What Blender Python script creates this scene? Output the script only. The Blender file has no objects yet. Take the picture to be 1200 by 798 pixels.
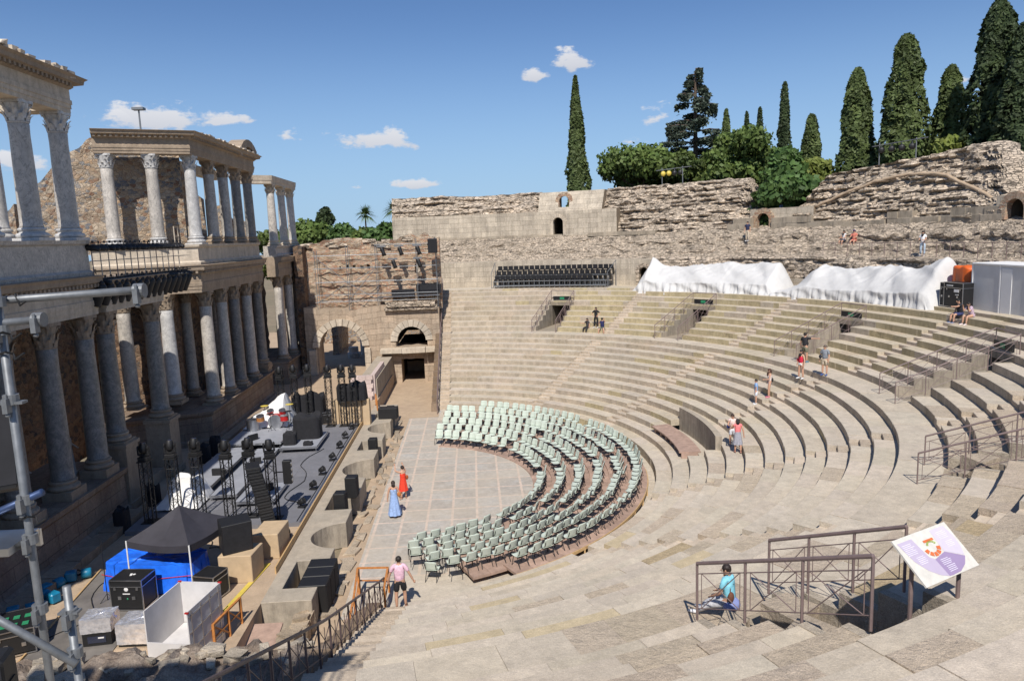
import bpy, bmesh, math, random
from math import sin, cos, pi, radians, degrees, atan2, hypot, sqrt
from mathutils import Vector, Matrix, noise, Euler
random.seed(7)
SC = bpy.context.scene
COL = SC.collection
V = Vector

# ------------------------------------------------------------------ helpers
def tag(o, label=None, cat=None, group=None, kind=None):
    if label: o['label'] = label
    if cat: o['category'] = cat
    if group: o['group'] = group
    if kind: o['kind'] = kind
    return o

def thing(name, label, cat, loc=(0, 0, 0), rz=0.0, group=None):
    o = bpy.data.objects.new(name, None); COL.objects.link(o)
    o.empty_display_size = .2
    o.location = loc; o.rotation_euler = (0, 0, rz)
    return tag(o, label, cat, group)

class MB:
    """collects shapes, then builds ONE mesh object"""
    def __init__(s): s.v = []; s.f = []; s.m = []; s.t = []; s.uv = []; s.mi = 0; s.tint = (1, 1, 1)
    def add(s, vs, fs, uvs=None):
        b = len(s.v); s.v += [tuple(p) for p in vs]
        for k, f in enumerate(fs):
            s.f.append([b + i for i in f]); s.m.append(s.mi); s.t.append(s.tint)
            s.uv.append(uvs[k] if uvs else None)
    def box(s, c, d, rz=0.0, M=None, j=0.0):
        x, y, z = d[0] / 2, d[1] / 2, d[2] / 2
        P = [V((a * x, b * y, e * z)) for e in (-1, 1) for b in (-1, 1) for a in (-1, 1)]
        if j: P = [p + V((random.uniform(-j, j), random.uniform(-j, j), random.uniform(-j, j))) for p in P]
        R = M if M is not None else Matrix.Rotation(rz, 3, 'Z')
        P = [R @ p + V(c) for p in P]
        s.add(P, [(0, 2, 3, 1), (4, 5, 7, 6), (0, 1, 5, 4), (2, 6, 7, 3), (0, 4, 6, 2), (1, 3, 7, 5)])
    def bar(s, a, b, w=.04, h=None, up=(0, 0, 1)):
        a = V(a); b = V(b); d = b - a; L = d.length
        if L < 1e-6: return
        d /= L; u = V(up)
        if abs(d.dot(u)) > .98: u = V((1, 0, 0))
        x = d.cross(u).normalized(); u = x.cross(d)
        M = Matrix((x, d, u)).transposed()
        s.box((a + b) / 2, (w, L, h or w), M=M)
    def tube(s, pts, r, n=8, cap=True, r2=None):
        pts = [V(p) for p in pts]; N = len(pts); rings = []
        b = len(s.v); vs = []; fs = []
        ref = None
        for i, p in enumerate(pts):
            d = (pts[min(i + 1, N - 1)] - pts[max(i - 1, 0)])
            d = d.normalized() if d.length > 1e-9 else V((0, 0, 1))
            if ref is None: ref = V((1, 0, 0)) if abs(d.z) > .9 else V((0, 0, 1))
            x = d.cross(ref)
            if x.length < 1e-4: x = d.cross(V((0, 1, 0)))
            x.normalize(); y = x.cross(d); ref = y
            rr = r[i] if isinstance(r, (list, tuple)) else (r if r2 is None else r + (r2 - r) * i / max(1, N - 1))
            for k in range(n):
                a = 2 * pi * k / n; vs.append(p + x * (rr * cos(a)) + y * (rr * sin(a)))
        for i in range(N - 1):
            for k in range(n):
                k2 = (k + 1) % n; fs.append((i * n + k, i * n + k2, (i + 1) * n + k2, (i + 1) * n + k))
        if cap: fs.append(tuple(range(n))); fs.append(tuple((N - 1) * n + k for k in reversed(range(n))))
        s.add(vs, fs)
    def lathe(s, c, prof, n=16, jit=0.0, M=None):
        vs = []; fs = []; c = V(c)
        for r, z in prof:
            for k in range(n):
                a = 2 * pi * k / n; p = V((r * cos(a), r * sin(a), z))
                if M is not None: p = M @ p
                vs.append(c + p)
        for i in range(len(prof) - 1):
            for k in range(n):
                k2 = (k + 1) % n; fs.append((i * n + k, i * n + k2, (i + 1) * n + k2, (i + 1) * n + k))
        fs.append(tuple(reversed(range(n)))); fs.append(tuple((len(prof) - 1) * n + k for k in range(n)))
        s.add(vs, fs)
    def ell(s, c, d, n=10, m=7, M=None):
        pr = []
        for i in range(m + 1):
            a = -pi / 2 + pi * i / m; pr.append((max(cos(a), .02), sin(a)))
        S = Matrix.Diagonal(V(d)); M2 = (M @ S) if M is not None else S
        s.lathe(c, pr, n, M=M2)
    def prism(s, poly, z0, z1):
        n = len(poly); vs = [(x, y, z0) for x, y in poly] + [(x, y, z1) for x, y in poly]
        s.add(vs, [tuple(reversed(range(n))), tuple(range(n, 2 * n))] + [(i, (i + 1) % n, n + (i + 1) % n, n + i) for i in range(n)])
    def extr(s, poly, P0, ux, uy, d):
        """2D poly in plane P0,ux,uy extruded along vector d"""
        P0 = V(P0); ux = V(ux); uy = V(uy); d = V(d); n = len(poly)
        a = [P0 + ux * x + uy * y for x, y in poly]; vs = a + [p + d for p in a]
        s.add(vs, [tuple(range(n)), tuple(reversed(range(n, 2 * n)))] + [(i, n + i, n + (i + 1) % n, (i + 1) % n) for i in range(n)])
    def grid(s, fn, nu, nv, uvf=None):
        vs = [fn(i / nu, j / nv) for j in range(nv + 1) for i in range(nu + 1)]
        fs = []; uvs = []
        for j in range(nv):
            for i in range(nu):
                a = j * (nu + 1) + i; fs.append((a, a + 1, a + nu + 2, a + nu + 1))
                if uvf: uvs.append([uvf(q[0] / nu, q[1] / nv) for q in ((i, j), (i + 1, j), (i + 1, j + 1), (i, j + 1))])
        s.add(vs, fs, uvs if uvf else None)
    def build(s, name, mats, parent=None, smooth=False, world=False, bevel=0, fixn=True, label=None, noise_=None):
        me = bpy.data.meshes.new(name)
        vs = s.v
        if world and parent is not None:
            Mi = (Matrix.Translation(parent.location) @ parent.rotation_euler.to_matrix().to_4x4()).inverted()
            vs = [Mi @ V(p) for p in vs]
        me.from_pydata([tuple(p) for p in vs], [], s.f)
        if not isinstance(mats, (list, tuple)): mats = [mats]
        for m in mats: me.materials.append(m)
        me.polygons.foreach_set('material_index', s.m)
        if any(t != (1, 1, 1) for t in s.t):
            at = me.attributes.new('tint', 'FLOAT_COLOR', 'FACE')
            fl = []
            for t in s.t: fl += [t[0], t[1], t[2], 1.0]
            at.data.foreach_set('color', fl)
        else:
            at = me.attributes.new('tint', 'FLOAT_COLOR', 'FACE'); at.data.foreach_set('color', [1.0] * 4 * len(s.f))
        if any(u is not None for u in s.uv):
            ul = me.uv_layers.new(name='UVMap'); fl = []
            for f, u in zip(s.f, s.uv):
                for k in range(len(f)): fl += list(u[k]) if u else [0, 0]
            ul.data.foreach_set('uv', fl)
        if smooth: me.polygons.foreach_set('use_smooth', [True] * len(s.f))
        me.validate(); me.update()
        if fixn:
            bm = bmesh.new(); bm.from_mesh(me); bmesh.ops.recalc_face_normals(bm, faces=bm.faces); bm.to_mesh(me); bm.free()
        o = bpy.data.objects.new(name, me); COL.objects.link(o)
        if parent is not None: o.parent = parent
        if bevel:
            b = o.modifiers.new('bevel', 'BEVEL'); b.width = bevel; b.segments = 1; b.limit_method = 'ANGLE'
        if label: o['label'] = label
        return o

def kids(o): return [c for c in ALLKIDS.get(o.name, [])]
def dup_tree(root, loc, rz=0.0, label=None, group=None, name=None):
    r = root.copy(); COL.objects.link(r); r.location = loc; r.rotation_euler = (0, 0, rz)
    if label: r['label'] = label
    if group: r['group'] = group
    for ch in list(root.children):
        c = ch.copy(); COL.objects.link(c); c.parent = r
        for g in list(ch.children):
            d = g.copy(); COL.objects.link(d); d.parent = c
    return r

# ------------------------------------------------------------------ materials
class NT:
    def __init__(s, mat):
        mat.use_nodes = True; s.nt = mat.node_tree; s.nt.nodes.clear()
        s.out = s.n('ShaderNodeOutputMaterial'); s.b = s.n('ShaderNodeBsdfPrincipled'); s.l(s.b.outputs[0], s.out.inputs[0])
    def n(s, t, **k):
        x = s.nt.nodes.new(t)
        for a, b in k.items(): setattr(x, a, b)
        return x
    def l(s, a, b): s.nt.links.new(a, b)
    def val(s, sock, v):
        if hasattr(v, 'links') or hasattr(v, 'is_output'): s.l(v, sock)
        else:
            if isinstance(v, (tuple, list)) and len(v) == 3 and sock.type == 'RGBA': v = (*v, 1)
            sock.default_value = v
    def math(s, op, a, b=0.0, c=None):
        x = s.n('ShaderNodeMath', operation=op); s.val(x.inputs[0], a); s.val(x.inputs[1], b)
        if c is not None: s.val(x.inputs[2], c)
        return x.outputs[0]
    def mix(s, f, a, b, t='MIX'):
        x = s.n('ShaderNodeMix', data_type='RGBA', blend_type=t); s.val(x.inputs[0], f); s.val(x.inputs[6], a); s.val(x.inputs[7], b); return x.outputs[2]
    def noise(s, vec, scale, detail=4, rough=.6, dist=0):
        x = s.n('ShaderNodeTexNoise'); s.l(vec, x.inputs['Vector']); x.inputs['Scale'].default_value = scale
        x.inputs['Detail'].default_value = detail; x.inputs['Roughness'].default_value = rough; x.inputs['Distortion'].default_value = dist
        return x.outputs[0]
    def ramp(s, f, lo, hi, a=0.0, b=1.0):
        x = s.n('ShaderNodeMapRange'); s.val(x.inputs[0], f); x.inputs[1].default_value = lo; x.inputs[2].default_value = hi
        x.inputs[3].default_value = a; x.inputs[4].default_value = b; return x.outputs[0]
    def scale(s, vec, sc):
        x = s.n('ShaderNodeMapping'); s.l(vec, x.inputs[0]); x.inputs['Scale'].default_value = sc; return x.outputs[0]
    def coord(s, which='Object'):
        return s.n('ShaderNodeTexCoord').outputs[which]
    def pos(s): return s.n('ShaderNodeNewGeometry').outputs['Position']
    def bump(s, h, strength=.4, dist=.03, prev=None):
        x = s.n('ShaderNodeBump'); x.inputs['Strength'].default_value = strength; x.inputs['Distance'].default_value = dist
        s.l(h, x.inputs['Height'])
        if prev is not None: s.l(prev, x.inputs['Normal'])
        return x.outputs[0]
    def tint(s, col):
        a = s.n('ShaderNodeAttribute'); a.attribute_name = 'tint'
        return s.mix(1.0, col, a.outputs['Color'], 'MULTIPLY')

MATS = {}
def plain(name, c, rough=.6, metal=0.0, var=.12, sc=6.0, bump=0.0, bsc=40.0, spec=.5):
    m = bpy.data.materials.new(name); N = NT(m); co = N.coord()
    f = N.noise(co, sc, 5, .65)
    f = N.ramp(f, .3, .7, 1 - var, 1 + var)
    x = N.mix(1.0, c, N.n('ShaderNodeCombineColor').outputs[0], 'MULTIPLY')
    cc = x.node.inputs[7].links[0].from_node
    for i in range(3): N.l(f, cc.inputs[i])
    x = N.tint(x)
    N.l(x, N.b.inputs['Base Color']); N.b.inputs['Roughness'].default_value = rough; N.b.inputs['Metallic'].default_value = metal
    N.b.inputs['Specular IOR Level'].default_value = spec
    if bump: N.l(N.bump(N.noise(co, bsc, 4), bump, .02), N.b.inputs['Normal'])
    MATS[name] = m; return m

def stone(name, c1, c2, c3, big=.35, fine=14, streak=.5, speck=.25, bump=.5, bsc=18, rough=.9, bdist=.03):
    """weathered stone: patches, specks, dark runs down vertical faces"""
    m = bpy.data.materials.new(name); N = NT(m); co = N.pos()
    a = N.ramp(N.noise(co, big, 6, .6, .5), .35, .65)
    b = N.ramp(N.noise(co, fine, 6, .7), .35, .7)
    col = N.mix(a, c1, c2)
    col = N.mix(N.math('MULTIPLY', b, .45), col, c3)
    sp = N.ramp(N.noise(co, fine * 7, 3, .8), .3, .7, 1 - speck, 1 + speck)
    blotch = N.ramp(N.noise(co, big * 5, 8, .75), .3, .72, .80, 1.12)
    spb = N.math('MULTIPLY', sp, blotch)
    cc = N.n('ShaderNodeCombineColor')
    for i in range(3): N.l(spb, cc.inputs[i])
    col = N.mix(1.0, col, cc.outputs[0], 'MULTIPLY')
    if streak:
        g = N.n('ShaderNodeNewGeometry'); sx = N.n('ShaderNodeSeparateXYZ'); N.l(g.outputs['Normal'], sx.inputs[0])
        vert = N.ramp(N.math('ABSOLUTE', sx.outputs[2]), .25, .6, 1, 0)
        st = N.ramp(N.noise(N.scale(co, (2.0, 2.0, .4)), 1.1, 7, .75), .44, .72)
        col = N.mix(N.math('MULTIPLY', N.math('MULTIPLY', vert, st), streak), col, (.05, .042, .035))
    col = N.tint(col)
    N.l(col, N.b.inputs['Base Color']); N.b.inputs['Roughness'].default_value = rough; N.b.inputs['Specular IOR Level'].default_value = .25
    h = N.math('ADD', N.noise(co, bsc, 6, .7), N.math('MULTIPLY', N.noise(co, bsc * .2, 4), 1.5))
    N.l(N.bump(h, bump, bdist), N.b.inputs['Normal'])
    if name.startswith('ruined_'):
        lo_ = .42 if name == 'ruined_concrete' else .6; vs_ = 1.9 if name == 'ruined_concrete' else 3.4
        wv = N.n('ShaderNodeTexNoise'); N.l(co, wv.inputs['Vector']); wv.inputs['Scale'].default_value = 2.2
        ad = N.n('ShaderNodeVectorMath', operation='MULTIPLY_ADD'); N.l(wv.outputs['Color'], ad.inputs[0]); ad.inputs[1].default_value = (.35, .35, .2); N.l(N.scale(co, (1, 1, 3.4)), ad.inputs[2])
        e = N.n('ShaderNodeTexVoronoi', feature='DISTANCE_TO_EDGE'); N.l(ad.outputs[0], e.inputs['Vector']); e.inputs['Scale'].default_value = vs_
        v = N.n('ShaderNodeTexVoronoi'); N.l(ad.outputs[0], v.inputs['Vector']); v.inputs['Scale'].default_value = vs_
        cr = N.ramp(e.outputs['Distance'], .0, .07, lo_, 1.0); hole = N.ramp(N.noise(N.scale(co, (.7, .7, 3.6)), 1.5, 6, .72), .57, .65, 1.0, .38)
        sc_ = N.n('ShaderNodeSeparateColor'); N.l(v.outputs['Color'], sc_.inputs[0]); per = N.ramp(sc_.outputs[0], 0, 1, .72, 1.28)
        k = N.math('MULTIPLY', N.math('MULTIPLY', cr, hole), per); c3_ = N.n('ShaderNodeCombineColor')
        for i in range(3): N.l(k, c3_.inputs[i])
        col = N.mix(1.0, col, c3_.outputs[0], 'MULTIPLY'); N.l(col, N.b.inputs['Base Color'])
        h2 = N.math('ADD', h, N.math('MULTIPLY', k, 1.6)); N.l(N.bump(h2, 1.0, .16), N.b.inputs['Normal'])
    MATS[name] = m; return m

def masonry(name, cols, mortar, sc=2.6, zs=1.4, bump=.9, mort=.06, dark=0.0):
    """rubble masonry of irregular field stones in lime mortar"""
    m = bpy.data.materials.new(name); N = NT(m); co = N.scale(N.pos(), (1, 1, zs))
    wob = N.n('ShaderNodeTexNoise'); N.l(co, wob.inputs['Vector']); wob.inputs['Scale'].default_value = 3.0
    co2 = N.n('ShaderNodeVectorMath', operation='MULTIPLY_ADD'); N.l(wob.outputs['Color'], co2.inputs[0]); co2.inputs[1].default_value = (.18, .18, .18); N.l(co, co2.inputs[2])
    v = N.n('ShaderNodeTexVoronoi'); N.l(co2.outputs[0], v.inputs['Vector']); v.inputs['Scale'].default_value = sc
    e = N.n('ShaderNodeTexVoronoi', feature='DISTANCE_TO_EDGE'); N.l(co2.outputs[0], e.inputs['Vector']); e.inputs['Scale'].default_value = sc
    sep = N.n('ShaderNodeSeparateColor'); N.l(v.outputs['Color'], sep.inputs[0])
    r = N.n('ShaderNodeValToRGB'); r.color_ramp.interpolation = 'CONSTANT'; N.l(sep.outputs[0], r.inputs[0])
    el = r.color_ramp.elements
    while len(el) < len(cols): el.new(.5)
    for i, c in enumerate(cols): el[i].position = i / len(cols); el[i].color = (*c, 1)
    f = N.ramp(e.outputs['Distance'], mort * .4, mort * 1.3)
    nz = N.ramp(N.noise(co, 9, 5, .7), .3, .7, .75, 1.2)
    cc = N.n('ShaderNodeCombineColor')
    for i in range(3): N.l(nz, cc.inputs[i])
    col = N.mix(f, mortar, r.outputs[0]); col = N.mix(1.0, col, cc.outputs[0], 'MULTIPLY')
    patch = N.ramp(N.noise(co, .5, 5, .6), .5, .66, 0, .7)
    col = N.mix(patch, col, mortar)
    col = N.tint(col)
    N.l(col, N.b.inputs['Base Color']); N.b.inputs['Roughness'].default_value = .95; N.b.inputs['Specular IOR Level'].default_value = .2
    h = N.math('ADD', N.math('MULTIPLY', f, .8), N.noise(co, 12, 5))
    N.l(N.bump(h, bump, .06), N.b.inputs['Normal'])
    MATS[name] = m; return m

def ashlar(name, c1, c2, mortar, bw=.9, bh=.42, streak=.45, ms=.012):
    """squared blocks laid in courses, UVs in metres"""
    m = bpy.data.materials.new(name); N = NT(m); uv = N.coord('UV'); co = N.pos()
    br = N.n('ShaderNodeTexBrick'); N.l(uv, br.inputs['Vector']); br.offset = .43; br.squash = 1.25; br.squash_frequency = 3
    for k, v_ in (('Scale', 1.0), ('Mortar Size', ms), ('Mortar Smooth', .3), ('Bias', 0.0), ('Brick Width', bw), ('Row Height', bh)): br.inputs[k].default_value = v_
    br.inputs['Color1'].default_value = (.84, .84, .84, 1); br.inputs['Color2'].default_value = (1.08, 1.08, 1.08, 1); br.inputs['Mortar'].default_value = (.5, .46, .42, 1)
    a = N.ramp(N.noise(co, .7, 6, .65), .35, .66)
    col = N.mix(a, c1, c2); col = N.mix(1.0, col, br.outputs[0], 'MULTIPLY')
    fine = N.ramp(N.noise(co, 9, 6, .75), .3, .72, .72, 1.18)
    cc = N.n('ShaderNodeCombineColor')
    for i in range(3): N.l(fine, cc.inputs[i])
    col = N.mix(1.0, col, cc.outputs[0], 'MULTIPLY')
    st = N.ramp(N.noise(N.scale(co, (2.2, 2.2, .22)), 1.0, 6, .75), .45, .72)
    col = N.mix(N.math('MULTIPLY', st, streak), col, (.07, .06, .05)); col = N.tint(col)
    N.l(col, N.b.inputs['Base Color']); N.b.inputs['Roughness'].default_value = .92; N.b.inputs['Specular IOR Level'].default_value = .2
    h = N.math('SUBTRACT', N.noise(co, 10, 6, .7), N.math('MULTIPLY', br.outputs['Fac'], 1.2))
    N.l(N.bump(h, .6, .04), N.b.inputs['Normal'])
    MATS[name] = m; return m

def marble(name, c1, c2, vein, sc=1.2, rough=.45):
    m = bpy.data.materials.new(name); N = NT(m); co = N.pos()
    d = N.noise(co, sc, 6, .6, 2.2)
    f = N.ramp(d, .40, .62)
    col = N.mix(f, c1, c2)
    ve = N.ramp(N.math('ABSOLUTE', N.math('SUBTRACT', N.noise(N.scale(co, (1, 1, .6)), sc * 1.6, 7, .6, 3.0), .5)), .0, .035, .75, 0)
    col = N.mix(ve, col, vein)
    g = N.ramp(N.noise(co, 5, 6, .7), .35, .7, .8, 1.1); cc = N.n('ShaderNodeCombineColor')
    for i in range(3): N.l(g, cc.inputs[i])
    col = N.mix(1.0, col, cc.outputs[0], 'MULTIPLY'); col = N.tint(col)
    N.l(col, N.b.inputs['Base Color']); N.b.inputs['Roughness'].default_value = rough
    N.l(N.bump(N.noise(co, 20, 5), .2, .01), N.b.inputs['Normal'])
    MATS[name] = m; return m

def foliage(name, c1, c2, rough=.6):
    m = bpy.data.materials.new(name); N = NT(m)
    oi = N.pos(); f = N.ramp(N.noise(oi, .9, 4), .35, .65)
    col = N.mix(f, c1, c2); col = N.tint(col)
    N.l(col, N.b.inputs['Base Color']); N.b.inputs['Roughness'].default_value = rough; N.b.inputs['Specular IOR Level'].default_value = .3
    tr = N.n('ShaderNodeBsdfTranslucent'); N.l(col, tr.inputs[0])
    mx = N.n('ShaderNodeMixShader'); mx.inputs[0].default_value = .25
    N.l(N.b.outputs[0], mx.inputs[1]); N.l(tr.outputs[0], mx.inputs[2]); N.l(mx.outputs[0], N.out.inputs[0])
    MATS[name] = m; return m

M_seat = stone('seat_stone', (.59, .51, .405), (.52, .455, .365), (.40, .35, .285), big=.5, fine=6, streak=.34, speck=.2, bump=.5, bsc=16)
M_rough = stone('rough_granite', (.56, .48, .375), (.50, .43, .335), (.34, .29, .23), big=.8, fine=9, streak=.4, speck=.42, bump=.9, bsc=14, bdist=.05)
M_ruin = stone('ruined_concrete', (.66, .54, .41), (.50, .42, .33), (.68, .55, .42), big=.6, fine=3.2, streak=.1, speck=.3, bump=1.0, bsc=4, bdist=.18)
M_ruin2 = stone('ruined_tiers', (.62, .51, .39), (.48, .40, .31), (.66, .54, .41), big=.8, fine=3.2, streak=.05, speck=.3, bump=1.0, bsc=5, bdist=.15)
M_ashlar = ashlar('ashlar_blocks', (.58, .50, .39), (.47, .405, .32), None, bw=1.0, bh=.5, ms=.008)
M_ashlar2 = ashlar('brown_ashlar', (.52, .40, .29), (.41, .33, .25), None, bw=1.1, bh=.5, streak=.4)
M_pod = ashlar('podium_blocks', (.31, .25, .19), (.24, .17, .13), None, bw=1.3, bh=.55, streak=.35)
M_rub = masonry('rubble_masonry', [(.42, .34, .25), (.25, .15, .10), (.46, .38, .29), (.17, .17, .18), (.36, .27, .19), (.24, .23, .22), (.40, .28, .18)], (.44, .35, .26), sc=4.2)
M_rub2 = masonry('brown_rubble', [(.20, .13, .09), (.13, .085, .06), (.26, .17, .11), (.10, .085, .075), (.22, .155, .105)], (.24, .16, .105), sc=3.2)
M_brick = masonry('red_brick_ruin', [(.44, .25, .16), (.50, .35, .23), (.38, .23, .16), (.54, .43, .31), (.42, .33, .25)], (.54, .43, .32), sc=3.4, zs=2.6)
M_lime = stone('pale_limestone', (.66, .57, .45), (.56, .47, .36), (.34, .28, .22), big=.6, fine=7, streak=.35, speck=.12, bump=.4, bsc=12)
M_corn = stone('cornice_stone', (.42, .33, .24), (.33, .26, .19), (.22, .17, .13), big=.6, fine=8, streak=.3, speck=.2, bump=.6, bsc=10)
M_marb = marble('grey_marble', (.57, .52, .455), (.45, .41, .36), (.23, .215, .195))
M_marbd = marble('blue_grey_marble', (.20, .185, .165), (.29, .265, .235), (.11, .105, .10), sc=1.6)
M_marbw = marble('white_marble', (.62, .60, .57), (.50, .49, .47), (.36, .35, .34))
M_sand = stone('packed_sand', (.50, .38, .26), (.44, .33, .23), (.38, .28, .19), big=.3, fine=5, streak=0, speck=.12, bump=.4, bsc=10)
M_conc = stone('concrete', (.46, .39, .30), (.40, .35, .28), (.30, .26, .21), big=.5, fine=6, streak=.55, speck=.1, bump=.25, bsc=14)
M_black = plain('matt_black', (.012, .012, .013), .55)
M_dark = plain('dark_void', (.004, .004, .004), .95)
M_blackc = plain('black_cloth', (.014, .014, .017), .9, var=.3)
M_tentb = plain('black_canopy_cloth', (.035, .033, .042), .75, var=.2, sc=2)
M_alu = plain('aluminium', (.55, .56, .58), .35, 1.0)
M_galv = plain('galvanised_steel', (.19, .20, .21), .5, .4, var=.22, sc=14)
M_rail = plain('mauve_brown_rail', (.20, .145, .135), .5, .0, var=.15)
M_raild = plain('dark_brown_rail', (.10, .07, .068), .5, .0, var=.15)
M_orange = plain('orange_varnished_timber', (.50, .20, .055), .5, var=.25, sc=9)
M_wood = plain('red_brown_decking', (.38, .26, .20), .75, var=.25, sc=3, bump=.2)
M_pale = plain('raw_timber', (.52, .34, .16), .7, var=.2, sc=8)
M_ply = plain('tan_cloth_board', (.50, .37, .23), .85, var=.12, sc=3)
M_stage = plain('grey_stage_deck', (.175, .175, .19), .7, var=.12, sc=2)
M_stage2 = plain('light_grey_riser_deck', (.30, .31, .34), .55, var=.12, sc=2)
M_deck = plain('grey_plywood_deck', (.16, .145, .13), .75, var=.3, sc=1.2)
M_chair = plain('pale_green_plastic', (.53, .59, .51), .38, var=.05)
M_blue = plain('blue_tarpaulin', (.02, .16, .85), .3, var=.25, sc=3)
M_teal = plain('teal_paint', (.01, .19, .33), .4, var=.2)
M_foil = plain('silver_foil', (.86, .86, .90), .25, .7, var=.25, sc=6, bump=.8, bsc=9)
M_white = plain('white_cloth', (.74, .73, .71), .8, var=.04, sc=2)
M_wpanel = plain('white_panel', (.60, .58, .57), .6, var=.1, sc=2)
M_cshade = plain('container_side_in_shade', (.55, .55, .55), .45, var=.08, sc=1.5)  # the container is white; this grey stands in for shade on its side
M_red = plain('red_paint', (.45, .02, .02), .35)
M_yellow = plain('yellow_cover', (.62, .48, .08), .5)
M_pink = plain('pinkish_blockwork', (.55, .44, .40), .85, var=.12)
M_green = plain('green_sign', (.03, .24, .11), .5)
M_bark = plain('bark', (.10, .07, .05), .9, var=.3, bump=.6)
M_glass = plain('dark_lens', (.02, .025, .05), .12, spec=.9)
# ------------------------------------------------------------------ world, sun, camera
SUN_EL = radians(48.5); SAZ = radians(264)          # direction TO the sun, ccw from +x
CLOUDS = [(-0.1204, 0.9839, 0.132, 0.0532, 0.0174), (-0.3731, 0.9147, 0.1553, 0.0578, 0.0174), (-0.3015, 0.9406, 0.1563, 0.0301, 0.0093), (0.1361, 0.9659, 0.2202, 0.0231, 0.015), (0.0923, 0.9744, 0.2052, 0.0139, 0.0104), (-0.2228, 0.9654, 0.1358, 0.015, 0.0093), (-0.0721, 0.9946, 0.0741, 0.0312, 0.0081), (-0.147, 0.9865, 0.0716, 0.015, 0.0058), (0.2469, 0.9585, 0.1425, 0.0301, 0.0255), (-0.4675, 0.8705, 0.1538, 0.0463, 0.0116), (0.2154, 0.9694, 0.1179, 0.0231, 0.0069), (0.1769, 0.982, 0.0661, 0.0231, 0.0069), (-0.5039, 0.8577, 0.1019, 0.0289, 0.0139), (0.5587, 0.8146, 0.1557, 0.0347, 0.0058)]
W = bpy.data.worlds.new('World'); SC.world = W; W.use_nodes = True
nt = W.node_tree; nt.nodes.clear()
def wn(t, **k):
    x = nt.nodes.new(t)
    for a, b in k.items(): setattr(x, a, b)
    return x
def wm(op, a, b=0.0, c=None):
    x = wn('ShaderNodeMath', operation=op)
    for i, q in enumerate((a, b, c)):
        if q is None: continue
        if isinstance(q, (int, float)): x.inputs[i].default_value = q
        else: nt.links.new(q, x.inputs[i])
    return x.outputs[0]
sky = wn('ShaderNodeTexSky', sky_type='NISHITA'); sky.sun_disc = False; sky.sun_elevation = SUN_EL
sky.sun_rotation = pi / 2 - SAZ; sky.altitude = 250; sky.air_density = 1.0; sky.dust_density = .3; sky.ozone_density = 2.2
bg = wn('ShaderNodeBackground'); bg.inputs[1].default_value = .080; wo = wn('ShaderNodeOutputWorld')
tc = wn('ShaderNodeTexCoord'); gen = tc.outputs['Generated']
nz = wn('ShaderNodeTexNoise'); nt.links.new(gen, nz.inputs['Vector']); nz.inputs['Scale'].default_value = 34; nz.inputs['Detail'].default_value = 8; nz.inputs['Roughness'].default_value = .62
nzs = wn('ShaderNodeMapping'); nt.links.new(gen, nzs.inputs[0]); nzs.inputs['Scale'].default_value = (1, 1, 2.2); nt.links.new(nzs.outputs[0], nz.inputs['Vector'])
tot = None; shade = None
for i, (x, y, z, a, b) in enumerate(CLOUDS):
    d = V((x, y, z)).normalized(); rt = d.cross(V((0, 0, 1))).normalized(); up = rt.cross(d)
    def dot(v):
        q = wn('ShaderNodeVectorMath', operation='DOT_PRODUCT'); nt.links.new(gen, q.inputs[0]); q.inputs[1].default_value = v; return q.outputs['Value']
    a *= 1.4; b *= 1.6; du = wm('DIVIDE', dot(rt), a); dv = wm('DIVIDE', wm('ADD', dot(up), b * .15), b)
    dv2 = wm('MULTIPLY', dv, wm('ADD', 1.0, wm('MULTIPLY', wm('LESS_THAN', dv, 0.0), .9)))   # flat bases
    rr = wm('SQRT', wm('ADD', wm('MULTIPLY', du, du), wm('MULTIPLY', dv2, dv2)))
    m = wm('MULTIPLY', wm('SUBTRACT', 1.25, rr), wm('GREATER_THAN', dot(d), .9))
    wisp = .55 if i in (5, 7, 8, 9, 10, 11, 13) else 1.0
    m = wm('MULTIPLY', wm('MAXIMUM', m, 0.0), wisp)
    tot = m if tot is None else wm('MAXIMUM', tot, m)
    sh = wm('MULTIPLY', wm('GREATER_THAN', m, 0.0), wm('ADD', .5, wm('MULTIPLY', dv, .5)))
    shade = sh if shade is None else wm('MAXIMUM', shade, sh)
mr = wn('ShaderNodeMapRange'); nt.links.new(wm('ADD', wm('MULTIPLY', tot, .75), wm('SUBTRACT', wm('MULTIPLY', nz.outputs[0], 1.7), 1.22)), mr.inputs[0]); mr.inputs[1].default_value = 0.0; mr.inputs[2].default_value = .30; mr.interpolation_type = 'SMOOTHSTEP'
mr.inputs[4].default_value = .93
cm = wn('ShaderNodeMix', data_type='RGBA'); nt.links.new(wm('MINIMUM', wm('MAXIMUM', shade, 0.0), 1.0), cm.inputs[0]); cm.inputs[6].default_value = (6.6, 6.9, 7.8, 1); cm.inputs[7].default_value = (10.6, 10.6, 10.9, 1)
mx = wn('ShaderNodeMix', data_type='RGBA'); nt.links.new(mr.outputs[0], mx.inputs[0])
hs = wn('ShaderNodeMix', data_type='RGBA', blend_type='MULTIPLY'); hs.inputs[0].default_value = 1.0; nt.links.new(sky.outputs[0], hs.inputs[6]); hs.inputs[7].default_value = (.84, 1.03, 1.30, 1)
sepz = wn('ShaderNodeSeparateXYZ'); nt.links.new(gen, sepz.inputs[0]); hz = wn('ShaderNodeMapRange'); hz.interpolation_type = 'SMOOTHSTEP'; nt.links.new(sepz.outputs[2], hz.inputs[0]); hz.inputs[1].default_value = -.02; hz.inputs[2].default_value = .30; hz.inputs[3].default_value = .85; hz.inputs[4].default_value = 0.0
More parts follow.
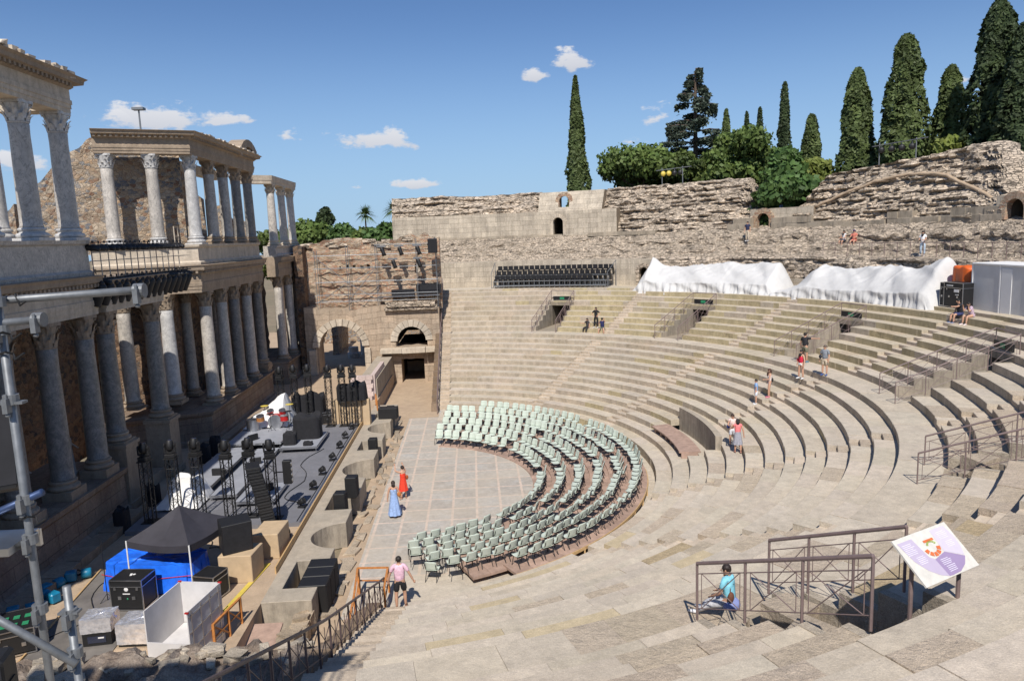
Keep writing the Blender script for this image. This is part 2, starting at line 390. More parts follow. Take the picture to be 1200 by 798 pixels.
hm_ = wn('ShaderNodeMix', data_type='RGBA'); nt.links.new(hz.outputs[0], hm_.inputs[0]); nt.links.new(hs.outputs[2], hm_.inputs[6]); hm_.inputs[7].default_value = (4.6, 7.0, 10.0, 1)
nt.links.new(hm_.outputs[2], mx.inputs[6]); nt.links.new(cm.outputs[2], mx.inputs[7])
nt.links.new(mx.outputs[2], bg.inputs[0]); nt.links.new(bg.outputs[0], wo.inputs[0])

sl = bpy.data.lights.new('sun', 'SUN'); sl.energy = 5.1; sl.angle = radians(.53); sl.color = (1.0, .945, .87)
so = bpy.data.objects.new('sun', sl); COL.objects.link(so)
sd = V((cos(SAZ) * cos(SUN_EL), sin(SAZ) * cos(SUN_EL), sin(SUN_EL)))
so.rotation_euler = sd.to_track_quat('Z', 'Y').to_euler(); so.location = sd * 60

cam = bpy.data.cameras.new('camera'); co = bpy.data.objects.new('camera', cam); COL.objects.link(co)
fpx, pit, yaw, rol = 847.09137, .14372540, .04960250, -.03731539
fw = V((sin(yaw) * cos(pit), cos(yaw) * cos(pit), -sin(pit)))
r_ = V((cos(yaw), -sin(yaw), 0)); u_ = r_.cross(fw)
rr_ = r_ * cos(rol) + u_ * sin(rol); uu_ = -r_ * sin(rol) + u_ * cos(rol)
Mc = Matrix((rr_, uu_, -fw)).transposed().to_4x4(); Mc.translation = V((5.92, -37.71, 12.5)); co.matrix_world = Mc
cam.sensor_width = 36; cam.lens = fpx / 1200 * 36; cam.clip_end = 3000; cam.clip_start = .1
SC.camera = co
SC.view_settings.view_transform = 'Standard'; SC.view_settings.look = 'None'; SC.view_settings.exposure = 0; SC.view_settings.gamma = 1

# ------------------------------------------------------------------ the stone seating
RW, TT, HH, ZW = 24.8, .821, .3181, 4.305
R1, H2 = 26.3, .372
def P3(r, th, z): return V((r * sin(th), r * cos(th), z))
D = radians
STAIRS = [D(a) for a in (39.6, 64.8, 90.0, 115.2, 140.4)]
VOMS = [D(a) for a in (27.0, 52.2, 77.4, 102.6, 127.8, 154.9)]
ROWS = []   # (r_in, r_out, z, z_below, tag)
for k in range(12, 0, -1):
    ROWS.append((RW - k * TT, RW - (k - 1) * TT, ZW - k * HH, ZW - (k + 1) * HH if k < 12 else 0.0, k))
ROWS.append((RW, R1, ZW, ZW - HH, 0))
for j in range(1, 9):
    ROWS.append((R1 + (j - 1) * TT, R1 + j * TT, ZW + j * H2, ZW + (j - 1) * H2, -j))
ROWS.append((R1 + 8 * TT, 36.2, ZW + 9 * H2 - .15, ZW + 8 * H2, -9))
def zrow(r):
    for a, b, z, zb, k in ROWS:
        if a <= r < b: return z
    return 0.0
def sub_interval(iv, a, b):
    out = []
    for p, q, t in iv:
        if b <= p or a >= q: out.append((p, q, t))
        else:
            if a > p: out.append((p, a, t))
            if b < q: out.append((b, q, t))
    return out
rng = random.Random(11)
def arc_block(mb, r0, r1, a, b, z, zb, jit=.008, rt=None):
    dz = rng.uniform(-jit, jit); dr = rng.uniform(-jit, jit); g = .003 / r0
    n = max(1, int((b - a) * r0 / .55)); vs = []; tl = rng.uniform(-jit, jit) * .7
    a += g; b -= g
    if b <= a: return
    bev = .016
    for i in range(n + 1):
        t = a + (b - a) * i / n; zz = z + dz + tl * (i / n - .5)
        vs += [P3(r0 + dr, t, zb - .05), P3(r0 + dr, t, zz - bev), P3(r0 + dr + bev, t, zz), P3(r1 + .03, t, zz), P3(r1 + .03, t, zb - .05)]
    fs = []
    for i in range(n):
        p = i * 5; q = p + 5
        fs += [(p, q, q + 1, p + 1), (p + 1, q + 1, q + 2, p + 2), (p + 2, q + 2, q + 3, p + 3)]
    fs += [(0, 1, 2, 3, 4), tuple(n * 5 + i for i in (4, 3, 2, 1, 0))]
    mb.add(vs, fs)
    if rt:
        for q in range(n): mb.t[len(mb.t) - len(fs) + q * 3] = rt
cavea = thing('stone_seating', 'huge semicircular stone seating of the Roman theatre rising in curved tiers', 'seating', (18, 0, 0))
for (r0, r1, z, zb, k) in ROWS:
    mb = MB()
    xn, xf = 3.3, 3.7
    tha = math.asin(min(.99, xf / r0)); thb = pi - math.asin(min(.99, xn / r0))
    if k == -9: tha = -.02; thb = pi - .02
    iv = [(tha, thb, 's')]
    if -6 < k < 0:
        for v in VOMS: dv = .98 / r0; iv = sub_interval(iv, v - dv, v + dv)
    if k in (9, 10): iv = sub_interval(iv, D(79.5), D(99.5))
    if k != -9 and k != 0:
        for s in STAIRS:
            dv = .47 / r0
            if k in (9, 10, 11, 12) and abs(s - D(90)) < .01: continue
            iv = sub_interval(iv, s - dv, s + dv); iv.append((s - dv, s + dv, 't'))
    crow = rng.uniform(.95, 1.03)
    def wedge(t): return sum(t > v for v in VOMS) if -6 < k < 0 else (t > D(90)) if k in (9, 10) else 0
    mbs = {}
    for a, b, t in iv:
        mb = mbs.setdefault(wedge((a + b) / 2), MB())
        if t == 't':
            thm = (a + b) / 2; rough = thm > D(110)
            mb.mi = 1 if rough and rng.random() < .6 else 0; c = rng.uniform(.9, 1.1); mb.tint = (c * 1.02, c * .98, c * .95)
            rm = (r0 + r1) / 2
            arc_block(mb, r0, rm, a, b, z - (z - zb) / 2, zb); arc_block(mb, rm - .03, r1, a, b, z, zb)
            continue
        th = a
        while th < b - 1e-6:
            L = rng.uniform(.9, 2.3) * (1.0 if k != -9 else 1.6); e = min(b, th + L / r0)
            if b - e < .35 / r0: e = b
            tm = degrees((th + e) / 2)
            if tm > 146: pr = .8 if k in (-3, -6) else (.25 if k == 0 else .04)
            elif tm > 116: pr = .8 if r0 > 25 else .10
            elif tm > 100: pr = .25 if r0 > 26 else .03
            else: pr = .04
            mb.mi = 1 if rng.random() < pr else 0
            c = rng.uniform(.95, 1.05); tn = (c * rng.uniform(.99, 1.015), c, c * rng.uniform(.97, 1.015))
            py = .85 if (27 < tm < 96 and k < 0) else (.25 if 45 < tm < 80 else .03)
            if tm > 138: tn = (tn[0] * crow, tn[1] * crow, tn[2] * crow)
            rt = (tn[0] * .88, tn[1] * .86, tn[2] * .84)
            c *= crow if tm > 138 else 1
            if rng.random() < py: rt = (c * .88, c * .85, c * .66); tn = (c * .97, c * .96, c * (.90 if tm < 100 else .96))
            if tm > 135 and rng.random() < .04: tn = (c * .93, c * .88, c * .72)
            if mb.mi == 1: tn = (tn[0] * 1.0, tn[1] * .97, tn[2] * .95)
            mb.tint = tn
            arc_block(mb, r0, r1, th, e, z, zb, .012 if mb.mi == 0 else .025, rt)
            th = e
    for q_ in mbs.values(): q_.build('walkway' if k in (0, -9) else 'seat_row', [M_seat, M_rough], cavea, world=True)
# niche platform with tall curved wall
mb = MB(); mb.tint = (.98, 1, 1)
th = D(79.5)
while th < D(99.4):
    e = min(D(99.5), th + rng.uniform(1.1, 1.9) / 16.6); c = rng.uniform(.9, 1.06); mb.tint = (c, c, c)
    arc_block(mb, RW - 10 * TT, 18.05, th, e, ZW - 11 * HH, 0.3); th = e
mb.build('platform', M_seat, cavea, world=True)
mb = MB()
def arcwall(mb, r0, r1, a, b, z0, z1, n):
    vs = []; fs = []
    for i in range(n + 1):
        t = a + (b - a) * i / n
        vs += [P3(r0, t, z0), P3(r0, t, z1), P3(r1, t, z1), P3(r1, t, z0)]
    for i in range(n):
        p = i * 4; q = p + 4
        fs += [(p, q, q + 1, p + 1), (p + 1, q + 1, q + 2, p + 2), (p + 2, q + 2, q + 3, p + 3)]
    fs += [(0, 1, 2, 3), (n * 4 + 3, n * 4 + 2, n * 4 + 1, n * 4)]
    mb.add(vs, fs)
arcwall(mb, 17.95, 18.27, D(79.6), D(99.8), .6, 2.16, 26)
mb.build('parapet_wall', M_conc, cavea, world=True)
bench = thing('curved_bench', 'long brown curved bench at the foot of the curved parapet wall', 'bench', P3(16.7, D(88), ZW - 11 * HH))
mb = MB(); arcwall(mb, 16.25, 17.35, D(78.8), D(97.5), 1.09, 1.16, 22); mb.build('seat', M_wood, bench, world=True)
for i in range(7):
    mb = MB(); t = D(79.6 + i * 2.9); arcwall(mb, 16.35, 17.2, t, t + .012, .82, 1.087, 1); mb.build('leg', M_wood, bench, world=True)

# end stairs and end walls
for nm, xa, xb, sg in (('stairway', 2.85, 3.72, 1), ('stairway', 2.3, 3.34, -1)):
    mb = MB()
    xm = (xa + xb) / 2
    for (r0, r1, z, zb, k) in ROWS[:-1]:
        ya = sqrt(r0 * r0 - 9); yb = sqrt(r1 * r1 - 9); ym = (ya + yb) / 2
        if k == 0:
            segs = ((ya, yb, z),)
        else: segs = ((ya, ym, z - (z - zb) / 2), (ym, yb, z))
        for p, q, zt in segs:
            c = rng.uniform(.85, 1.1); mb.tint = (c * 1.02, c * .97, c * .93); mb.mi = 1 if rng.random() < .5 else 0
            mb.box((xm + rng.uniform(-.02, .02), sg * (p + q) / 2, zt / 2 - .004), (xb - xa, q - p + .02, zt))
    mb.build(nm, [M_seat, M_rough], cavea, world=True)
for sg, xw in ((1, 2.84), (-1, 2.29)):
    mb = MB(); poly = [(14.0, 0)]
    for (r0, r1, z, zb, k) in ROWS[:-1]: poly += [(sqrt(r0 * r0 - 9), z - .02), (sqrt(r1 * r1 - 9), z - .02)]
    poly += [(36, 7.3), (36, 0)]
    mb.extr(poly, (xw, 0, 0), (0, sg, 0), (0, 0, 1), (-.45, 0, 0)); mb.build('end_wall', M_ashlar2, cavea, world=True)

# vomitoria: slots through the upper tiers
for iv_, v in enumerate(VOMS):
    mb = MB(); c_, s_ = cos(v), sin(v)
    er = V((s_, c_, 0)); et = V((c_, -s_, 0))
    def W3(r, t, z): return er * r + et * t + V((0, 0, z))
    for sg in (-1, 1):
        for (r0, r1, z, zb, k) in ROWS:
            if not (-6 < k < 0): continue
            p = W3((r0 + r1) / 2, sg * 1.06, 0)
            M = Matrix((et, er, V((0, 0, 1)))).transposed()
            ztop = z + .012
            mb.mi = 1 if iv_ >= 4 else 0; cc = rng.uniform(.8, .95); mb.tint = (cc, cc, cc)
            mb.box((p.x, p.y, (ztop + 3.9) / 2), (.2, r1 - r0 + .01, ztop - 3.9), M=M)
        p = W3(32.2, sg * 1.06, 5.0); mb.tint = (.5, .5, .5); mb.box(p, (.2, 3.6, 2.2), M=M)  # inner side walls darkened in the tint for the shade inside
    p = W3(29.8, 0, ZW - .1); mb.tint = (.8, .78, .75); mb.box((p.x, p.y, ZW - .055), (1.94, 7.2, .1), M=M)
    p = W3(34.0, 0, 5); mb.tint = (.1, .1, .1); mb.box(p, (2.2, .2, 2.4), M=M)  # end of the passage, its deep shade put into a near-black tint
    p = W3(30.48, 0, 0); mb.tint = (.8, .78, .74); mb.box((p.x, p.y, ZW + 6 * H2 - .28), (2.3, .25, .3), M=M)
    if iv_ >= 4:   # broken blocks standing in the pit of the worn entrances
        for (rr, tt, sz) in ((27.2, -.45, .8), (28.3, .2, .95), (26.7, .55, .5)):
            q = W3(rr, tt, ZW + sz * .42); mb.tint = (.85, .82, .8); mb.mi = 1; mb.box(q, (sz, sz * .9, sz * .85), rz=rng.uniform(0, 1), j=.05)
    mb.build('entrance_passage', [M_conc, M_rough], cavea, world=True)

# ------------------------------------------------------------------ ground, orchestra, terrace
def sheet(name, pts, z, m, uvs=False, label=None):
    mb = MB(); mb.add([(x, y, z) for x, y in pts], [tuple(range(len(pts)))], [[(x, y) for x, y in pts]] if uvs else None)
    o = mb.build(name, m); o['kind'] = 'structure'; return o
M_ground = stone('dry_earth', (.30, .23, .16), (.22, .18, .12), (.14, .14, .07), big=.05, fine=1.5, streak=0, speck=.15, bump=.4, bsc=3)
sheet('ground', [(-900, -900), (900, -900), (900, 900), (-900, 900)], -.03, M_ground)
def mk_paving():
    m = bpy.data.materials.new('orchestra_paving'); N = NT(m); uv = N.coord('UV'); co = N.pos()
    br = N.n('ShaderNodeTexBrick'); N.l(uv, br.inputs['Vector']); br.offset = 0; br.squash = 1
    for k_, v_ in (('Scale', 1.0), ('Mortar Size', .06), ('Mortar Smooth', .1), ('Bias', -.2), ('Brick Width', 1.12), ('Row Height', 1.32)): br.inputs[k_].default_value = v_
    br.inputs['Color1'].default_value = (.38, .345, .30, 1); br.inputs['Color2'].default_value = (.49, .45, .39, 1); br.inputs['Mortar'].default_value = (.60, .48, .39, 1)
    bl = N.ramp(N.noise(co, .9, 4, .6), .5, .66, 0, .8)
    isb = N.math('MULTIPLY', bl, N.ramp(br.outputs['Fac'], .1, .9, 1, 0))
    vein = N.ramp(N.noise(co, 2.2, 7, .65, 2.5), .35, .6)
    mar = N.mix(vein, (.33, .35, .36), (.50, .50, .48))
    col = N.mix(isb, br.outputs[0], mar)
    f = N.ramp(N.noise(co, 4, 7, .7), .3, .7, .75, 1.2); cc = N.n('ShaderNodeCombineColor')
    for i in range(3): N.l(f, cc.inputs[i])
    col = N.mix(1.0, col, cc.outputs[0], 'MULTIPLY')
    dirt = N.ramp(N.noise(co, .45, 5, .6), .4, .72, .08, .75); col = N.mix(dirt, col, (.50, .42, .32))
    N.l(col, N.b.inputs['Base Color']); N.b.inputs['Roughness'].default_value = .75
    N.l(N.bump(N.noise(co, 12, 5), .3, .02), N.b.inputs['Normal'])
    return m
M_pave = mk_paving()
arc = [(15.3 * sin(D(a)), 15.3 * cos(D(a))) for a in range(12, 169, 4)]
o = sheet('orchestra_floor', [(.95, 14.8)] + arc + [(.95, -14.8)], .01, M_pave, True)
ring = [(15.3 * sin(D(a)), 15.3 * cos(D(a))) for a in range(12, 169, 4)] + [(12.2 * sin(D(a)), -.6 + 12.2 * cos(D(a))) for a in range(166, 12, -4)]
sheet('orchestra_kerb_ring', ring, .018, M_seat)
sheet('orchestra_near_slabs', [(1.0, -14.6), (4.2, -14.6), (5.5, -12.0), (3.0, -11.9), (1.0, -12.5)], .022, M_seat)
sheet('orchestra_edge_strip', [(.0, -15.5), (.97, -15.5), (.97, 25), (.0, 25)], .006, M_sand)
sheet('passage_floor', [(-1.4, 12.4), (3, 12.4), (3, 40), (-1.4, 40)], .014, M_sand)
sheet('near_passage_floor', [(-1.4, -21.5), (2.35, -21.5), (2.35, -12.6), (-1.4, -12.6)], .002, M_sand)
mb = MB(); mb.box((-8.45, 1.0, .54), (14.1, 46.0, 1.08)); o = mb.build('stage_terrace', M_sand); o['kind'] = 'structure'
mb = MB(); mb.box((-7.6, 27.5, .53), (12.2, 7.0, 1.06)); mb.box((-8, 45, .5), (30, 28, 1.0)); o = mb.build('terrace_behind_arch', M_sand); o['kind'] = 'structure'

# ------------------------------------------------------------------ ruined ring walls behind the seating
def ring_wall(name, mats, r, ths, z0, z1, parent=None, thick=1.6, rear=True, holes=(), label=None, cell=.16, disp=0.0, ztopf=None, lean=0.0, seed=0, strata=.28):
    """wall on a circle as a grid of cells (arched holes left open), with a top; disp roughens it into layered rubble"""
    a, b = ths; nu = int((b - a) * r / cell); nv = max(2, int((z1 - z0) / (cell if holes or disp else .5)))
    mb = MB()
    def pt(i, j):
        t = a + (b - a) * i / nu; zt = z1 if ztopf is None else ztopf(t)
        f = j / nv; z = z0 + (zt - z0) * f; rr = r + lean * (z - z0)
        if disp:
            s = r * t
            lay = math.floor((z + .12 * noise.noise(V((s * .3, 0, seed)))) / strata)
            d = disp * (noise.noise(V((s * .25, lay * 3.7, seed))) + .55 * noise.noise(V((s * 1.1, lay * 1.9, seed + 5))) + .6 * noise.noise(V((s * .12, z * .4, seed + 9))))
            d += disp * .35 * noise.noise(V((s * 2.6, z * 4.0, seed)))
            e = ((z / strata) % 1.0); d += disp * .22 * (1 if e > .6 else -.3)
            rr += d; z += disp * .12 * noise.noise(V((s * 1.5, z * 2, seed + 3)))
        return P3(rr, t, z)
    vs = [pt(i, j) for j in range(nv + 1) for i in range(nu + 1)]; fs = []; uvs = []
    def inhole(i, j):
        t = a + (b - a) * (i + .5) / nu; zt = z1 if ztopf is None else ztopf(t); z = z0 + (zt - z0) * (j + .5) / nv
        for (tc_, zb, w, h) in holes:
            x = (t - tc_) * r
            if abs(x) < w / 2 and zb <= z < zb + h - w / 2: return True
            if z >= zb + h - w / 2 and hypot(x, z - (zb + h - w / 2)) < w / 2: return True
        return False
    def uv(i, j): return ((a + (b - a) * i / nu) * r, z0 + (z1 - z0) * j / nv)
    for j in range(nv):
        for i in range(nu):
            if holes and inhole(i, j): continue
            p = j * (nu + 1) + i; fs.append((p, p + 1, p + nu + 2, p + nu + 1)); uvs.append([uv(i, j), uv(i + 1, j), uv(i + 1, j + 1), uv(i, j + 1)])
    # top going back and the rear face
    base = len(vs); top = nv * (nu + 1)
    for i in range(nu + 1):
        t = a + (b - a) * i / nu; q = vs[top + i]; rq = hypot(q.x, q.y)
        zt = q.z + (disp * .5 * noise.noise(V((t * r, 7, seed))) if disp else 0)
        vs += [P3(rq + thick * .5, t, zt), P3(rq + thick, t, q.z - (.1 if disp else 0)), P3(rq + thick, t, z0 - 1)]
    for i in range(nu):
        p = base + i * 3; q = p + 3
        for f in ((top + i, top + i + 1, q, p), (p, q, q + 1, p + 1), (p + 1, q + 1, q + 2, p + 2))[:3 if rear else 2]:
            fs.append(f); uvs.append([(i * cell, 0), (i * cell + cell, 0), (i * cell + cell, .5), (i * cell, .5)])
    for i, o_ in ((0, 1), (nu, 0)):
        f = [j * (nu + 1) + i for j in range(nv + 1)] + [base + i * 3, base + i * 3 + 1, base + i * 3 + 2]
        fs.append(tuple(f)); uvs.append([(0, 0)] * len(f))
    mb.add(vs, fs, uvs)
    o = mb.build(name, mats, parent, world=parent is not None)
    return o
def arch_hole(parent, r, th, zb, w, h, m_ring, depth=2.0, ring=.28, name='arch', inner=None, open_=False, proud=.06):
    er = V((sin(th), cos(th), 0)); et = V((cos(th), -sin(th), 0)); zc = zb + h - w / 2; mb = MB(); n = 11
    O = er * (r - proud)
    for i in range(n):
        a0 = pi * i / n + .012; a1 = pi * (i + 1) / n - .012; c = rng.uniform(.85, 1.12); mb.tint = (c, c, c)
        poly = [((w / 2 - .09) * cos(a0), (w / 2 - .09) * sin(a0)), ((w / 2 + ring) * cos(a0), (w / 2 + ring) * sin(a0)), ((w / 2 + ring) * cos(a1), (w / 2 + ring) * sin(a1)), ((w / 2 - .09) * cos(a1), (w / 2 - .09) * sin(a1))]
        mb.extr(poly, O + V((0, 0, zc)), et, (0, 0, 1), er * .5)
    for sg in (-1, 1):
        mb.box(O + et * sg * (w / 2 + .05) + er * .25 + V((0, 0, (zb + zc) / 2)), (.28, .5, zc - zb), M=Matrix((et, er, V((0, 0, 1)))).transposed())
    mb.build(name, m_ring, parent, world=True)
    mb = MB(); mb.tint = (.35, .33, .3)  # shade of the recess painted into the tint
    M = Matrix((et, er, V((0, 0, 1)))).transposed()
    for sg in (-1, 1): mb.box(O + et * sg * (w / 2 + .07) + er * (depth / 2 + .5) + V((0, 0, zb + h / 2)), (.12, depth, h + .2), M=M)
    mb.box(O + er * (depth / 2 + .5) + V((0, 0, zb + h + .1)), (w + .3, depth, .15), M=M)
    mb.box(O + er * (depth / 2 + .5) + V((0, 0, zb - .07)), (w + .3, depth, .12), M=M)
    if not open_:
        mb.tint = (.05, .05, .05); mb.box(O + er * (depth + .5) + V((0, 0, zb + h / 2)), (w + .3, .1, h + .2), M=M)  # back face tinted almost black to stand for deep shade
    mb.build('passage', M_conc, parent, world=True)

low = thing('lower_ring_wall', 'lower curved back wall of pale squared blocks behind the top tier', 'wall', P3(36, D(20), 7.5))
ring_wall('masonry', M_ashlar, 36.05, (D(-2), D(25.5)), 7.4, 9.98, low, thick=2.8)
ring_wall('masonry', M_ashlar, 36.05, (D(25.5), D(38.5)), 7.4, 9.9, low, thick=2.8, holes=[(D(37.0), 7.5, 1.15, 1.75)])
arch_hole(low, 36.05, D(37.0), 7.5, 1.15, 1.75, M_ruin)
lowr = thing('lower_ring_ruin', 'lower curved back wall of rough dark rubble stretching right behind the white covers', 'wall', P3(36, D(70), 7.5))
ring_wall('plinth', M_ashlar, 36.0, (D(38.5), D(62.2)), 7.3, 8.35, lowr, thick=1.5)
ring_wall('rubble_face', M_ruin, 36.2, (D(38.5), D(112)), 7.3, 10.05, lowr, thick=2.6, holes=[(D(62.7), 7.5, 1.2, 1.7)], disp=.32, seed=3)
arch_hole(lowr, 36.0, D(62.7), 7.5, 1.2, 1.7, M_ruin)
# broken middle tiers: a rough slope up to the second wall
mid = thing('ruined_middle_tiers', 'broken rubble slope of the middle tiers between the two curved walls', 'ruin', P3(38.5, D(40), 10))
def slope(name, prof, ths, parent, m, amp=.3, seed=0, stepz=.38, cell=.3, cell_v=.16):
    a, b = ths; L = [0]
    for i in range(1, len(prof)): L.append(L[-1] + hypot(prof[i][0] - prof[i - 1][0], prof[i][1] - prof[i - 1][1]))
    nu = int((b - a) * prof[0][0] / cell); nv = int(L[-1] / cell_v); mb = MB()
    def fn(u, v):
        s = v * L[-1]; i = 0
        while i < len(L) - 2 and s > L[i + 1]: i += 1
        f = (s - L[i]) / (L[i + 1] - L[i]); r = prof[i][0] + (prof[i + 1][0] - prof[i][0]) * f; z = prof[i][1] + (prof[i + 1][1] - prof[i][1]) * f
        t = a + (b - a) * u; q = t * r
        edge = min(1, min(v, 1 - v) * 9)
        w = stepz * (1 + .3 * noise.noise(V((q * .2, z, seed))))
        zz = math.floor(z / w) * w + w * min(1, ((z / w) % 1.0) * 2.2)      # worn steps
        z2 = z + (zz - z) * .8 * edge
        d = amp * edge * (noise.noise(V((q * .5, z * 1.7, seed))) + .7 * noise.noise(V((q * 1.7, z * 3.6, seed + 2))))
        return P3(r + d, t, z2 + .35 * d)
    mb.grid(fn, nu, nv); return mb.build(name, m, parent, world=True)
slope('rubble_slope', [(37.6, 9.9), (38.4, 10.0), (39.5, 11.0), (40.4, 12.0), (41.3, 12.3)], (D(-2), D(40)), mid, M_ruin2, .38, 1)
slope('rubble_slope', [(37.9, 9.95), (38.6, 10.2), (38.8, 10.7), (39.6, 10.9), (39.8, 11.5), (40.6, 12.1), (41.5, 12.3), (42.6, 12.5)], (D(40), D(112)), mid, M_ruin2, .34, 4, .5)
# slab blocks laid in front of the second tier
for (ta, tb, z, r, h) in ((26, 36, 12.35, 40.4, .34), (1, 22, 12.32, 40.85, .28), (46, 49.2, 12.55, 40.7, .5), (46.8, 49.2, 13.05, 40.8, .48), (51.8, 61, 12.5, 41.0, .5), (51.8, 57, 13.0, 41.05, .46), (60.5, 66, 12.4, 41.0, .5), (66.2, 72, 12.5, 41.1, .5), (66.2, 69, 13.0, 41.15, .45), (72.5, 79, 12.5, 40.9, .5), (73.5, 79, 13.0, 40.95, .48), (82.5, 90, 12.6, 40.6, .6), (82.5, 86, 13.2, 40.65, .6)):
    t = D(ta); mb = MB()
    while t < D(tb):
        e = min(D(tb), t + rng.uniform(.8, 1.7) / r); c = rng.uniform(.8, 1.05); mb.tint = (c, c * .98, c * .95); mb.uv
        arc_block(mb, r + rng.uniform(-.05, .05), r + .9, t, e, z + h / 2, z - h / 2, .03); t = e
    mb.build('squared_blocks', M_conc, mid, world=True)
up = thing('upper_ring_wall', 'upper curved wall of squared blocks with a round-headed doorway below a brick arched window', 'wall', P3(41, D(12), 12.4))
ring_wall('masonry', M_ashlar, 41.2, (D(-3.5), D(30)), 12.3, 14.85, up, thick=2.7, holes=[(D(21.3), 12.35, 1.25, 1.95)])
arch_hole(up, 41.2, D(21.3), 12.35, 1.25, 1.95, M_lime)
ring_wall('ashlar_band', M_ashlar, 41.7, (D(18.2), D(27.6)), 14.85, 16.9, up, thick=1.6, lean=.55, holes=[(D(21.9), 15.3, 1.25, 1.2)], cell=.13, rear=False)
arch_hole(up, 42.2, D(21.9), 15.25, 1.25, 1.25, M_brick, depth=1.0, open_=True, ring=.3, proud=.0)
def top_noise(base, seed, amp=.22):
    return lambda t: base + amp * noise.noise(V((t * 9, seed, 0))) + amp * .6 * noise.noise(V((t * 40, seed, 0)))
ring_wall('rubble_top', M_ruin, 41.9, (D(-3.5), D(18.2)), 14.8, 17.0, up, thick=1.8, disp=.45, lean=.7, seed=11, ztopf=top_noise(16.95, 1))
upr = thing('upper_ring_ruin', 'weathered upper rubble wall in wavy layers left of the tree-filled gap', 'ruin', P3(42, D(38), 12.4))
def topL(t):
    x = degrees(t); z = 17.05 + .2 * noise.noise(V((t * 40, 3, 0)))
    if x > 46.5: z -= (x - 46.5) ** 1.3 * .9
    return max(z, 13.0)
ring_wall('rubble_face', M_ruin, 41.2, (D(27.6), D(49.0)), 12.3, 17.05, upr, thick=1.6, disp=.55, lean=.55, seed=21, ztopf=topL, holes=[(D(50.5), 12.2, 1.5, 1.5)])
gapw = thing('low_gap_wall', 'low stretch of broken wall with a brick arched doorway below the tree-filled gap', 'wall', P3(41.3, D(51), 12.3))
ring_wall('masonry', M_ashlar, 41.6, (D(48.6), D(56.8)), 12.2, 14.05, gapw, thick=1.2, holes=[(D(50.4), 12.3, 1.35, 1.45)], cell=.13)
arch_hole(gapw, 41.55, D(50.4), 12.3, 1.35, 1.45, M_brick, ring=.36, proud=.15)
far = thing('upper_right_ruin', 'massive weathered rubble wall standing right of the gap with a tan repair line across it', 'ruin', P3(42, D(67), 12.4))
def topR(t):
    x = degrees(t); z = 16.4 + (x - 54) * .068 + .2 * noise.noise(V((t * 40, 9, 0)))
    if x < 57.5: z -= (57.5 - x) ** 1.2 * .7
    if x > 74.0: z -= (x - 74.0) ** 1.5 * .5
    return max(z, 13.2)
ring_wall('rubble_face', M_ruin, 41.2, (D(54.3), D(79.0)), 12.3, 17.3, far, thick=2.2, disp=.62, lean=.5, seed=31, ztopf=topR, strata=.34)
mb = MB(); pts = []
for i in range(60):
    f = i / 59; th = D(56.8 + f * 20); z = 14.0 + 2.0 * sin(min(1, f * 1.35) * pi * .72) - (max(0, f - .72) * 6.0)
    r = 41.2 + (z - 12.3) * .5 - .2 + .1 * noise.noise(V((i * .4, 0, 0))); pts.append(P3(r, th, z + .12 * noise.noise(V((i * .3, 4, 0)))))
mb.tube(pts, [.13 + .05 * noise.noise(V((i * .7, 3, 3))) for i in range(60)], 6); mb.build('repair_line', M_sand, far, world=True, smooth=True)
rend = thing('right_end_wall', 'low grey block wall with a brick arched doorway at the right end of the upper tier', 'wall', P3(41, D(82), 12.3))
ring_wall('masonry', M_ashlar, 41.0, (D(78.2), D(112)), 12.2, 14.2, rend, thick=1.5, holes=[(D(80.2), 12.35, 1.5, 1.4)], cell=.15, ztopf=lambda t: 13.9 + .5 * math.floor((degrees(t) - 78) / 4 % 2.0))
arch_hole(rend, 41.0, D(80.2), 12.35, 1.5, 1.4, M_brick, ring=.36, proud=.15)
mb = MB(); mb.tint = (.9, .9, .9)
# ------------------------------------------------------------------ stage building
def molding(mb, path, prof, uvs=True):
    """sweep a closed profile (offset to the right of the path, z) along a plan polyline with mitred corners"""
    n = len(path); m = len(prof); P = [V((x, y, 0)) for x, y in path]; rings = []; L = 0; Ls = []
    for i, p in enumerate(P):
        d0 = (p - P[i - 1]).normalized() if i else (P[1] - P[0]).normalized()
        d1 = (P[i + 1] - p).normalized() if i < n - 1 else d0
        if i: L += (p - P[i - 1]).length
        Ls.append(L)
        n0 = V((d0.y, -d0.x, 0)); n1 = V((d1.y, -d1.x, 0)); b = (n0 + n1)
        if b.length < 1e-3: b = n0
        b = b.normalized(); b = b / max(.35, b.dot(n0))
        rings.append([p + b * o + V((0, 0, z)) for o, z in prof])
    vs = [q for r in rings for q in r]; fs = []; uv = []
    cum = [0]
    for k in range(1, m + 1): cum.append(cum[-1] + hypot(prof[k % m][0] - prof[k - 1][0], prof[k % m][1] - prof[k - 1][1]))
    for i in range(n - 1):
        for k in range(m):
            k2 = (k + 1) % m; fs.append((i * m + k, i * m + k2, (i + 1) * m + k2, (i + 1) * m + k))
            uv.append([(Ls[i], cum[k]), (Ls[i], cum[k + 1]), (Ls[i + 1], cum[k + 1]), (Ls[i + 1], cum[k])])
    fs.append(tuple(range(m))); fs.append(tuple((n - 1) * m + k for k in reversed(range(m))))
    uv.append([p for p in prof]); uv.append([p for p in reversed(prof)])
    mb.add(vs, fs, uv)
def dentils(mb, path, off, z, sx=.13, sp=.27, h=.14):
    for (a, b) in zip(path[:-1], path[1:]):
        a = V((*a, 0)); b = V((*b, 0)); d = b - a; L = d.length; d /= L; nn = V((d.y, -d.x, 0)); k = int(L / sp)
        for i in range(k):
            p = a + d * (sp * (i + .5)) + nn * off; mb.box((p.x, p.y, z), (sx, sx, h), M=Matrix((d, nn, V((0, 0, 1)))).transposed())
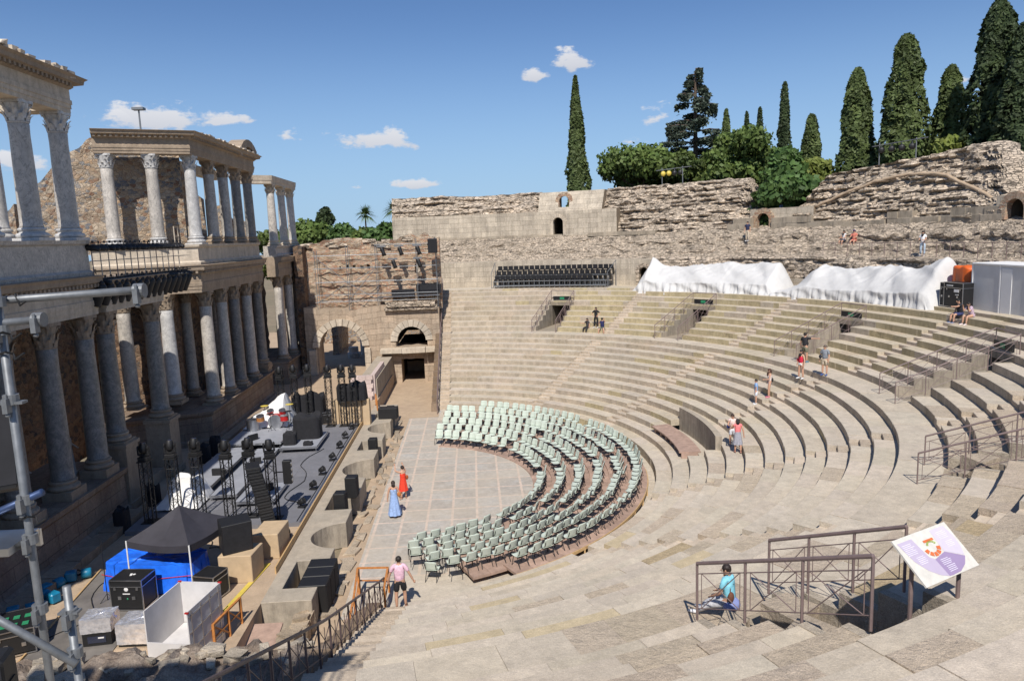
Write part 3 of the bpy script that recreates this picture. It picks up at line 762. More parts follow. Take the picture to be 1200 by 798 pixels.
def capital(z0, h, r, seed=0):
    mb = MB(); rg = random.Random(seed)
    mb.lathe((0, 0, 0), [(r * 1.06, z0), (r * 1.1, z0 + .04), (r * .98, z0 + .07), (r * 1.0, z0 + h * .5), (r * 1.22, z0 + h * .85)], 16)
    for tier, (zb, hh, ro) in enumerate(((z0 + .05, h * .36, 1.0), (z0 + h * .2, h * .45, 1.02))):
        for i in range(8):
            a = 2 * pi * (i + .5 * tier) / 8; e = V((cos(a), sin(a), 0)); t = V((-sin(a), cos(a), 0)); vs = []
            k = 5; br = rg.random()
            for q in range(k):
                f = q / (k - 1); out = r * ro + .02 + (.14 * f * f) * (1 if br > .2 else .5); z = zb + hh * (f - .22 * max(0, f - .75) * 4 * .5)
                w = r * .34 * (1 - .55 * f * f)
                vs += [e * out - t * w + V((0, 0, z)), e * (out + .035) + V((0, 0, z)), e * out + t * w + V((0, 0, z))]
            fs = []
            for q in range(k - 1): fs += [(q * 3, q * 3 + 1, q * 3 + 4, q * 3 + 3), (q * 3 + 1, q * 3 + 2, q * 3 + 5, q * 3 + 4)]
            mb.add(vs, fs)
    for i in range(4):
        a = pi / 4 + i * pi / 2; e = V((cos(a), sin(a), 0)); mb.tube([e * (r * 1.0) + V((0, 0, z0 + h * .6)), e * (r * 1.3) + V((0, 0, z0 + h * .8)), e * (r * 1.5) + V((0, 0, z0 + h * .84)), e * (r * 1.42) + V((0, 0, z0 + h * .74))], [.05, .06, .06, .04], 6)
    poly = []
    for i in range(4):
        a = pi / 4 + i * pi / 2; e = V((cos(a), sin(a))); t = V((-sin(a), cos(a)))
        poly += [tuple(e * r * 1.62 - t * .07), tuple(e * r * 1.62 + t * .07)]
        b = a + pi / 4; poly.append((r * 1.12 * cos(b), r * 1.12 * sin(b)))
    mb.prism(poly, z0 + h * .86, z0 + h)
    return mb
def base_mb(z0, r, plinth):
    mb = MB()
    if plinth: mb.box((0, 0, z0 + plinth / 2), (r * 2.75, r * 2.75, plinth))
    z = z0 + plinth; pr = []
    for a in range(7): t = -pi / 2 + pi * a / 6; pr.append((r * 1.22 + .09 * cos(t), z + .09 + .09 * sin(t)))
    pr += [(r * 1.14, z + .2), (r * 1.1, z + .25)]
    for a in range(5): t = -pi / 2 + pi * a / 4; pr.append((r * 1.12 + .055 * cos(t), z + .31 + .055 * sin(t)))
    pr += [(r * 1.03, z + .38)]
    mb.lathe((0, 0, 0), [(r * .5, z)] + pr + [(r * .5, z + .39)], 20); return mb
def column(parent, x, y, z0, z1, r, m, mc, plinth=.12, cap=.85, seed=0):
    zb = z0 + plinth + .38; zt = z1 - cap; mb = MB(); n = 9; c = rng.uniform(.88, 1.08); mb.tint = (c, c, c)
    rr = []; pts = []
    for i in range(n + 1):
        f = i / n; rad = r * (1 - .14 * f ** 1.6); rr.append(rad); pts.append((x, y, zb + (zt - zb) * f))
    pr = [(r * 1.06, zb), (r * 1.06, zb + .05)] + [(q, p[2] + (.08 if i == 0 else 0)) for i, (q, p) in enumerate(zip(rr, pts))] + [(rr[-1] * 1.07, zt - .04), (rr[-1] * 1.07, zt)]
    pr.sort(key=lambda q: q[1]); mb.lathe((x, y, 0), pr, 24)
    sh = mb.build('column', m, parent, world=True, smooth=True)
    b = base_mb(z0, r, plinth); b.v = [(p[0] + x, p[1] + y, p[2]) for p in b.v]; o = b.build('column_base', mc, None, smooth=False)
    me = o.data; me.transform(Matrix.Translation(-V(parent.location))); o.parent = sh
    k = capital(zt, cap, r * .88, seed); k.v = [(p[0] + x, p[1] + y, p[2]) for p in k.v]; k.tint = (1, 1, 1); o = k.build('capital', mc, None)
    o.data.transform(Matrix.Translation(-V(parent.location))); o.parent = sh
    return sh
def flat_wall(name, m, P0, ux, L, z0, ztf, parent, holes=(), disp=0.0, thick=.8, cell=.2, seed=0, jag=.25, world=True):
    """vertical wall along ux from P0, front face to the right of ux, holes = (s, z0, w, h, arched)"""
    P0 = V((P0[0], P0[1], 0)); ux = V((ux[0], ux[1], 0)).normalized(); nn = V((ux.y, -ux.x, 0)); nu = max(1, int(L / cell))
    ztf_ = ztf if callable(ztf) else (lambda s: ztf)
    zmax = max(ztf_(L * i / nu) for i in range(nu + 1)); nv = max(1, int((zmax - z0) / cell)); mb = MB()
    def pt(i, j):
        s = L * i / nu; zt = ztf_(s) + (jag * noise.noise(V((s * 1.3, seed, 0))) if jag else 0); z = z0 + (zt - z0) * j / nv
        d = disp * (noise.noise(V((s * .9, z * 1.3, seed))) + .5 * noise.noise(V((s * 2.9, z * 3, seed)))) if disp else 0
        return P0 + ux * s + nn * d + V((0, 0, z))
    vs = [pt(i, j) for j in range(nv + 1) for i in range(nu + 1)]; nf = len(vs); vs += [p - nn * thick for p in vs]
    fs = []; uv = []
    open_ = {}
    for j in range(nv):
        for i in range(nu):
            s = L * (i + .5) / nu; z = z0 + (ztf_(s) - z0) * (j + .5) / nv; h = False
            for (hs, hz, w, hh, ar) in holes:
                if ar:
                    zc = hz + hh - w / 2
                    if (abs(s - hs) < w / 2 and hz <= z < zc) or (z >= zc and hypot(s - hs, z - zc) < w / 2): h = True
                elif abs(s - hs) < w / 2 and hz <= z < hz + hh: h = True
            open_[i, j] = h
    q = lambda i, j: (L * i / nu, z0 + (zmax - z0) * j / nv)
    for j in range(nv):
        for i in range(nu):
            if open_[i, j]: continue
            p = j * (nu + 1) + i
            fs.append((p, p + 1, p + nu + 2, p + nu + 1)); uv.append([q(i, j), q(i + 1, j), q(i + 1, j + 1), q(i, j + 1)])
            fs.append(tuple(nf + k for k in (p + nu + 1, p + nu + 2, p + 1, p))); uv.append([q(i, j)] * 4)
            for (di, dj, a, b) in ((-1, 0, p, p + nu + 1), (1, 0, p + 1, p + nu + 2), (0, -1, p, p + 1), (0, 1, p + nu + 1, p + nu + 2)):
                if open_.get((i + di, j + dj), True): fs.append((a, b, nf + b, nf + a)); uv.append([(0, 0), (.3, 0), (.3, .8), (0, .8)])
    mb.add(vs, fs, uv); return mb.build(name, m, parent, world=world and parent is not None)
def voussoirs(mb, C, ux, w, ring, d, n=11, a0=0, a1=pi, wid=.09):
    C = V(C); ux = V(ux)
    for i in range(n):
        p = a0 + (a1 - a0) * i / n + .012; q = a0 + (a1 - a0) * (i + 1) / n - .012; c = rng.uniform(.85, 1.1); mb.tint = (c, c, c)
        poly = [((w / 2 - wid) * cos(p), (w / 2 - wid) * sin(p)), ((w / 2 + ring) * cos(p), (w / 2 + ring) * sin(p)), ((w / 2 + ring) * cos(q), (w / 2 + ring) * sin(q)), ((w / 2 - wid) * cos(q), (w / 2 - wid) * sin(q))]
        mb.extr(poly, C, ux, (0, 0, 1), d)
    mb.tint = (1, 1, 1)

FR = thing('stage_building', 'two-storey Roman stage building with grey marble columns, entablatures and rubble back walls', 'ruin', (-10, 0, 1.08))
# podium
pod_prof = lambda zt: [(0, 1.0), (.28, 1.0), (.28, 1.35), (.1, 1.5), (.06, zt - .35), (.2, zt - .2), (.24, zt), (-3.8, zt), (-3.8, 1.0)]
mb = MB()
molding(mb, [(-9.75, -28), (-9.75, -6.4)], pod_prof(3.15))
molding(mb, [(-10.9, -6.4), (-10.9, -5.0)], [(0, 1.0), (0, 3.1), (-2.8, 3.1), (-2.8, 1.0)])
molding(mb, [(-14.8, 2.4), (-9.75, 4.4), (-9.75, 17.4)], [(0, 1.0), (.2, 1.0), (.2, 1.3), (.05, 1.45), (.04, 2.72), (.18, 2.85), (.24, 3.05), (-2.7, 3.05), (-2.7, 1.0)])
molding(mb, [(-11.2, 17.4), (-11.2, 21.8)], [(0, 1.0), (0, 2.9), (-2.3, 2.9), (-2.3, 1.0)])
molding(mb, [(-9.75, 21.8), (-9.75, 30.3)], pod_prof(2.95))
mb.build('podium', M_pod, FR, world=True)
for (x, y, w, h) in ((-10.2, -5.6, 1.15, 4.1), (-10.2, -1.0, 1.15, 4.05), (-10.2, 16.9, .95, 3.55)):
    mb = MB(); mb.box((x, y, (1 + h) / 2), (w, w, h - 1.0), j=.02); mb.box((x, y, h - .1), (w + .16, w + .16, .16)); mb.box((x, y, 1.3), (w + .2, w + .2, .3)); mb.build('pedestal', M_corn, FR, world=True)
mb = MB()   # stepped lower course along the foot
for i in range(16):
    c = rng.uniform(.75, 1.0); mb.tint = (c, c, c); mb.box((-9.15, -27.2 + i * 1.32, 1.2 + rng.uniform(-.03, .03)), (.75, 1.3, .42), j=.03)
mb.build('foot_course', M_corn, FR, world=True); mb = MB(); mb.box((-9.2, 11.0, 1.14), (.6, 12.8, .3), j=.02); mb.build('foot_course', M_corn, FR, world=True); mb = MB(); mb.box((-10.8, -3.3, 1.35), (1.6, 3.2, .6)); mb.box((-11.6, -3.3, 1.7), (1.6, 3.2, .9))
mb.build('portal_step', M_corn, FR, world=True)
# lower columns
low_cols = [(-10.2, -20.5), (-10.2, -17.9), (-10.2, -15.3), (-10.2, -12.7), (-10.2, -10.0), (-10.2, -7.35)]
for i, (x, y) in enumerate(low_cols): column(FR, x, y, 3.15, 9.92, .40, M_marbd, M_corn, plinth=.36, cap=.95, seed=i)
column(FR, -10.2, -5.6, 4.1, 9.92, .40, M_marbd, M_corn, plinth=.08, cap=.95, seed=20)
column(FR, -10.2, -1.0, 4.05, 9.92, .41, M_marbd, M_corn, plinth=.08, cap=.95, seed=21)
column(FR, -13.85, 3.9, 3.5, 9.92, .40, M_marb, M_corn, plinth=.1, cap=.9, seed=22)
column(FR, -11.8, 4.68, 3.55, 9.92, .40, M_marbw, M_corn, plinth=.2, cap=.9, seed=23)
for i, (y, z0) in enumerate(((6.4, 3.05), (9.15, 3.05), (11.6, 3.05), (14.3, 3.05), (16.85, 3.55))): column(FR, -10.2, y, z0, 9.92, .39, [M_marb, M_marb, M_marbd, M_marb, M_marbd][i], M_corn, plinth=.15, cap=.9, seed=30 + i)
for i, y in enumerate((22.8, 26.0, 29.0)): column(FR, -10.2, y, 2.95, 9.92, .39, M_marb, M_corn, plinth=.12, cap=.9, seed=40 + i)
# second row against the wall
for i, (x, y) in enumerate(((-12.6, -10.0), (-12.6, -15.3), (-12.4, 9.0), (-12.4, 14.4), (-12.4, 24.5))): column(FR, x, y, 3.1, 9.92, .36, M_marb, M_corn, plinth=.1, cap=.85, seed=50 + i)
# lower entablature
def entab(name, path, z0, z1, back, m1, m2, dz=True, proj=.42):
    h = z1 - z0; a = h * .36; f = h * .66; mb = MB()
    mb.mi = 0
    molding(mb, path, [(0, z0), (.0, z0 + a * .33), (.03, z0 + a * .34), (.03, z0 + a * .66), (.06, z0 + a * .67), (.06, z0 + a), (.02, z0 + a + .02), (.02, z0 + f), (-back, z0 + f), (-back, z0)])
    mb.mi = 1
    molding(mb, path, [(.05, z0 + f), (.14, z0 + f + .09), (.14, z0 + f + h * .1), (proj * .75, z0 + f + h * .16), (proj * .8, z0 + f + h * .26), (proj, z1 - .02), (proj * .9, z1), (-back - .1, z1 + .01), (-back - .1, z0 + f)])
    if dz: dentils(mb, path, .24, z0 + f + h * .09)
    return mb.build(name, [m1, m2], FR, world=True)
entab('entablature', [(-9.78, -28), (-9.78, -6.75)], 9.92, 11.52, 1.0, M_lime, M_corn)
entab('entablature', [(-9.72, -6.2), (-9.72, -.45)], 9.92, 11.3, .95, M_lime, M_corn)
entab('entablature', [(-14.6, 3.1), (-9.78, 4.97), (-9.78, 17.35)], 9.92, 11.5, .9, M_corn, M_corn)
entab('entablature', [(-11.4, 17.5), (-11.4, 21.6)], 9.95, 11.4, .8, M_corn, M_corn)
entab('entablature', [(-9.78, 21.7), (-9.78, 30.2)], 9.92, 11.5, .9, M_corn, M_corn)
# floors of the upper storey
mb = MB(); mb.box((-12.6, -17.4, 11.35), (4.2, 21, .3)); mb.box((-12.6, -3.2, 11.15), (4.2, 6.8, .3)); mb.prism([(-14.9, 3.4), (-9.95, 5.3), (-9.95, 17.3), (-16.2, 17.3), (-16.2, 3.4)], 11.2, 11.5); mb.box((-13.0, 19.6, 11.25), (2.4, 4.0, .3)); mb.box((-12.6, 26, 11.35), (3.9, 8, .3)); mb.build('upper_floor', M_corn, FR, world=True)
# upper podiums
def upod(path, zt, m):
    mb = MB(); molding(mb, path, [(.1, 11.52), (.12, 11.66), (.0, 11.75), (-.02, zt - .2), (.1, zt - .13), (.12, zt), (-1.0, zt), (-1.0, 11.52)]); mb.build('upper_podium', m, FR, world=True)
upod([(-9.85, -28), (-9.85, -6.85)], 12.95, M_marb); upod([(-14.9, 3.25), (-9.85, 5.2), (-9.85, 17.25)], 12.68, M_lime); upod([(-9.85, 21.8), (-9.85, 30.1)], 12.4, M_marb)
# upper columns
for i, y in enumerate((-17.6, -15.0, -12.5, -9.9, -7.4)): column(FR, -10.2, y, 12.95, 17.95, .37, M_marb, M_marbw, plinth=.12, cap=.8, seed=60 + i)
column(FR, -11.7, -9.4, 12.95, 17.95, .36, M_marbw, M_marbw, plinth=.12, cap=.8, seed=66)
for i, (x, y, m) in enumerate(((-13.85, 3.9, M_marb), (-11.8, 4.7, M_marb), (-10.15, 5.9, M_marbw), (-10.2, 9.0, M_marb), (-10.2, 11.6, M_marb), (-10.2, 14.15, M_marbd), (-10.2, 16.8, M_marbd))): column(FR, x, y, 12.68, 17.72, .35, m, M_marbw if i < 3 else M_corn, plinth=.08, cap=.78, seed=70 + i)
for i, y in enumerate((22.8, 26.1, 29.1)): column(FR, -10.2, y, 12.4, 17.3, .34, M_marb, M_lime, plinth=.08, cap=.7, seed=80 + i)
entab('upper_entablature', [(-9.8, -28), (-9.8, -7.0), (-12.2, -7.0)], 17.95, 19.35, .85, M_lime, M_corn, proj=.55)
entab('upper_entablature', [(-14.2, 3.35), (-9.75, 5.08), (-9.75, 17.2), (-11, 17.2)], 17.72, 18.95, .8, M_corn, M_corn, proj=.55)
mb = MB(); molding(mb, [(-12.4, 20.5), (-9.85, 22.1), (-9.85, 30.0)], [(0, 17.3), (.02, 17.55), (.05, 17.56), (.1, 17.95), (-.7, 17.95), (-.7, 17.3)]); mb.build('upper_entablature', M_lime, FR, world=True)
mb = MB(); molding(mb, [(-12.2, 7.5), (-12.2, 17.5)], [(0, 17.3), (.05, 17.9), (-.6, 17.9), (-.6, 17.3)]); mb.build('rear_architrave', M_lime, FR, world=True)
mb = MB()   # chipped blocks and bright edges on the cornices
for i in range(34):
    y = -20 + i * .38 + rng.uniform(-.06, .06)
    if rng.random() < .75: c = rng.uniform(.9, 1.3); mb.tint = (c, c, c); mb.box((-9.72 + rng.uniform(-.12, .1), y, 19.36 + rng.uniform(0, .12)), (.75, .34, .14 + rng.random() * .12), j=.05)
for i in range(26):
    if rng.random() < .6: c = rng.uniform(1.0, 1.4); mb.tint = (c, c, c); mb.box((-9.7 + rng.uniform(-.1, .1), 5.7 + i * .45, 18.97 + rng.uniform(0, .04)), (.8, .42, .1), j=.04)
mb.build('cornice_blocks', M_lime, FR, world=True)
mb = MB(); n = 7   # piece of a curved pediment
for i in range(n):
    a0 = D(50 + i * 13); a1 = a0 + D(12.4); c = rng.uniform(.8, 1.3); mb.tint = (c, c, c)
    R0 = 2.3; mb.extr([(R0 * cos(a0), R0 * sin(a0)), ((R0 + .5) * cos(a0), (R0 + .5) * sin(a0)), ((R0 + .5) * cos(a1), (R0 + .5) * sin(a1)), (R0 * cos(a1), R0 * sin(a1))], (-9.35, 15.2, 17.0), (0, 1, 0), (0, 0, 1), (-1.0, 0, 0))
mb.build('pediment_fragment', M_corn, FR, world=True)
# back walls
flat_wall('back_wall', M_rub2, (-14.8, 31), (0, -1), 25.2, 1.0, 11.2, FR, holes=[(31 - 19.6, 2.8, 2.0, 4.6, False)], disp=.16, thick=1.2, cell=.35, jag=0, seed=2)
flat_wall('back_wall', M_rub2, (-16.6, 5.8), (1, 0), 4.6, 1.0, 11.2, FR, disp=.12, thick=1.0, cell=.3, jag=0, seed=2)
flat_wall('back_wall', M_rub2, (-17.6, 5.8), (0, -1), 12.6, 1.0, 11.2, FR, holes=[(5.8 + 3.3, 3.0, 2.4, 5.2, False)], disp=.16, thick=1.2, cell=.35, jag=0, seed=2)
flat_wall('back_wall', M_rub2, (-14.8, -6.8), (0, -1), 21.2, 1.0, 11.2, FR, disp=.16, thick=1.2, cell=.35, jag=0, seed=2)
# front faces +x: rebuild orientation by running the wall the other way
def ruin_top(prof):
    def f(s):
        for (a, za), (b, zb) in zip(prof[:-1], prof[1:]):
            if a <= s <= b: return za + (zb - za) * (s - a) / (b - a)
        return prof[-1][1]
    return f
flat_wall('rubble_wall', M_rub, (-18.3, 3.75), (.932, .362), 7.9, 12.3, ruin_top([(0, 15.3), (.9, 16.5), (1.5, 17.2), (2.3, 17.9), (3.2, 18.5), (3.8, 18.65), (8.3, 18.6)]), FR, disp=.12, thick=1.3, cell=.2, seed=5, jag=.35)
flat_wall('rubble_wall', M_rub, (-21.5, 3.0), (1, .1), 2.9, 11.0, ruin_top([(0, 12.6), (1.2, 13.6), (2.9, 15.3)]), FR, disp=.15, thick=1.2, cell=.2, seed=15, jag=.4)
flat_wall('rubble_wall', M_rub, (-12.2, 6.7), (0, 1), 5.6, 12.3, ruin_top([(0, 17.6), (3.8, 17.6), (4.6, 17.0), (5.6, 14.0)]), FR, disp=.1, thick=1.0, cell=.2, seed=6, jag=.2)
flat_wall('rubble_wall', M_rub, (-14.6, 13.6), (1, .3), 2.2, 12.3, ruin_top([(0, 16.9), (1.4, 16.5), (2.2, 15.8)]), FR, disp=.1, thick=.8, cell=.2, seed=7, jag=.2)
flat_wall('rubble_wall', M_rub, (-13.8, 19.3), (1, .2), 2.6, 11.3, ruin_top([(0, 15.6), (.8, 15.6), (1.4, 14.6), (2.6, 14.3)]), FR, disp=.1, thick=.9, cell=.2, seed=8, jag=.25)
flat_wall('rubble_wall', M_rub, (-18.5, -1.0), (1, 1.1), 1.6, 11.3, 14.2, FR, disp=.1, thick=.9, cell=.25, seed=9, jag=.4)
flat_wall('end_pier', M_rub2, (-9.5, 25.9), (1, 0), .75, 1.0, 12.2, FR, disp=.2, thick=5.0, cell=.22, seed=12, jag=.3)

# ------------------------------------------------------------------ wall at the far end of the stage
EW = thing('end_gate_wall', 'ruined wall with a tall white stone arch and a dark vaulted side passage at the far end of the stage', 'wall', (-3, 25.5, 0))
flat_wall('masonry', M_ashlar2, (-8.9, 25.5), (1, 0), 11.65, 0, ruin_top([(0, 7.0), (4, 6.6), (6.8, 6.9), (9, 6.6), (11.7, 6.5)]), EW, holes=[(3.0, 1.0, 3.9, 4.4, True), (9.15, 3.2, 2.7, 1.88, True), (9.2, 0, 2.0, 2.15, False)], thick=2.4, cell=.125, jag=.25, seed=3)
mb = MB(); voussoirs(mb, (-5.9, 25.36, 3.45), (1, 0, 0), 3.9, .5, (0, .75, 0), 13, 0, pi, .1); mb.build('arch', M_lime, EW, world=True)
mb = MB(); voussoirs(mb, (.25, 25.4, 3.73), (1, 0, 0), 2.7, .5, (0, .6, 0), 11, 0, pi, .1); mb.build('arch', M_seat, EW, world=True)
mb = MB()
for i in range(5): c = rng.uniform(.85, 1.1); mb.tint = (c, c, c); mb.box((-8.3 + i * .0 - .02, 25.42, 1.3 + i * .44), (.62, .5, .43), j=.015); mb.box((-3.6, 25.42, 1.3 + i * .44), (.5, .5, .43), j=.015)
mb.build('jamb', M_lime, EW, world=True)
mb = MB(); mb.box((-1.5, 25.0, 2.98), (1.85, 1.0, .38), j=.02); mb.box((.45, 24.98, 2.97), (2.0, 1.0, .38), j=.02); mb.box((1.95, 25.0, 2.98), (.95, 1.0, .38), j=.02); mb.build('lintel', M_lime, EW, world=True)
mb = MB(); mb.box((.35, 25.35, 6.62), (4.6, .5, .4), j=.04); mb.box((.35, 25.3, 7.0), (4.2, .7, .35), j=.08); mb.build('cornice', M_ruin, EW, world=True)
mb = MB(); mb.tint = (.12, .1, .09)  # darkness of the tunnel painted into its tint
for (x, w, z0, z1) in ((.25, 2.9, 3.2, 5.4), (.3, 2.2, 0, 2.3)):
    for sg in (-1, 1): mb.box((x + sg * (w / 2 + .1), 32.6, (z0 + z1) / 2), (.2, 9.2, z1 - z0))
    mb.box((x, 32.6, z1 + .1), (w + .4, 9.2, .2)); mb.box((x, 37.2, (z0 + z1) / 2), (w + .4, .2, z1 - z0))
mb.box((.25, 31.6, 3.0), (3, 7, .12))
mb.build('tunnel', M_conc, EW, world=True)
flat_wall('upper_masonry', M_brick, (-9.4, 27.2), (1, 0), 12.4, 6.3, ruin_top([(0, 10.5), (.8, 11.9), (2, 12.7), (4.5, 12.8), (6.6, 12.5), (7.0, 11.8), (7.9, 12.1), (8.6, 12.6), (9.8, 13.0), (12.4, 12.6)]), EW, holes=[(3.6 + i * .62, 10.1, .26, .3, False) for i in range(6)] + [(10.4, 9.6, .4, .8, False)], disp=.2, thick=1.4, cell=.14, jag=.5, seed=33)
mb = MB()
for i in range(26):
    x = rng.uniform(-9, 2.4); mb.tint = (1, 1, 1); s = rng.uniform(.3, .8); mb.box((x, 27.6 + rng.uniform(-.2, .4), 12.35 + rng.uniform(-.3, .25)), (s * 1.6, .9, s * .5), j=.12)
mb.build('capping_rubble', M_ruin, EW, world=True)
mb = MB()
c = [(-2.9, 13.9, .9, 7.0)]
mb.box((-2.15, 20.0, 1.25), (1.35, 10.8, 2.5)); mb.build('side_wall', M_conc, EW, world=True)
pk = thing('block_wall', 'pinkish block partition wall beside the sandy side passage', 'wall', (-2.2, 14.3, 0)); mb = MB()
for i in range(6):
    for j in range(3):
        cc = rng.uniform(.9, 1.1); mb.tint = (cc, cc, cc); mb.box((-2.55 + (j - 1) * .5 + (.12 if i % 2 else 0), 14.2, 1.25 + i * .3), (.49, .4, .29))
mb.build('blocks', M_pink, pk, world=True)
mb = MB(); mb.box((-1.72, 17.2, 1.45), (.3, 5.8, 2.9)); mb.build('return_wall', M_pink, pk, world=True)
RB = thing('courtyard_ruins', 'low pale ruin walls and a column stump seen through the far stage arch', 'ruin', (-6, 38, 1))
flat_wall('wall', M_rub, (-14, 46), (1, 0), 15, 1, 5.2, RB, disp=.1, thick=.7, cell=.3, seed=71, jag=.5)
flat_wall('wall', M_rub, (-8.3, 37), (0, 1), 6, 1, 4.4, RB, disp=.1, thick=.6, cell=.3, seed=72, jag=.5)
mb = MB(); mb.lathe((-5.6, 36.5, 0), [(.42, 1.0), (.4, 3.6), (.36, 4.0)], 14); mb.lathe((-6.4, 34.6, 0), [(.6, 1.0), (.62, 1.5), (.5, 1.6), (.48, 2.1)], 14); mb.build('column_stump', M_marbw, RB, world=True)
# ------------------------------------------------------------------ proscenium wall, stage
PW = thing('proscenium_wall', 'low cream concrete stage front with alternating rounded and square niches', 'wall', (-.6, -1, 0))
def arcp(cx, cy, r, a0, a1, n): return [(cx + r * cos(D(a0 + (a1 - a0) * i / n)), cy + r * sin(D(a0 + (a1 - a0) * i / n))) for i in range(n + 1)]
XF = .22
poly = [(-1.42, -15.4), (XF, -15.4)]
for kind, yc, w in (('r', -13.45, 2.1), ('c', -10.2, 2.5), ('r', -6.4, 2.1), ('c', -1.8, 3.0), ('r', 2.35, 1.9), ('c', 6.1, 2.7), ('r', 9.4, 1.2)):
    if kind == 'r': poly += [(XF, yc - w / 2), (-.95, yc - w / 2), (-.95, yc + w / 2), (XF, yc + w / 2)]
    else:
        e = arcp(XF + .12, yc, w / 2, 265, 95, 14); poly += [(min(XF, x), y) for x, y in e]
poly += [(XF, 12.3), (-1.42, 12.3)]
mb = MB(); mb.prism(poly, 0.0, 1.09); mb.build('niche_wall', M_conc, PW, world=True, bevel=.015)
mb = MB()
for i in range(40):
    y = -15 + i * .68; c = rng.uniform(.7, 1.0); mb.tint = (c, c * .95, c * .9); s = rng.uniform(.15, .5)
    mb.box((XF + .2 + rng.uniform(-.1, .3), y + rng.uniform(-.2, .2), s * .1), (rng.uniform(.2, .55), rng.uniform(.3, .9), s * .4), rz=rng.uniform(-.3, .3), j=.06)
mb.build('broken_ledge', M_rough, PW, world=True)
nb = thing('rubble_kerb', 'low broken rubble kerb in the dirt beside the wooden ramp', 'wall', (-.3, -17.5, 0)); mb = MB()
for i in range(22):
    c = rng.uniform(.6, .95); mb.tint = (c, c * .93, c * .85); mb.box((-.35 + .05 * i * .3 + rng.uniform(-.1, .1), -20.5 + i * .25, .35), (.5, .34, .6 + rng.random() * .3), rz=rng.uniform(-.3, .3), j=.08)
mb.build('stones', M_rough, nb, world=True)
def simple(name, label, cat, mb, m, loc, group=None, **k):
    """one-mesh thing, geometry in world coordinates, origin moved to loc"""
    mb.v = [(p[0] - loc[0], p[1] - loc[1], p[2] - loc[2]) for p in mb.v]
    o = mb.build(name, m, None, **k); o.location = loc; return tag(o, label, cat, group)
mb = MB()
for i in range(14): mb.box((-1.47, -12.6 + i * 1.5, 1.2), (.05, 1.48, .26))
simple('edge_board', 'long thin timber board along the front edge of the grey stage', 'board', mb, M_pale, (-1.47, -2.5, 1.08))
ST = thing('stage_platform', 'low grey concert stage deck with pale edge trim', 'stage', (-5, -1.2, 1.08))
mb = MB(); c = 1
for i in range(4):
    for j in range(8):
        c = rng.uniform(.93, 1.05); mb.tint = (c, c, c); mb.box((-7.72 + i * 1.775, -8.1 + j * 1.98, 1.17), (1.77, 1.975, .18))
mb.build('deck', M_stage, ST, world=True)
mb = MB(); mb.box((-1.60, -1.2, 1.272), (.07, 15.8, .02)); mb.box((-5.0, 6.75, 1.272), (7.1, .05, .02)); mb.build('edge_trim', M_alu, ST, world=True)
mb = MB(); mb.tube([(-1.75, -9.0, 1.28), (-1.72, -4, 1.28), (-1.76, 1, 1.28), (-1.7, 6.5, 1.28)], .018, 6); mb.build('cable', M_black, ST, world=True)
def riser(x0, x1, y0, y1, zt, label):
    t = thing('stage_riser', label, 'stage riser', ((x0 + x1) / 2, (y0 + y1) / 2, 1.27), group=None)
    mb = MB(); mb.box(((x0 + x1) / 2, (y0 + y1) / 2, zt - .035), (x1 - x0, y1 - y0, .07)); mb.build('deck', M_stage2, t, world=True)
    mb = MB()
    for a, b in (((x0, y0), (x1, y0)), ((x1, y0), (x1, y1)), ((x1, y1), (x0, y1)), ((x0, y1), (x0, y0))): mb.bar((*a, zt - .05), (*b, zt - .05), .045, .105)
    mb.build('frame', M_alu, t, world=True)
    for x in (x0 + .08, x1 - .08):
        for y in (y0 + .08, y1 - .08):
            mb = MB(); mb.tube([(x, y, 1.265), (x, y, zt - .07)], .024); mb.build('leg', M_alu, t, world=True)
riser(-5.0, -3.0, .95, 4.0, 1.56, 'light grey front riser carrying black covered keyboards')
riser(-8.1, -5.1, 1.6, 7.0, 1.72, 'light grey rear riser carrying the drum kit')
riser(-8.1, -6.6, -6.4, 1.4, 1.6, 'long light grey riser nearest the ruined podium')
riser(-6.3, -5.1, -6.0, 1.3, 1.5, 'narrow light grey riser lying in front of the long one')
riser(-4.9, -3.2, -7.0, -4.6, 1.5, 'small light grey riser between the near truss towers')

# --- truss towers with moving lights
def make_tower(h):
    t = thing('truss_tower', 'x', 'truss tower'); w = .17
    for sx in (-1, 1):
        for sy in (-1, 1):
            mb = MB(); mb.tube([(sx * w, sy * w, .02), (sx * w, sy * w, h)], .025, 6); mb.build('upright', M_black, t)
    mb = MB(); n = int(h / .36)
    for i in range(n):
        z0 = .05 + i * (h - .1) / n; z1 = z0 + (h - .1) / n; s = 1 if i % 2 else -1
        for (a, b) in (((-w, -w), (w, -w)), ((w, -w), (w, w)), ((w, w), (-w, w)), ((-w, w), (-w, -w))):
            p, q = (a, b) if s > 0 else (b, a); mb.tube([(*p, z0), (*q, z1)], .011, 5, cap=False)
            if i % 2 == 0: mb.tube([(*a, z0), (*b, z0)], .011, 5, cap=False)
    mb.build('lacing', M_black, t)
    mb = MB(); mb.box((0, 0, .012), (.6, .6, .024)); mb.build('base_plate', M_black, t)
    mb = MB(); mb.box((0, 0, h + .02), (.46, .46, .04)); mb.build('top_plate', M_black, t)
    return t
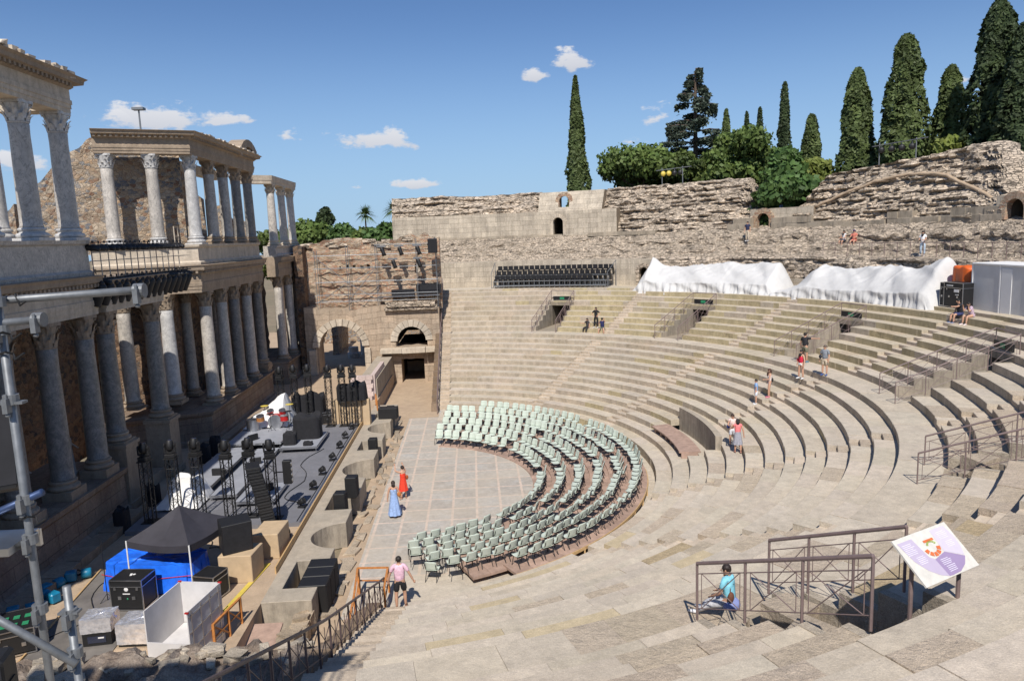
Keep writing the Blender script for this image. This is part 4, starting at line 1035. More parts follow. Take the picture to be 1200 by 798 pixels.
def make_head():
    t = thing('moving_head_light', 'x', 'stage light')
    mb = MB(); mb.box((0, 0, .09), (.40, .36, .16)); mb.box((0, .185, .09), (.2, .02, .08)); mb.build('base', M_black, t, bevel=.02)
    mb = MB(); mb.lathe((0, 0, 0), [(.12, .17), (.14, .19), (.14, .22)], 14); mb.box((0, 0, .25), (.40, .13, .07))
    for s in (-1, 1): mb.box((s * .2, 0, .42), (.06, .15, .36)); mb.ell((s * .2, 0, .52), (.045, .11, .11), 12, 6)
    mb.build('yoke', M_black, t, bevel=.015)
    M = Matrix.Rotation(radians(-8), 3, 'X')
    mb = MB(); mb.lathe((0, 0, .5), [(.02, -.2), (.10, -.19), (.145, -.13), (.155, 0), (.15, .12), (.125, .2), (.115, .235)], 16, M=M); mb.build('head', M_black, t, smooth=True)
    mb = MB(); mb.ell(V((0, 0, .5)) + M @ V((0, 0, .225)), (.105, .105, .035), 14, 6, M=M); mb.build('lens', M_glass, t, smooth=True)
    return t
NEAR = [(-7.97, -8.1), (-7.0, -7.85), (-6.05, -7.75), (-4.62, -8.3), (-3.75, -8.1), (-2.75, -8.55)]
FARP = [(-6.25, 6.6), (-5.5, 6.95), (-4.65, 7.0), (-3.3, 6.45), (-2.45, 6.35), (-1.75, 6.15)]
ORD = ['first', 'second', 'third', 'fourth', 'fifth', 'sixth']
tw = hd = None
for i, (x, y) in enumerate(NEAR):
    lb = f'{ORD[i]} black truss tower from the left in the near row'
    z = 1.085 if y < -9 else 1.262
    if tw is None: tw = make_tower(2.6); tw.location = (x, y, z); tw['label'] = lb; tw['group'] = 'near truss towers'
    else: dup_tree(tw, (x, y, z), 0, lb, 'near truss towers')
    lb = f'black moving head light on the {ORD[i]} near truss tower from the left'
    if hd is None: hd = make_head(); hd.location = (x, y, z + 2.64); hd['label'] = lb; hd['group'] = 'moving lights on the near towers'
    else: dup_tree(hd, (x, y, z + 2.64), rng.uniform(-.4, .4), lb, 'moving lights on the near towers')
tw2 = None
for i, (x, y) in enumerate(FARP):
    lb = f'{ORD[i]} black truss tower from the left in the far row'
    if tw2 is None: tw2 = make_tower(3.05); tw2.location = (x, y, 1.262); tw2['label'] = lb; tw2['group'] = 'far truss towers'
    else: dup_tree(tw2, (x, y, 1.262), 0, lb, 'far truss towers')
    dup_tree(hd, (x, y, 1.262 + 3.09), rng.uniform(-.4, .4), f'black moving head light on the {ORD[i]} far truss tower from the left', 'moving lights on the far towers')
# floor wedge lights along the stage front
fl = None
WY = [-10.2, -7.4, -5.15, -3.05, -.8, 1.4, 3.4, 5.4]
def make_flood():
    t = thing('floor_light', 'x', 'stage light')
    mb = MB(); mb.box((0, 0, .03), (.3, .26, .05)); mb.tube([(-.16, 0, .05), (-.18, 0, .25), (-.16, 0, .27)], .015); mb.tube([(.16, 0, .05), (.18, 0, .25), (.16, 0, .27)], .015); mb.build('bracket', M_black, t)
    M = Matrix.Rotation(radians(60), 3, 'Y'); mb = MB(); mb.lathe((0, 0, .26), [(.05, -.16), (.11, -.13), (.13, .02), (.15, .12), (.14, .13)], 14, M=M); mb.build('can', M_black, t, smooth=True)
    return t
for i, y in enumerate(WY):
    lb = f'small black floor light on the stage front edge, {["nearest the tan boxes", "second from the near end", "third from the near end", "fourth from the near end", "fourth from the far end", "third from the far end", "second from the far end", "farthest, by the far towers"][i]}'
    z = 1.265 if y > -9 else 1.085
    if fl is None: fl = make_flood(); fl.location = (-1.9, y, z); fl['label'] = lb; fl['group'] = 'floor lights along the stage edge'
    else: dup_tree(fl, (-1.9 + rng.uniform(-.05, .05), y, z), rng.uniform(-.3, .3), lb, 'floor lights along the stage edge')
# speakers
def speaker(loc, d, rz, label, group=None, tilt=0.0, name='loudspeaker'):
    t = thing(name, label, 'loudspeaker', loc, rz, group); M = Matrix.Rotation(tilt, 3, 'X')
    mb = MB(); mb.box(M @ V((0, 0, d[2] / 2)), d, M=M); mb.build('cabinet', M_black, t, bevel=.02)
    mb = MB(); mb.box(M @ V((0, -d[1] / 2 - .006, d[2] / 2)), (d[0] * .92, .012, d[2] * .92), M=M); mb.build('grille', M_blackc, t)
    mb = MB()
    for s in (-1, 1): mb.box(M @ V((s * (d[0] / 2 + .004), 0, d[2] * .7)), (.01, d[1] * .35, .05), M=M)
    mb.build('handle', M_black, t); return t
speaker((.0, -5.9, 1.09), (.55, .5, .95), 1.5, 'black loudspeaker in the second square niche of the stage front')
for q in bpy.data.objects: pass
speaker((-.35, -6.9, .72), (.55, .5, .95), 1.5, 'black loudspeaker on the ledge inside the same niche')
speaker((-.2, 2.4, .01), (.5, .45, 1.45), 1.5, 'tall black loudspeaker in the small square niche near the middle')
speaker((.0, 8.5, 1.09), (.7, 1.2, .7), 1.5, 'wide black speaker cabinet at the far end of the niche wall')
speaker((.0, 9.4, 1.09), (.6, .5, .55), 1.5, 'small black speaker cabinet behind the wide one at the far niche')
for i in range(3):
    speaker((.02 - .0 * i, -14.15 + i * .72, .02), (.68, .95, 1.1), 1.571, ['nearest black subwoofer in the row filling the near square niche', 'middle black subwoofer in the row filling the near square niche', 'farthest black subwoofer in the row filling the near square niche'][i], 'subwoofers in the near niche', name='subwoofer')
def crate(loc, d, label, m=None, rz=0):
    mb = MB(); mb.box((0, 0, d[2] / 2), d, j=.012); o = mb.build('cloth_covered_box', m or M_ply, None, bevel=.02); o.location = loc; o.rotation_euler = (0, 0, rz); tag(o, label, 'box')
    return o
crate((-2.6, -13.35, 1.085), (1.15, 1.1, .98), 'near tan cloth-covered box carrying the big angled loudspeaker', rz=-.08)
crate((-2.1, -11.4, 1.085), (.95, 1.35, .95), 'far tan cloth-covered box beside the stage front edge', rz=-.05)
speaker((-2.75, -13.3, 2.09), (1.0, .7, 1.1), .5, 'big black angled loudspeaker on the near tan box', tilt=.12)
for i in range(5):
    x = -3.1 + i * .48
    crate((x, 7.2, 1.085), (.44, .5, 1.65), ['first', 'second', 'third', 'fourth', 'fifth'][i] + ' tan boxed panel from the left behind the far truss towers')
LA = thing('line_array', 'tall leaning stack of black line array speakers beside the stage', 'loudspeaker', (-2.75, -10.0, 1.1))
for i in range(12):
    z = 1.35 + i * .235; M = Matrix.Rotation(radians(-6 + i * .5), 3, 'Y') @ Matrix.Rotation(radians(20), 3, 'Z'); x = -2.55 - .022 * i - .0018 * i * i
    mb = MB(); mb.box((x, -10.0, z), (.52, .9, .215), M=M)
    for k in (-1, 1): mb.box(V((x, -10, z)) + M @ V((-.0, -.455, k * .05)), (.44, .015, .03), M=M)
    mb.build('speaker_box', M_black, LA, world=True, bevel=.012)
mb = MB(); mb.box((-2.6, -10.0, 1.12), (1.1, 1.2, .08)); mb.box((-2.6, -10.0, 1.2), (.7, .8, .1)); mb.build('ground_frame', M_black, LA, world=True)
# --- canopy
A = V((-6.0, -14.2, 1.09)); B = V((-3.6, -14.9, 1.09)); ex = (B - A).normalized(); ey = V((-ex.y, ex.x, 0)); L = 2.4; zt = 2.95 - 1.09
CN = thing('pop_up_canopy', 'black pop-up canopy with white legs over the blue tarpaulin', 'canopy', A + (ex + ey) * L / 2)
cs = [A, A + ex * L, A + ex * L + ey * L, A + ey * L]; ap = A + (ex + ey) * L / 2 + V((0, 0, zt + .85))
mb = MB(); N_ = 8
for i in range(4):
    a = cs[i] + V((0, 0, zt)); b = cs[(i + 1) % 4] + V((0, 0, zt))
    def fn(u, v, a=a, b=b):
        p = a.lerp(b, u); q = p.lerp(ap, v); q.z -= .10 * sin(pi * u) * (1 - v) + .16 * sin(pi * v) * (1 - .5 * abs(2 * u - 1)) * .6; return q
    mb.grid(fn, N_, N_)
    c_ = (cs[0] + cs[2]) / 2
    mb.grid(lambda u, v, a=a, b=b: a.lerp(b, u) + V((0, 0, -.10 * sin(pi * u) - .24 * v)), N_, 1)
mb.build('canopy_cloth', M_tentb, CN, world=True, smooth=False)
for c_ in cs:
    mb = MB(); mb.tube([c_, c_ + V((0, 0, zt))], .025, 6); mb.box(c_ + V((0, 0, .01)), (.1, .1, .02)); mb.build('leg', M_white, CN, world=True)
mb = MB()
for i in range(4): mb.tube([cs[i] + V((0, 0, zt - .16)), ap - V((0, 0, .45))], .014, 5)
mb.build('roof_strut', M_alu, CN, world=True)
# --- blue tarpaulin over a table
mb = MB()
def tarp(u, v):
    # superellipse box drape
    a = u * 2 * pi; cx_, sx_ = cos(a), sin(a); p = .32; X = (abs(cx_) ** p) * (1 if cx_ > 0 else -1); Y = (abs(sx_) ** p) * (1 if sx_ > 0 else -1)
    if v < .45: f = v / .45; z = .98 + .05 * noise.noise(V((X * f * 2, Y * f * 2, 1))); k = f
    else:
        f = (v - .45) / .55; z = .98 * (1 - f) + .02; k = 1 + .06 * f * (1 + noise.noise(V((u * 40, f * 2, 3))) * 1.6)
    n_ = .035 * noise.noise(V((u * 30, v * 8, 5)))
    return V((X * 1.55 * k, Y * .72 * k, max(.01, z + n_)))
mb.grid(tarp, 96, 22)
tp = mb.build('tarpaulin_cover', M_blue, None, smooth=False); tp.location = (-5.35, -13.55, 1.09); tp.rotation_euler = (0, 0, -.16)
tag(tp, 'bright blue tarpaulin draped over a long table under the black canopy', 'tarpaulin')
mb = MB(); mb.tube([(-1.62, -.66, .62), (-.6, -.80, .52), (.4, -.80, .56), (1.62, -.7, .66)], .014, 5); s_ = mb.build('red_strap', M_red, tp)
# --- flight cases
def flight_case(loc, d, rz, label, logo=False, top='black'):
    t = thing('flight_case', label, 'equipment case', loc, rz); x, y, z = d[0] / 2, d[1] / 2, d[2]
    mb = MB(); mb.box((0, 0, z / 2 + .06), (d[0] - .03, d[1] - .03, z - .1)); mb.build('body', M_black, t)
    mb = MB()
    for zz in (.07, z): 
        for a, b in (((-x, -y), (x, -y)), ((x, -y), (x, y)), ((x, y), (-x, y)), ((-x, y), (-x, -y))): mb.bar((*a, zz), (*b, zz), .03, .035)
    for a in (-x, x):
        for b in (-y, y): mb.bar((a, b, .07), (a, b, z), .032)
    for a in (-x, x): mb.bar((a, -y - .0, z * .8), (a, y, z * .8), .02, .025)
    mb.bar((-x, -y - .004, z * .8), (x, -y - .004, z * .8), .02, .025)
    mb.build('edging', M_alu, t)
    mb = MB()
    for s in (-1, 1): mb.box((s * d[0] * .22, -y - .004, z * .45), (.11, .02, .11)); mb.box((s * d[0] * .35, -y - .004, z * .74), (.07, .02, .09))
    mb.build('latch', M_alu, t)
    for a in (-1, 1):
        for b in (-1, 1): mb = MB(); mb.lathe((a * (x - .08), b * (y - .08), .035), [(.02, -.02), (.035, -.02), (.035, .02), (.02, .02)], 10, M=Matrix.Rotation(pi / 2, 3, 'X')); mb.build('castor', M_black, t)
    if logo:
        mb = MB(); mb.ell((0, -y + .005, z * .72), (.07, .012, .07), 14, 6); mb.box((0, -y + .003, z * .58), (.24, .012, .03)); mb.build('logo', M_white, t)
        mb = MB(); mb.ell((.02, -y + .004, z * .42), (.03, .012, .035), 8, 5); mb.build('green_mark', M_green, t)
        mb = MB(); mb.box((-.03, .0, z + .02), (.07, .16, .006), rz=.4); mb.ell((.06, .02, z + .02), (.05, .05, .006)); mb.build('top_mark', M_white, t)
    return t
flight_case((-5.5, -15.05, 1.085), (1.05, .8, 1.05), -.12, 'black flight case with a round white logo in front of the blue tarpaulin', True)
flight_case((-3.15, -14.75, 1.085), (.75, .75, .86), -.3, 'black rack case with silver edges right of the canopy leg')
fc = flight_case((-7.9, -17.1, 1.085), (1.0, 1.4, .8), .4, 'open rack case with a lit panel at the left edge behind the scaffold pole')
mb = MB()
for i in range(6): mb.box((-.3 + (i % 3) * .28, -.35 + (i // 3) * .5, .83), (.16, .2, .02))
mb.build('panel', M_green, fc)
for (loc, d, rz, lb) in (((-5.55, -17.1, 1.085), (.85, .7, .85), .1, 'small black amplifier case under a silver foil cover'), ((-4.3, -17.2, 1.085), (1.15, .8, .7), -.05, 'low equipment box wrapped in crumpled silver foil')):
    t = thing('foil_covered_case', lb, 'equipment case', loc, rz); mb = MB(); mb.box((0, 0, d[2] / 2), (d[0] - .06, d[1] - .06, d[2] - .02)); mb.build('case', M_black, t)
    mb = MB(); lo = .42 if d[2] > .8 else .08
    mb.grid(lambda u, v: (lambda X, Y, f: V((X * (d[0] / 2) * (min(1, f * 2)) * (1 + .04 * noise.noise(V((u * 20, v * 9, 1)))), Y * (d[1] / 2) * min(1, f * 2) * (1 + .05 * noise.noise(V((u * 17, v * 9, 4)))), d[2] + .01 - max(0, f - .5) * 2 * (d[2] - lo) + .02 * noise.noise(V((u * 25, v * 11, 7))))))(max(-1, min(1, 1.5 * cos(u * 2 * pi))), max(-1, min(1, 1.5 * sin(u * 2 * pi))), v), 56, 16)
    mb.build('foil_cover', M_foil, t)
    if d[2] > .8: mb = MB(); mb.box((0, -d[1] / 2 + .02, .22), (.5, .01, .2)); mb.build('display', M_glass, t); mb = MB(); mb.box((.12, -d[1] / 2 + .012, .27), (.16, .006, .04)); mb.build('display_digits', M_white, t)
# white panel enclosure
t = thing('white_panel_bin', 'tall open white panel enclosure with battens on its outer side', 'enclosure', (-2.6, -18.2, 1.085), -.18)
for (c_, d_) in (((-.62, 0, .9), (.03, 1.7, 1.75)), ((.62, 0, .9), (.03, 1.7, 1.75)), ((0, .85, .9), (1.24, .03, 1.75)), ((0, -.85, .45), (1.24, .03, .85))):
    mb = MB(); mb.box(c_, d_); mb.build('panel', M_wpanel, t)
mb = MB(); mb.box((0, .1, .5), (1.2, 1.4, .03)); mb.build('shelf', M_wpanel, t)
mb = MB()
for i in range(4): mb.box((.64, -.7 + i * .46, .9), (.02, .035, 1.7)); mb.box((.641, 0, .25 + i * .45), (.018, 1.66, .03))
mb.build('batten', M_alu, t)
for (x, y, z) in ((-.62, .85, 1.78), (.62, .85, 1.78), (.62, -.85, 1.76)): mb = MB(); mb.box((x, y, z), (.1, .06, .03)); mb.build('red_corner', M_red, t)
# plywood sheet deck
mb = MB(); mb.prism([(-7.95, -12.3), (-5.2, -12.6), (-4.9, -18.6), (-7.2, -19.2)], 1.084, 1.11); simple('plywood_walkway', 'weathered grey plywood sheets laid on the sand beside the ruined podium', 'boards', mb, M_deck, (-6.5, -15.5, 1.084))
mb = MB(); mb.bar((-7.98, -12.25, 1.13), (-7.25, -19.2, 1.13), .05, .06); simple('timber_edge', 'pale timber edging strip along the grey plywood sheets', 'board', mb, M_pale, (-7.6, -15.7, 1.1))
# teal winches
wn_ = None
for i, (x, y, lb) in enumerate(((-8.45, -12.9, 'farthest teal chain hoist beside the plywood edge'), (-8.9, -13.7, 'teal chain hoist lying second from the far end against the podium'), (-8.55, -14.4, 'teal chain hoist third from the far end with an orange tag'), (-8.95, -15.3, 'teal square-bodied hoist second from the near end'), (-8.5, -16.0, 'nearest teal hoist on the dark ground by the scaffold pole'))):
    if wn_ is None:
        t = thing('chain_hoist', lb, 'hoist', (x, y, 1.085), .4, 'teal hoists beside the podium')
        mb = MB(); mb.box((-.2, 0, .2), (.36, .32, .34)); mb.build('gearbox', M_teal, t, bevel=.04)
        mb = MB(); mb.lathe((.14, 0, .2), [(.13, -.02), (.17, 0), (.17, .26), (.14, .3)], 16, M=Matrix.Rotation(pi / 2, 3, 'Y')); mb.build('motor', M_teal, t, smooth=True)
        mb = MB(); mb.tube([(0, .2, .3), (.2, .35, .1), (0, .42, .03), (-.3, .38, .02), (-.1, .3, .03)], .03, 6); mb.build('chain', M_black, t); wn_ = t
    else: dup_tree(wn_, (x, y, 1.085), rng.uniform(0, 3), lb)
# yellow cable cover
mb = MB(); mb.bar((-2.65, -17.6, 1.10), (-1.95, -12.5, 1.10), .17, .035); simple('cable_cover', 'yellow cable ramp strip running along the sand beside the niche wall', 'cable cover', mb, M_yellow, (-2.3, -15, 1.09))
# wooden handrails
def wood_rail(name, label, pts, h, m, mids=(.5,), pw=.07, diag=False):
    t = thing(name, label, 'handrail', pts[0]); P = [V(p) for p in pts]
    for a, b in zip(P[:-1], P[1:]):
        mb = MB(); mb.bar(a + V((0, 0, h)), b + V((0, 0, h)), pw, pw * .7); mb.build('top_rail', m, t, world=True)
        for f in mids: mb = MB(); mb.bar(a + V((0, 0, h * f)), b + V((0, 0, h * f)), pw * .6, pw * .5); mb.build('mid_rail', m, t, world=True)
        if diag: mb = MB(); mb.bar(a + V((0, 0, .1)), b + V((0, 0, h - .05)), .04, .04); mb.build('brace', m, t, world=True)
    for p in P: mb = MB(); mb.bar(p, p + V((0, 0, h + .02)), pw); mb.build('post', m, t, world=True)
    return t
wood_rail('wooden_handrail', 'orange timber handrail at the foot of the near seating stairs', [(1.34, -13.0, .01), (2.4, -13.1, .01), (2.45, -14.6, .01)], .95, M_orange)
wood_rail('wooden_handrail', 'sloping orange timber handrail running down beside the dark metal balustrade', [(1.34, -13.15, .01), (1.55, -15.2, -.2 + .25), (1.7, -17.5, .05), (1.85, -20.0, .1)], 1.0, M_orange)
wood_rail('wooden_handrail', 'small orange timber handrail beside the white panel enclosure', [(-1.62, -16.6, 1.085), (-1.75, -17.3, 1.085), (-1.9, -18.1, 1.085)], .82, M_orange, diag=True)
wood_rail('wooden_handrail', 'short orange timber ramp rail beside the pinkish block wall', [(-1.35, 12.6, .9), (-1.15, 11.6, .9), (-1.0, 10.7, .9)], .95, M_orange, diag=True)
mb = MB(); mb.box((-1.0, -17.2, .62), (1.0, 2.0, .06), M=Matrix.Rotation(.18, 3, 'X')); mb.box((-1.0, -18.3, .3), (1.0, .9, .06)); simple('wooden_ramp', 'brown boarded ramp down from the sand terrace to the dirt', 'ramp', mb, M_wood, (-1.0, -17.5, 0))
mb = MB()
for i in range(6): mb.box((1.9, -14.6 - i * .42, .1 + i * .17), (.75, .4, .05)); mb.box((1.9, -14.42 - i * .42, .05 + i * .17), (.75, .03, .14))
simple('wooden_steps', 'red-brown boarded steps beside the near seating wall', 'steps', mb, M_wood, (1.9, -15.6, 0))
# --- drum kit
DK = thing('drum_kit', 'red and chrome drum kit half hidden under a white cover', 'drum kit', (-6.6, 4.6, 1.72))
def drum(x, y, z, r, h, m, ax='Z', nm='drum', tilt=0):
    M = Matrix.Rotation(pi / 2, 3, 'X') if ax == 'Y' else Matrix.Rotation(tilt, 3, 'X'); mb = MB(); mb.lathe((x, y, z), [(r * .98, 0), (r, .0), (r, h), (r * .98, h)], 18, M=M); o = mb.build(nm, m, DK, world=True, smooth=False)
    for q in (0, h): mb = MB(); mb.lathe(V((x, y, z)) + M @ V((0, 0, q - .012)), [(r, 0), (r * 1.04, 0), (r * 1.04, .03), (r, .03)], 18, M=M); k = mb.build('rim', M_alu, None); k.data.transform(Matrix.Translation(-V(DK.location))); k.parent = o
drum(-7.45, 4.55, 1.74, .36, .62, M_alu, nm='floor_tom'); drum(-6.2, 5.2, 2.1, .42, .45, M_red, 'Y', 'bass_drum'); drum(-6.6, 5.4, 2.45, .2, .25, M_red, nm='tom', tilt=.4); drum(-5.9, 5.4, 2.45, .2, .25, M_red, nm='tom', tilt=.4); drum(-6.95, 4.5, 2.3, .22, .3, M_orange, nm='tom', tilt=.3); drum(-5.6, 4.6, 2.2, .24, .3, M_red, nm='tom')
for i, (x, y, h) in enumerate(((-7.0, 5.6, 1.2), (-5.5, 5.5, 1.25), (-6.3, 4.2, 1.0), (-5.3, 4.3, 1.1))):
    mb = MB(); mb.tube([(x, y, 1.75), (x, y, 1.72 + h)], .014, 5)
    for a in range(3): mb.tube([(x, y, 2.05), (x + .25 * cos(a * 2.1), y + .25 * sin(a * 2.1), 1.74)], .012, 5)
    mb.build('stand', M_black, DK, world=True)
    mb = MB(); mb.lathe((x, y, 1.72 + h), [(.01, .04), (.05, .03), (.24, 0), (.05, .02)], 16); mb.build('cymbal', M_yellow if i < 2 else M_black, DK, world=True)
mb = MB()
def cover(u, v):
    x = -8.1 + 2.6 * u; y = 4.6 + 3.0 * v; ridge = .8 * math.exp(-((u - .72) ** 2 * 6 + (v - .6) ** 2 * 7)) + .55 * math.exp(-((v - .5 + .3 * (1 - u)) ** 2 * 10)); e = min(u, 1 - u, v, 1 - v)
    z = 1.78 + min(1, e * 6) * (.35 + ridge) * (.45 + .75 * u) + .07 * noise.noise(V((u * 7, v * 7, 2))) + .04 * noise.noise(V((u * 18, v * 17, 3))); return V((x, y + .35 * u, max(1.75, z)))
mb.grid(cover, 36, 34); simple('equipment_cover', 'white plastic cover draped over the drum kit riser', 'cover', mb, M_white, (-6.8, 6.1, 1.72))
mb = MB()
def cover2(u, v):
    x = -8.3 + 1.9 * u; y = -7.1 + 2.0 * v; e = min(u, 1 - u, v, 1 - v); z = 1.35 + min(1, e * 5) * (.55 + .5 * (1 if v > .5 else 0) + .25 * noise.noise(V((u * 4, v * 4, 8)))) + .05 * noise.noise(V((u * 14, v * 14, 3))); return V((x, y, z))
mb.grid(cover2, 26, 26); simple('equipment_cover', 'silvery white sheet covering gear behind the near truss towers', 'cover', mb, M_white, (-7.3, -6.1, 1.27))
# black cloth covered instruments
def covered(name, label, c, d, seed, m=None):
    mb = MB(); x0, y0, z0 = c
    def fn(u, v):
        a = u * 2 * pi; cx_, sx_ = cos(a), sin(a); p = .45; X = (abs(cx_) ** p) * (1 if cx_ > 0 else -1); Y = (abs(sx_) ** p) * (1 if sx_ > 0 else -1)
        f = min(1, v * 2.2); g = max(0, (v - .45) / .55); top = d[2] * (1 + .25 * noise.noise(V((X * f * 1.6, Y * f * 1.6, seed))))
        return V((x0 + X * d[0] / 2 * f * (1 + .12 * g * noise.noise(V((u * 22, 1, seed)))), y0 + Y * d[1] / 2 * f * (1 + .12 * g * noise.noise(V((u * 22, 5, seed)))), z0 + max(.0, top * (1 - g))))
    mb.grid(fn, 48, 14); return simple(name, label, 'covered equipment', mb, m or M_blackc, (x0, y0, z0))
covered('covered_keyboard', 'black cloth covered keyboards on the front riser', (-3.9, 3.0, 1.56), (1.5, 1.1, 1.25), 1)
covered('covered_amplifier', 'small rounded black cover on the front riser left of the keyboards', (-4.6, 1.7, 1.56), (.7, .6, .62), 2)
covered('covered_equipment', 'large black cloth covered gear between the far truss towers', (-4.9, 7.9, 1.09), (2.0, 1.2, 1.9), 3)
covered('covered_equipment', 'black cloth covered gear on the tan panels behind the far towers', (-2.0, 7.0, 2.75), (1.8, .9, 1.0), 4)
covered('covered_light', 'small black hooded light standing left of the podium corner', (-8.85, .6, 1.09), (.55, .5, .95), 5)
covered('covered_light', 'small black hooded light standing right against the podium corner', (-8.75, 1.9, 1.09), (.55, .5, 1.0), 6)
covered('covered_light', 'small black hooded light in the shade below the portal steps', (-8.9, -5.6, 1.09), (.5, .5, .9), 7)
covered('covered_light', 'small black hooded light nearest the canopy along the podium', (-8.9, -8.6, 1.09), (.55, .5, .95), 8)
covered('monitor_box', 'low black monitor box on the near edge of the front riser', (-3.55, 1.3, 1.56), (.5, .35, .2), 9)
flight_case((-4.0, 7.9, 1.085), (.9, .9, .8), .2, 'mixing case with glinting top between the two far tower groups')
for i, (x, y, z, lb) in enumerate(((-2.2, -8.1, 2.6, 'black four-lamp floodlight bank beside the sixth near tower'),)):
    t = thing('floodlight_bank', lb, 'stage light', (x, y, z)); mb = MB(); mb.box((0, 0, .5), (.35, .25, 1.0)); mb.build('housing', M_black, t, bevel=.02)
    for k in range(4): mb = MB(); mb.ell((.17, -.02, .16 + k * .23), (.04, .09, .09)); mb.build('lamp', M_alu, t)
    mb = MB(); mb.bar((-.5, 0, .5), (-.17, 0, .5), .04); mb.build('bracket', M_black, t)
CL = [([(-3.0, -12.2), (-3.6, -11.2), (-4.6, -10.8), (-5.2, -9.4)], 'black cable looping from the far tan box toward the stage'), ([(-6.9, -12.2), (-7.4, -13.6), (-6.6, -15.9), (-7.3, -17.0)], 'black cable crossing the grey plywood sheets'), ([(-2.4, -15.6), (-2.9, -16.4), (-3.4, -16.2), (-4.4, -16.3)], 'black cable trailing behind the foil covered box'), ([(-2.2, -7.0), (-3.0, -6.0), (-2.6, -3.6), (-3.4, -1.0), (-2.7, 2.0)], 'long thin black cable snaking over the grey stage deck')]
for pts_, lb in CL:
    z_ = 1.285 if pts_[0][1] > -8 else 1.12; mb = MB(); P_ = []
    for k in range(len(pts_) - 1):
        for f in range(6): u = f / 6; a_, b_2 = pts_[k], pts_[k + 1]; P_.append((a_[0] + (b_2[0] - a_[0]) * u + .08 * sin(k * 3 + u * 6), a_[1] + (b_2[1] - a_[1]) * u + .08 * cos(k * 2 + u * 5), z_))
    mb.tube(P_, .018, 5); simple('cable', lb, 'cable', mb, M_black, P_[0])
for x, y, h_, lb in ((-6.6, -14.6, 2.1, 'thin black pole standing at the left front of the blue tarpaulin'), (-4.4, -13.0, 1.6, 'thin black stand under the right side of the canopy')):
    t = thing('microphone_stand', lb, 'stand', (x, y, 1.09)); mb = MB(); mb.tube([(0, 0, 0), (0, 0, h_)], .014, 6); mb.build('pole', M_black, t)
    for a in range(3): mb = MB(); mb.tube([(0, 0, .25), (.28 * cos(a * 2.1), .28 * sin(a * 2.1), .01)], .012, 5); mb.build('leg', M_black, t)
for i, (x, y, z, lb) in enumerate(((-6.8, -3.2, 1.6, 'low black monitor wedge on the long rear riser'), (-5.6, -1.4, 1.5, 'low black monitor wedge on the narrow riser'), (-3.9, -5.6, 1.5, 'low black monitor wedge on the small near riser'), (-6.9, 2.4, 1.72, 'low black monitor wedge in front of the drums'))):
    t = thing('stage_monitor', lb, 'loudspeaker', (x, y, z), .3 * i); mb = MB(); mb.extr([(-.22, 0), (.22, 0), (.22, .12), (-.1, .34), (-.22, .34)], (-.28, 0, 0), (0, 1, 0), (0, 0, 1), (.56, 0, 0)); mb.build('cabinet', M_black, t, bevel=.01)
# pipe rig with lamps in front of the central recess
RG = thing('lighting_rail', 'beige pipe railing carrying two rows of black lamps across the recess of the stage building', 'lighting rail', (-9.6, -2.6, 11.3))
for i in range(14):
    y = -6.9 + i * .68; mb = MB(); mb.tube([(-9.7, y, 11.3), (-9.7, y, 12.75)], .022, 6); mb.build('post', M_lime if i % 3 else M_rail, RG, world=True)
for z, r in ((12.75, .025), (12.1, .022), (11.35, .035), (11.15, .03)):
    mb = MB(); mb.tube([(-9.7, -7.1, z), (-9.7, 3.4 if z < 12.5 else 2.5, z)], r, 6); mb.build('pipe', M_black if z != 12.1 else M_lime, RG, world=True)
mb = MB(); mb.box((-9.75, -2.2, 10.75), (.35, 8.6, .08)); mb.build('walk_board', M_ply, RG, world=True)
def make_par(big):
    t = thing('spotlight', 'x', 'spotlight'); s = 1.3 if big else .75
    M = Matrix.Rotation(radians(28), 3, 'Y') if big else Matrix.Rotation(radians(100), 3, 'Y')
    mb = MB(); mb.lathe((0, 0, -.3 * s), [(.07 * s, .38 * s), (.14 * s, .3 * s), (.16 * s, .05 * s), (.18 * s, -.35 * s), (.17 * s, -.36 * s)], 12, M=M); mb.build('can', M_black, t, smooth=True)
    mb = MB(); mb.tube([(-.0, -.19 * s, -.3 * s), (0, -.19 * s, .02), (0, .19 * s, .02), (0, .19 * s, -.3 * s)], .015, 5); mb.box((0, 0, .03), (.06, .06, .1)); mb.build('yoke', M_black, t)
    return t
pb = ps = None
for i in range(15):
    y = -6.9 + i * .66; g = 'large black lamps hanging under the rail'; p_ = V((-9.6, y, 11.1))
    if pb is None: pb = make_par(True); pb.location = p_; pb['label'] = 'large black can lamp hanging from the lower pipe of the recess lighting rail'; pb['group'] = g
    else: dup_tree(pb, p_, rng.uniform(-.25, .25), None, g)
for i in range(20):
    y = -6.9 + i * .475; g = 'small black lamps along the upper pipe'; p_ = V((-9.62, y, 12.85))
    if ps is None: ps = make_par(False); ps.location = p_; ps['label'] = 'small black lamp clamped to the upper pipe of the recess lighting rail'; ps['group'] = g
    else: dup_tree(ps, p_, rng.uniform(-.8, .8), None, g)
for i in range(20):
    y = -6.8 + i * .49; g = 'small black lamps along the lower pipe'; dup_tree(ps, (-9.55, y, 11.42), rng.uniform(-.8, .8), 'small black lamp on top of the lower pipe of the recess lighting rail', g)
for i, (x, y, lb) in enumerate(((-11.0, 5.2, 'left beige hooped hatch rail beside the upper corner columns'), (-10.7, 6.6, 'right beige hooped hatch rail beside the upper corner columns'))):
    t = thing('hoop_rail', lb, 'railing', (x, y, 12.68)); mb = MB(); mb.tube([(0, -.28, -.6), (0, -.28, 1.05), (0, .28, 1.05), (0, .28, -.6)], .03, 6); mb.build('hoop', M_lime, t); mb = MB(); mb.tube([(0, -.28, .5), (0, .28, .5)], .025, 6); mb.build('crossbar', M_lime, t)
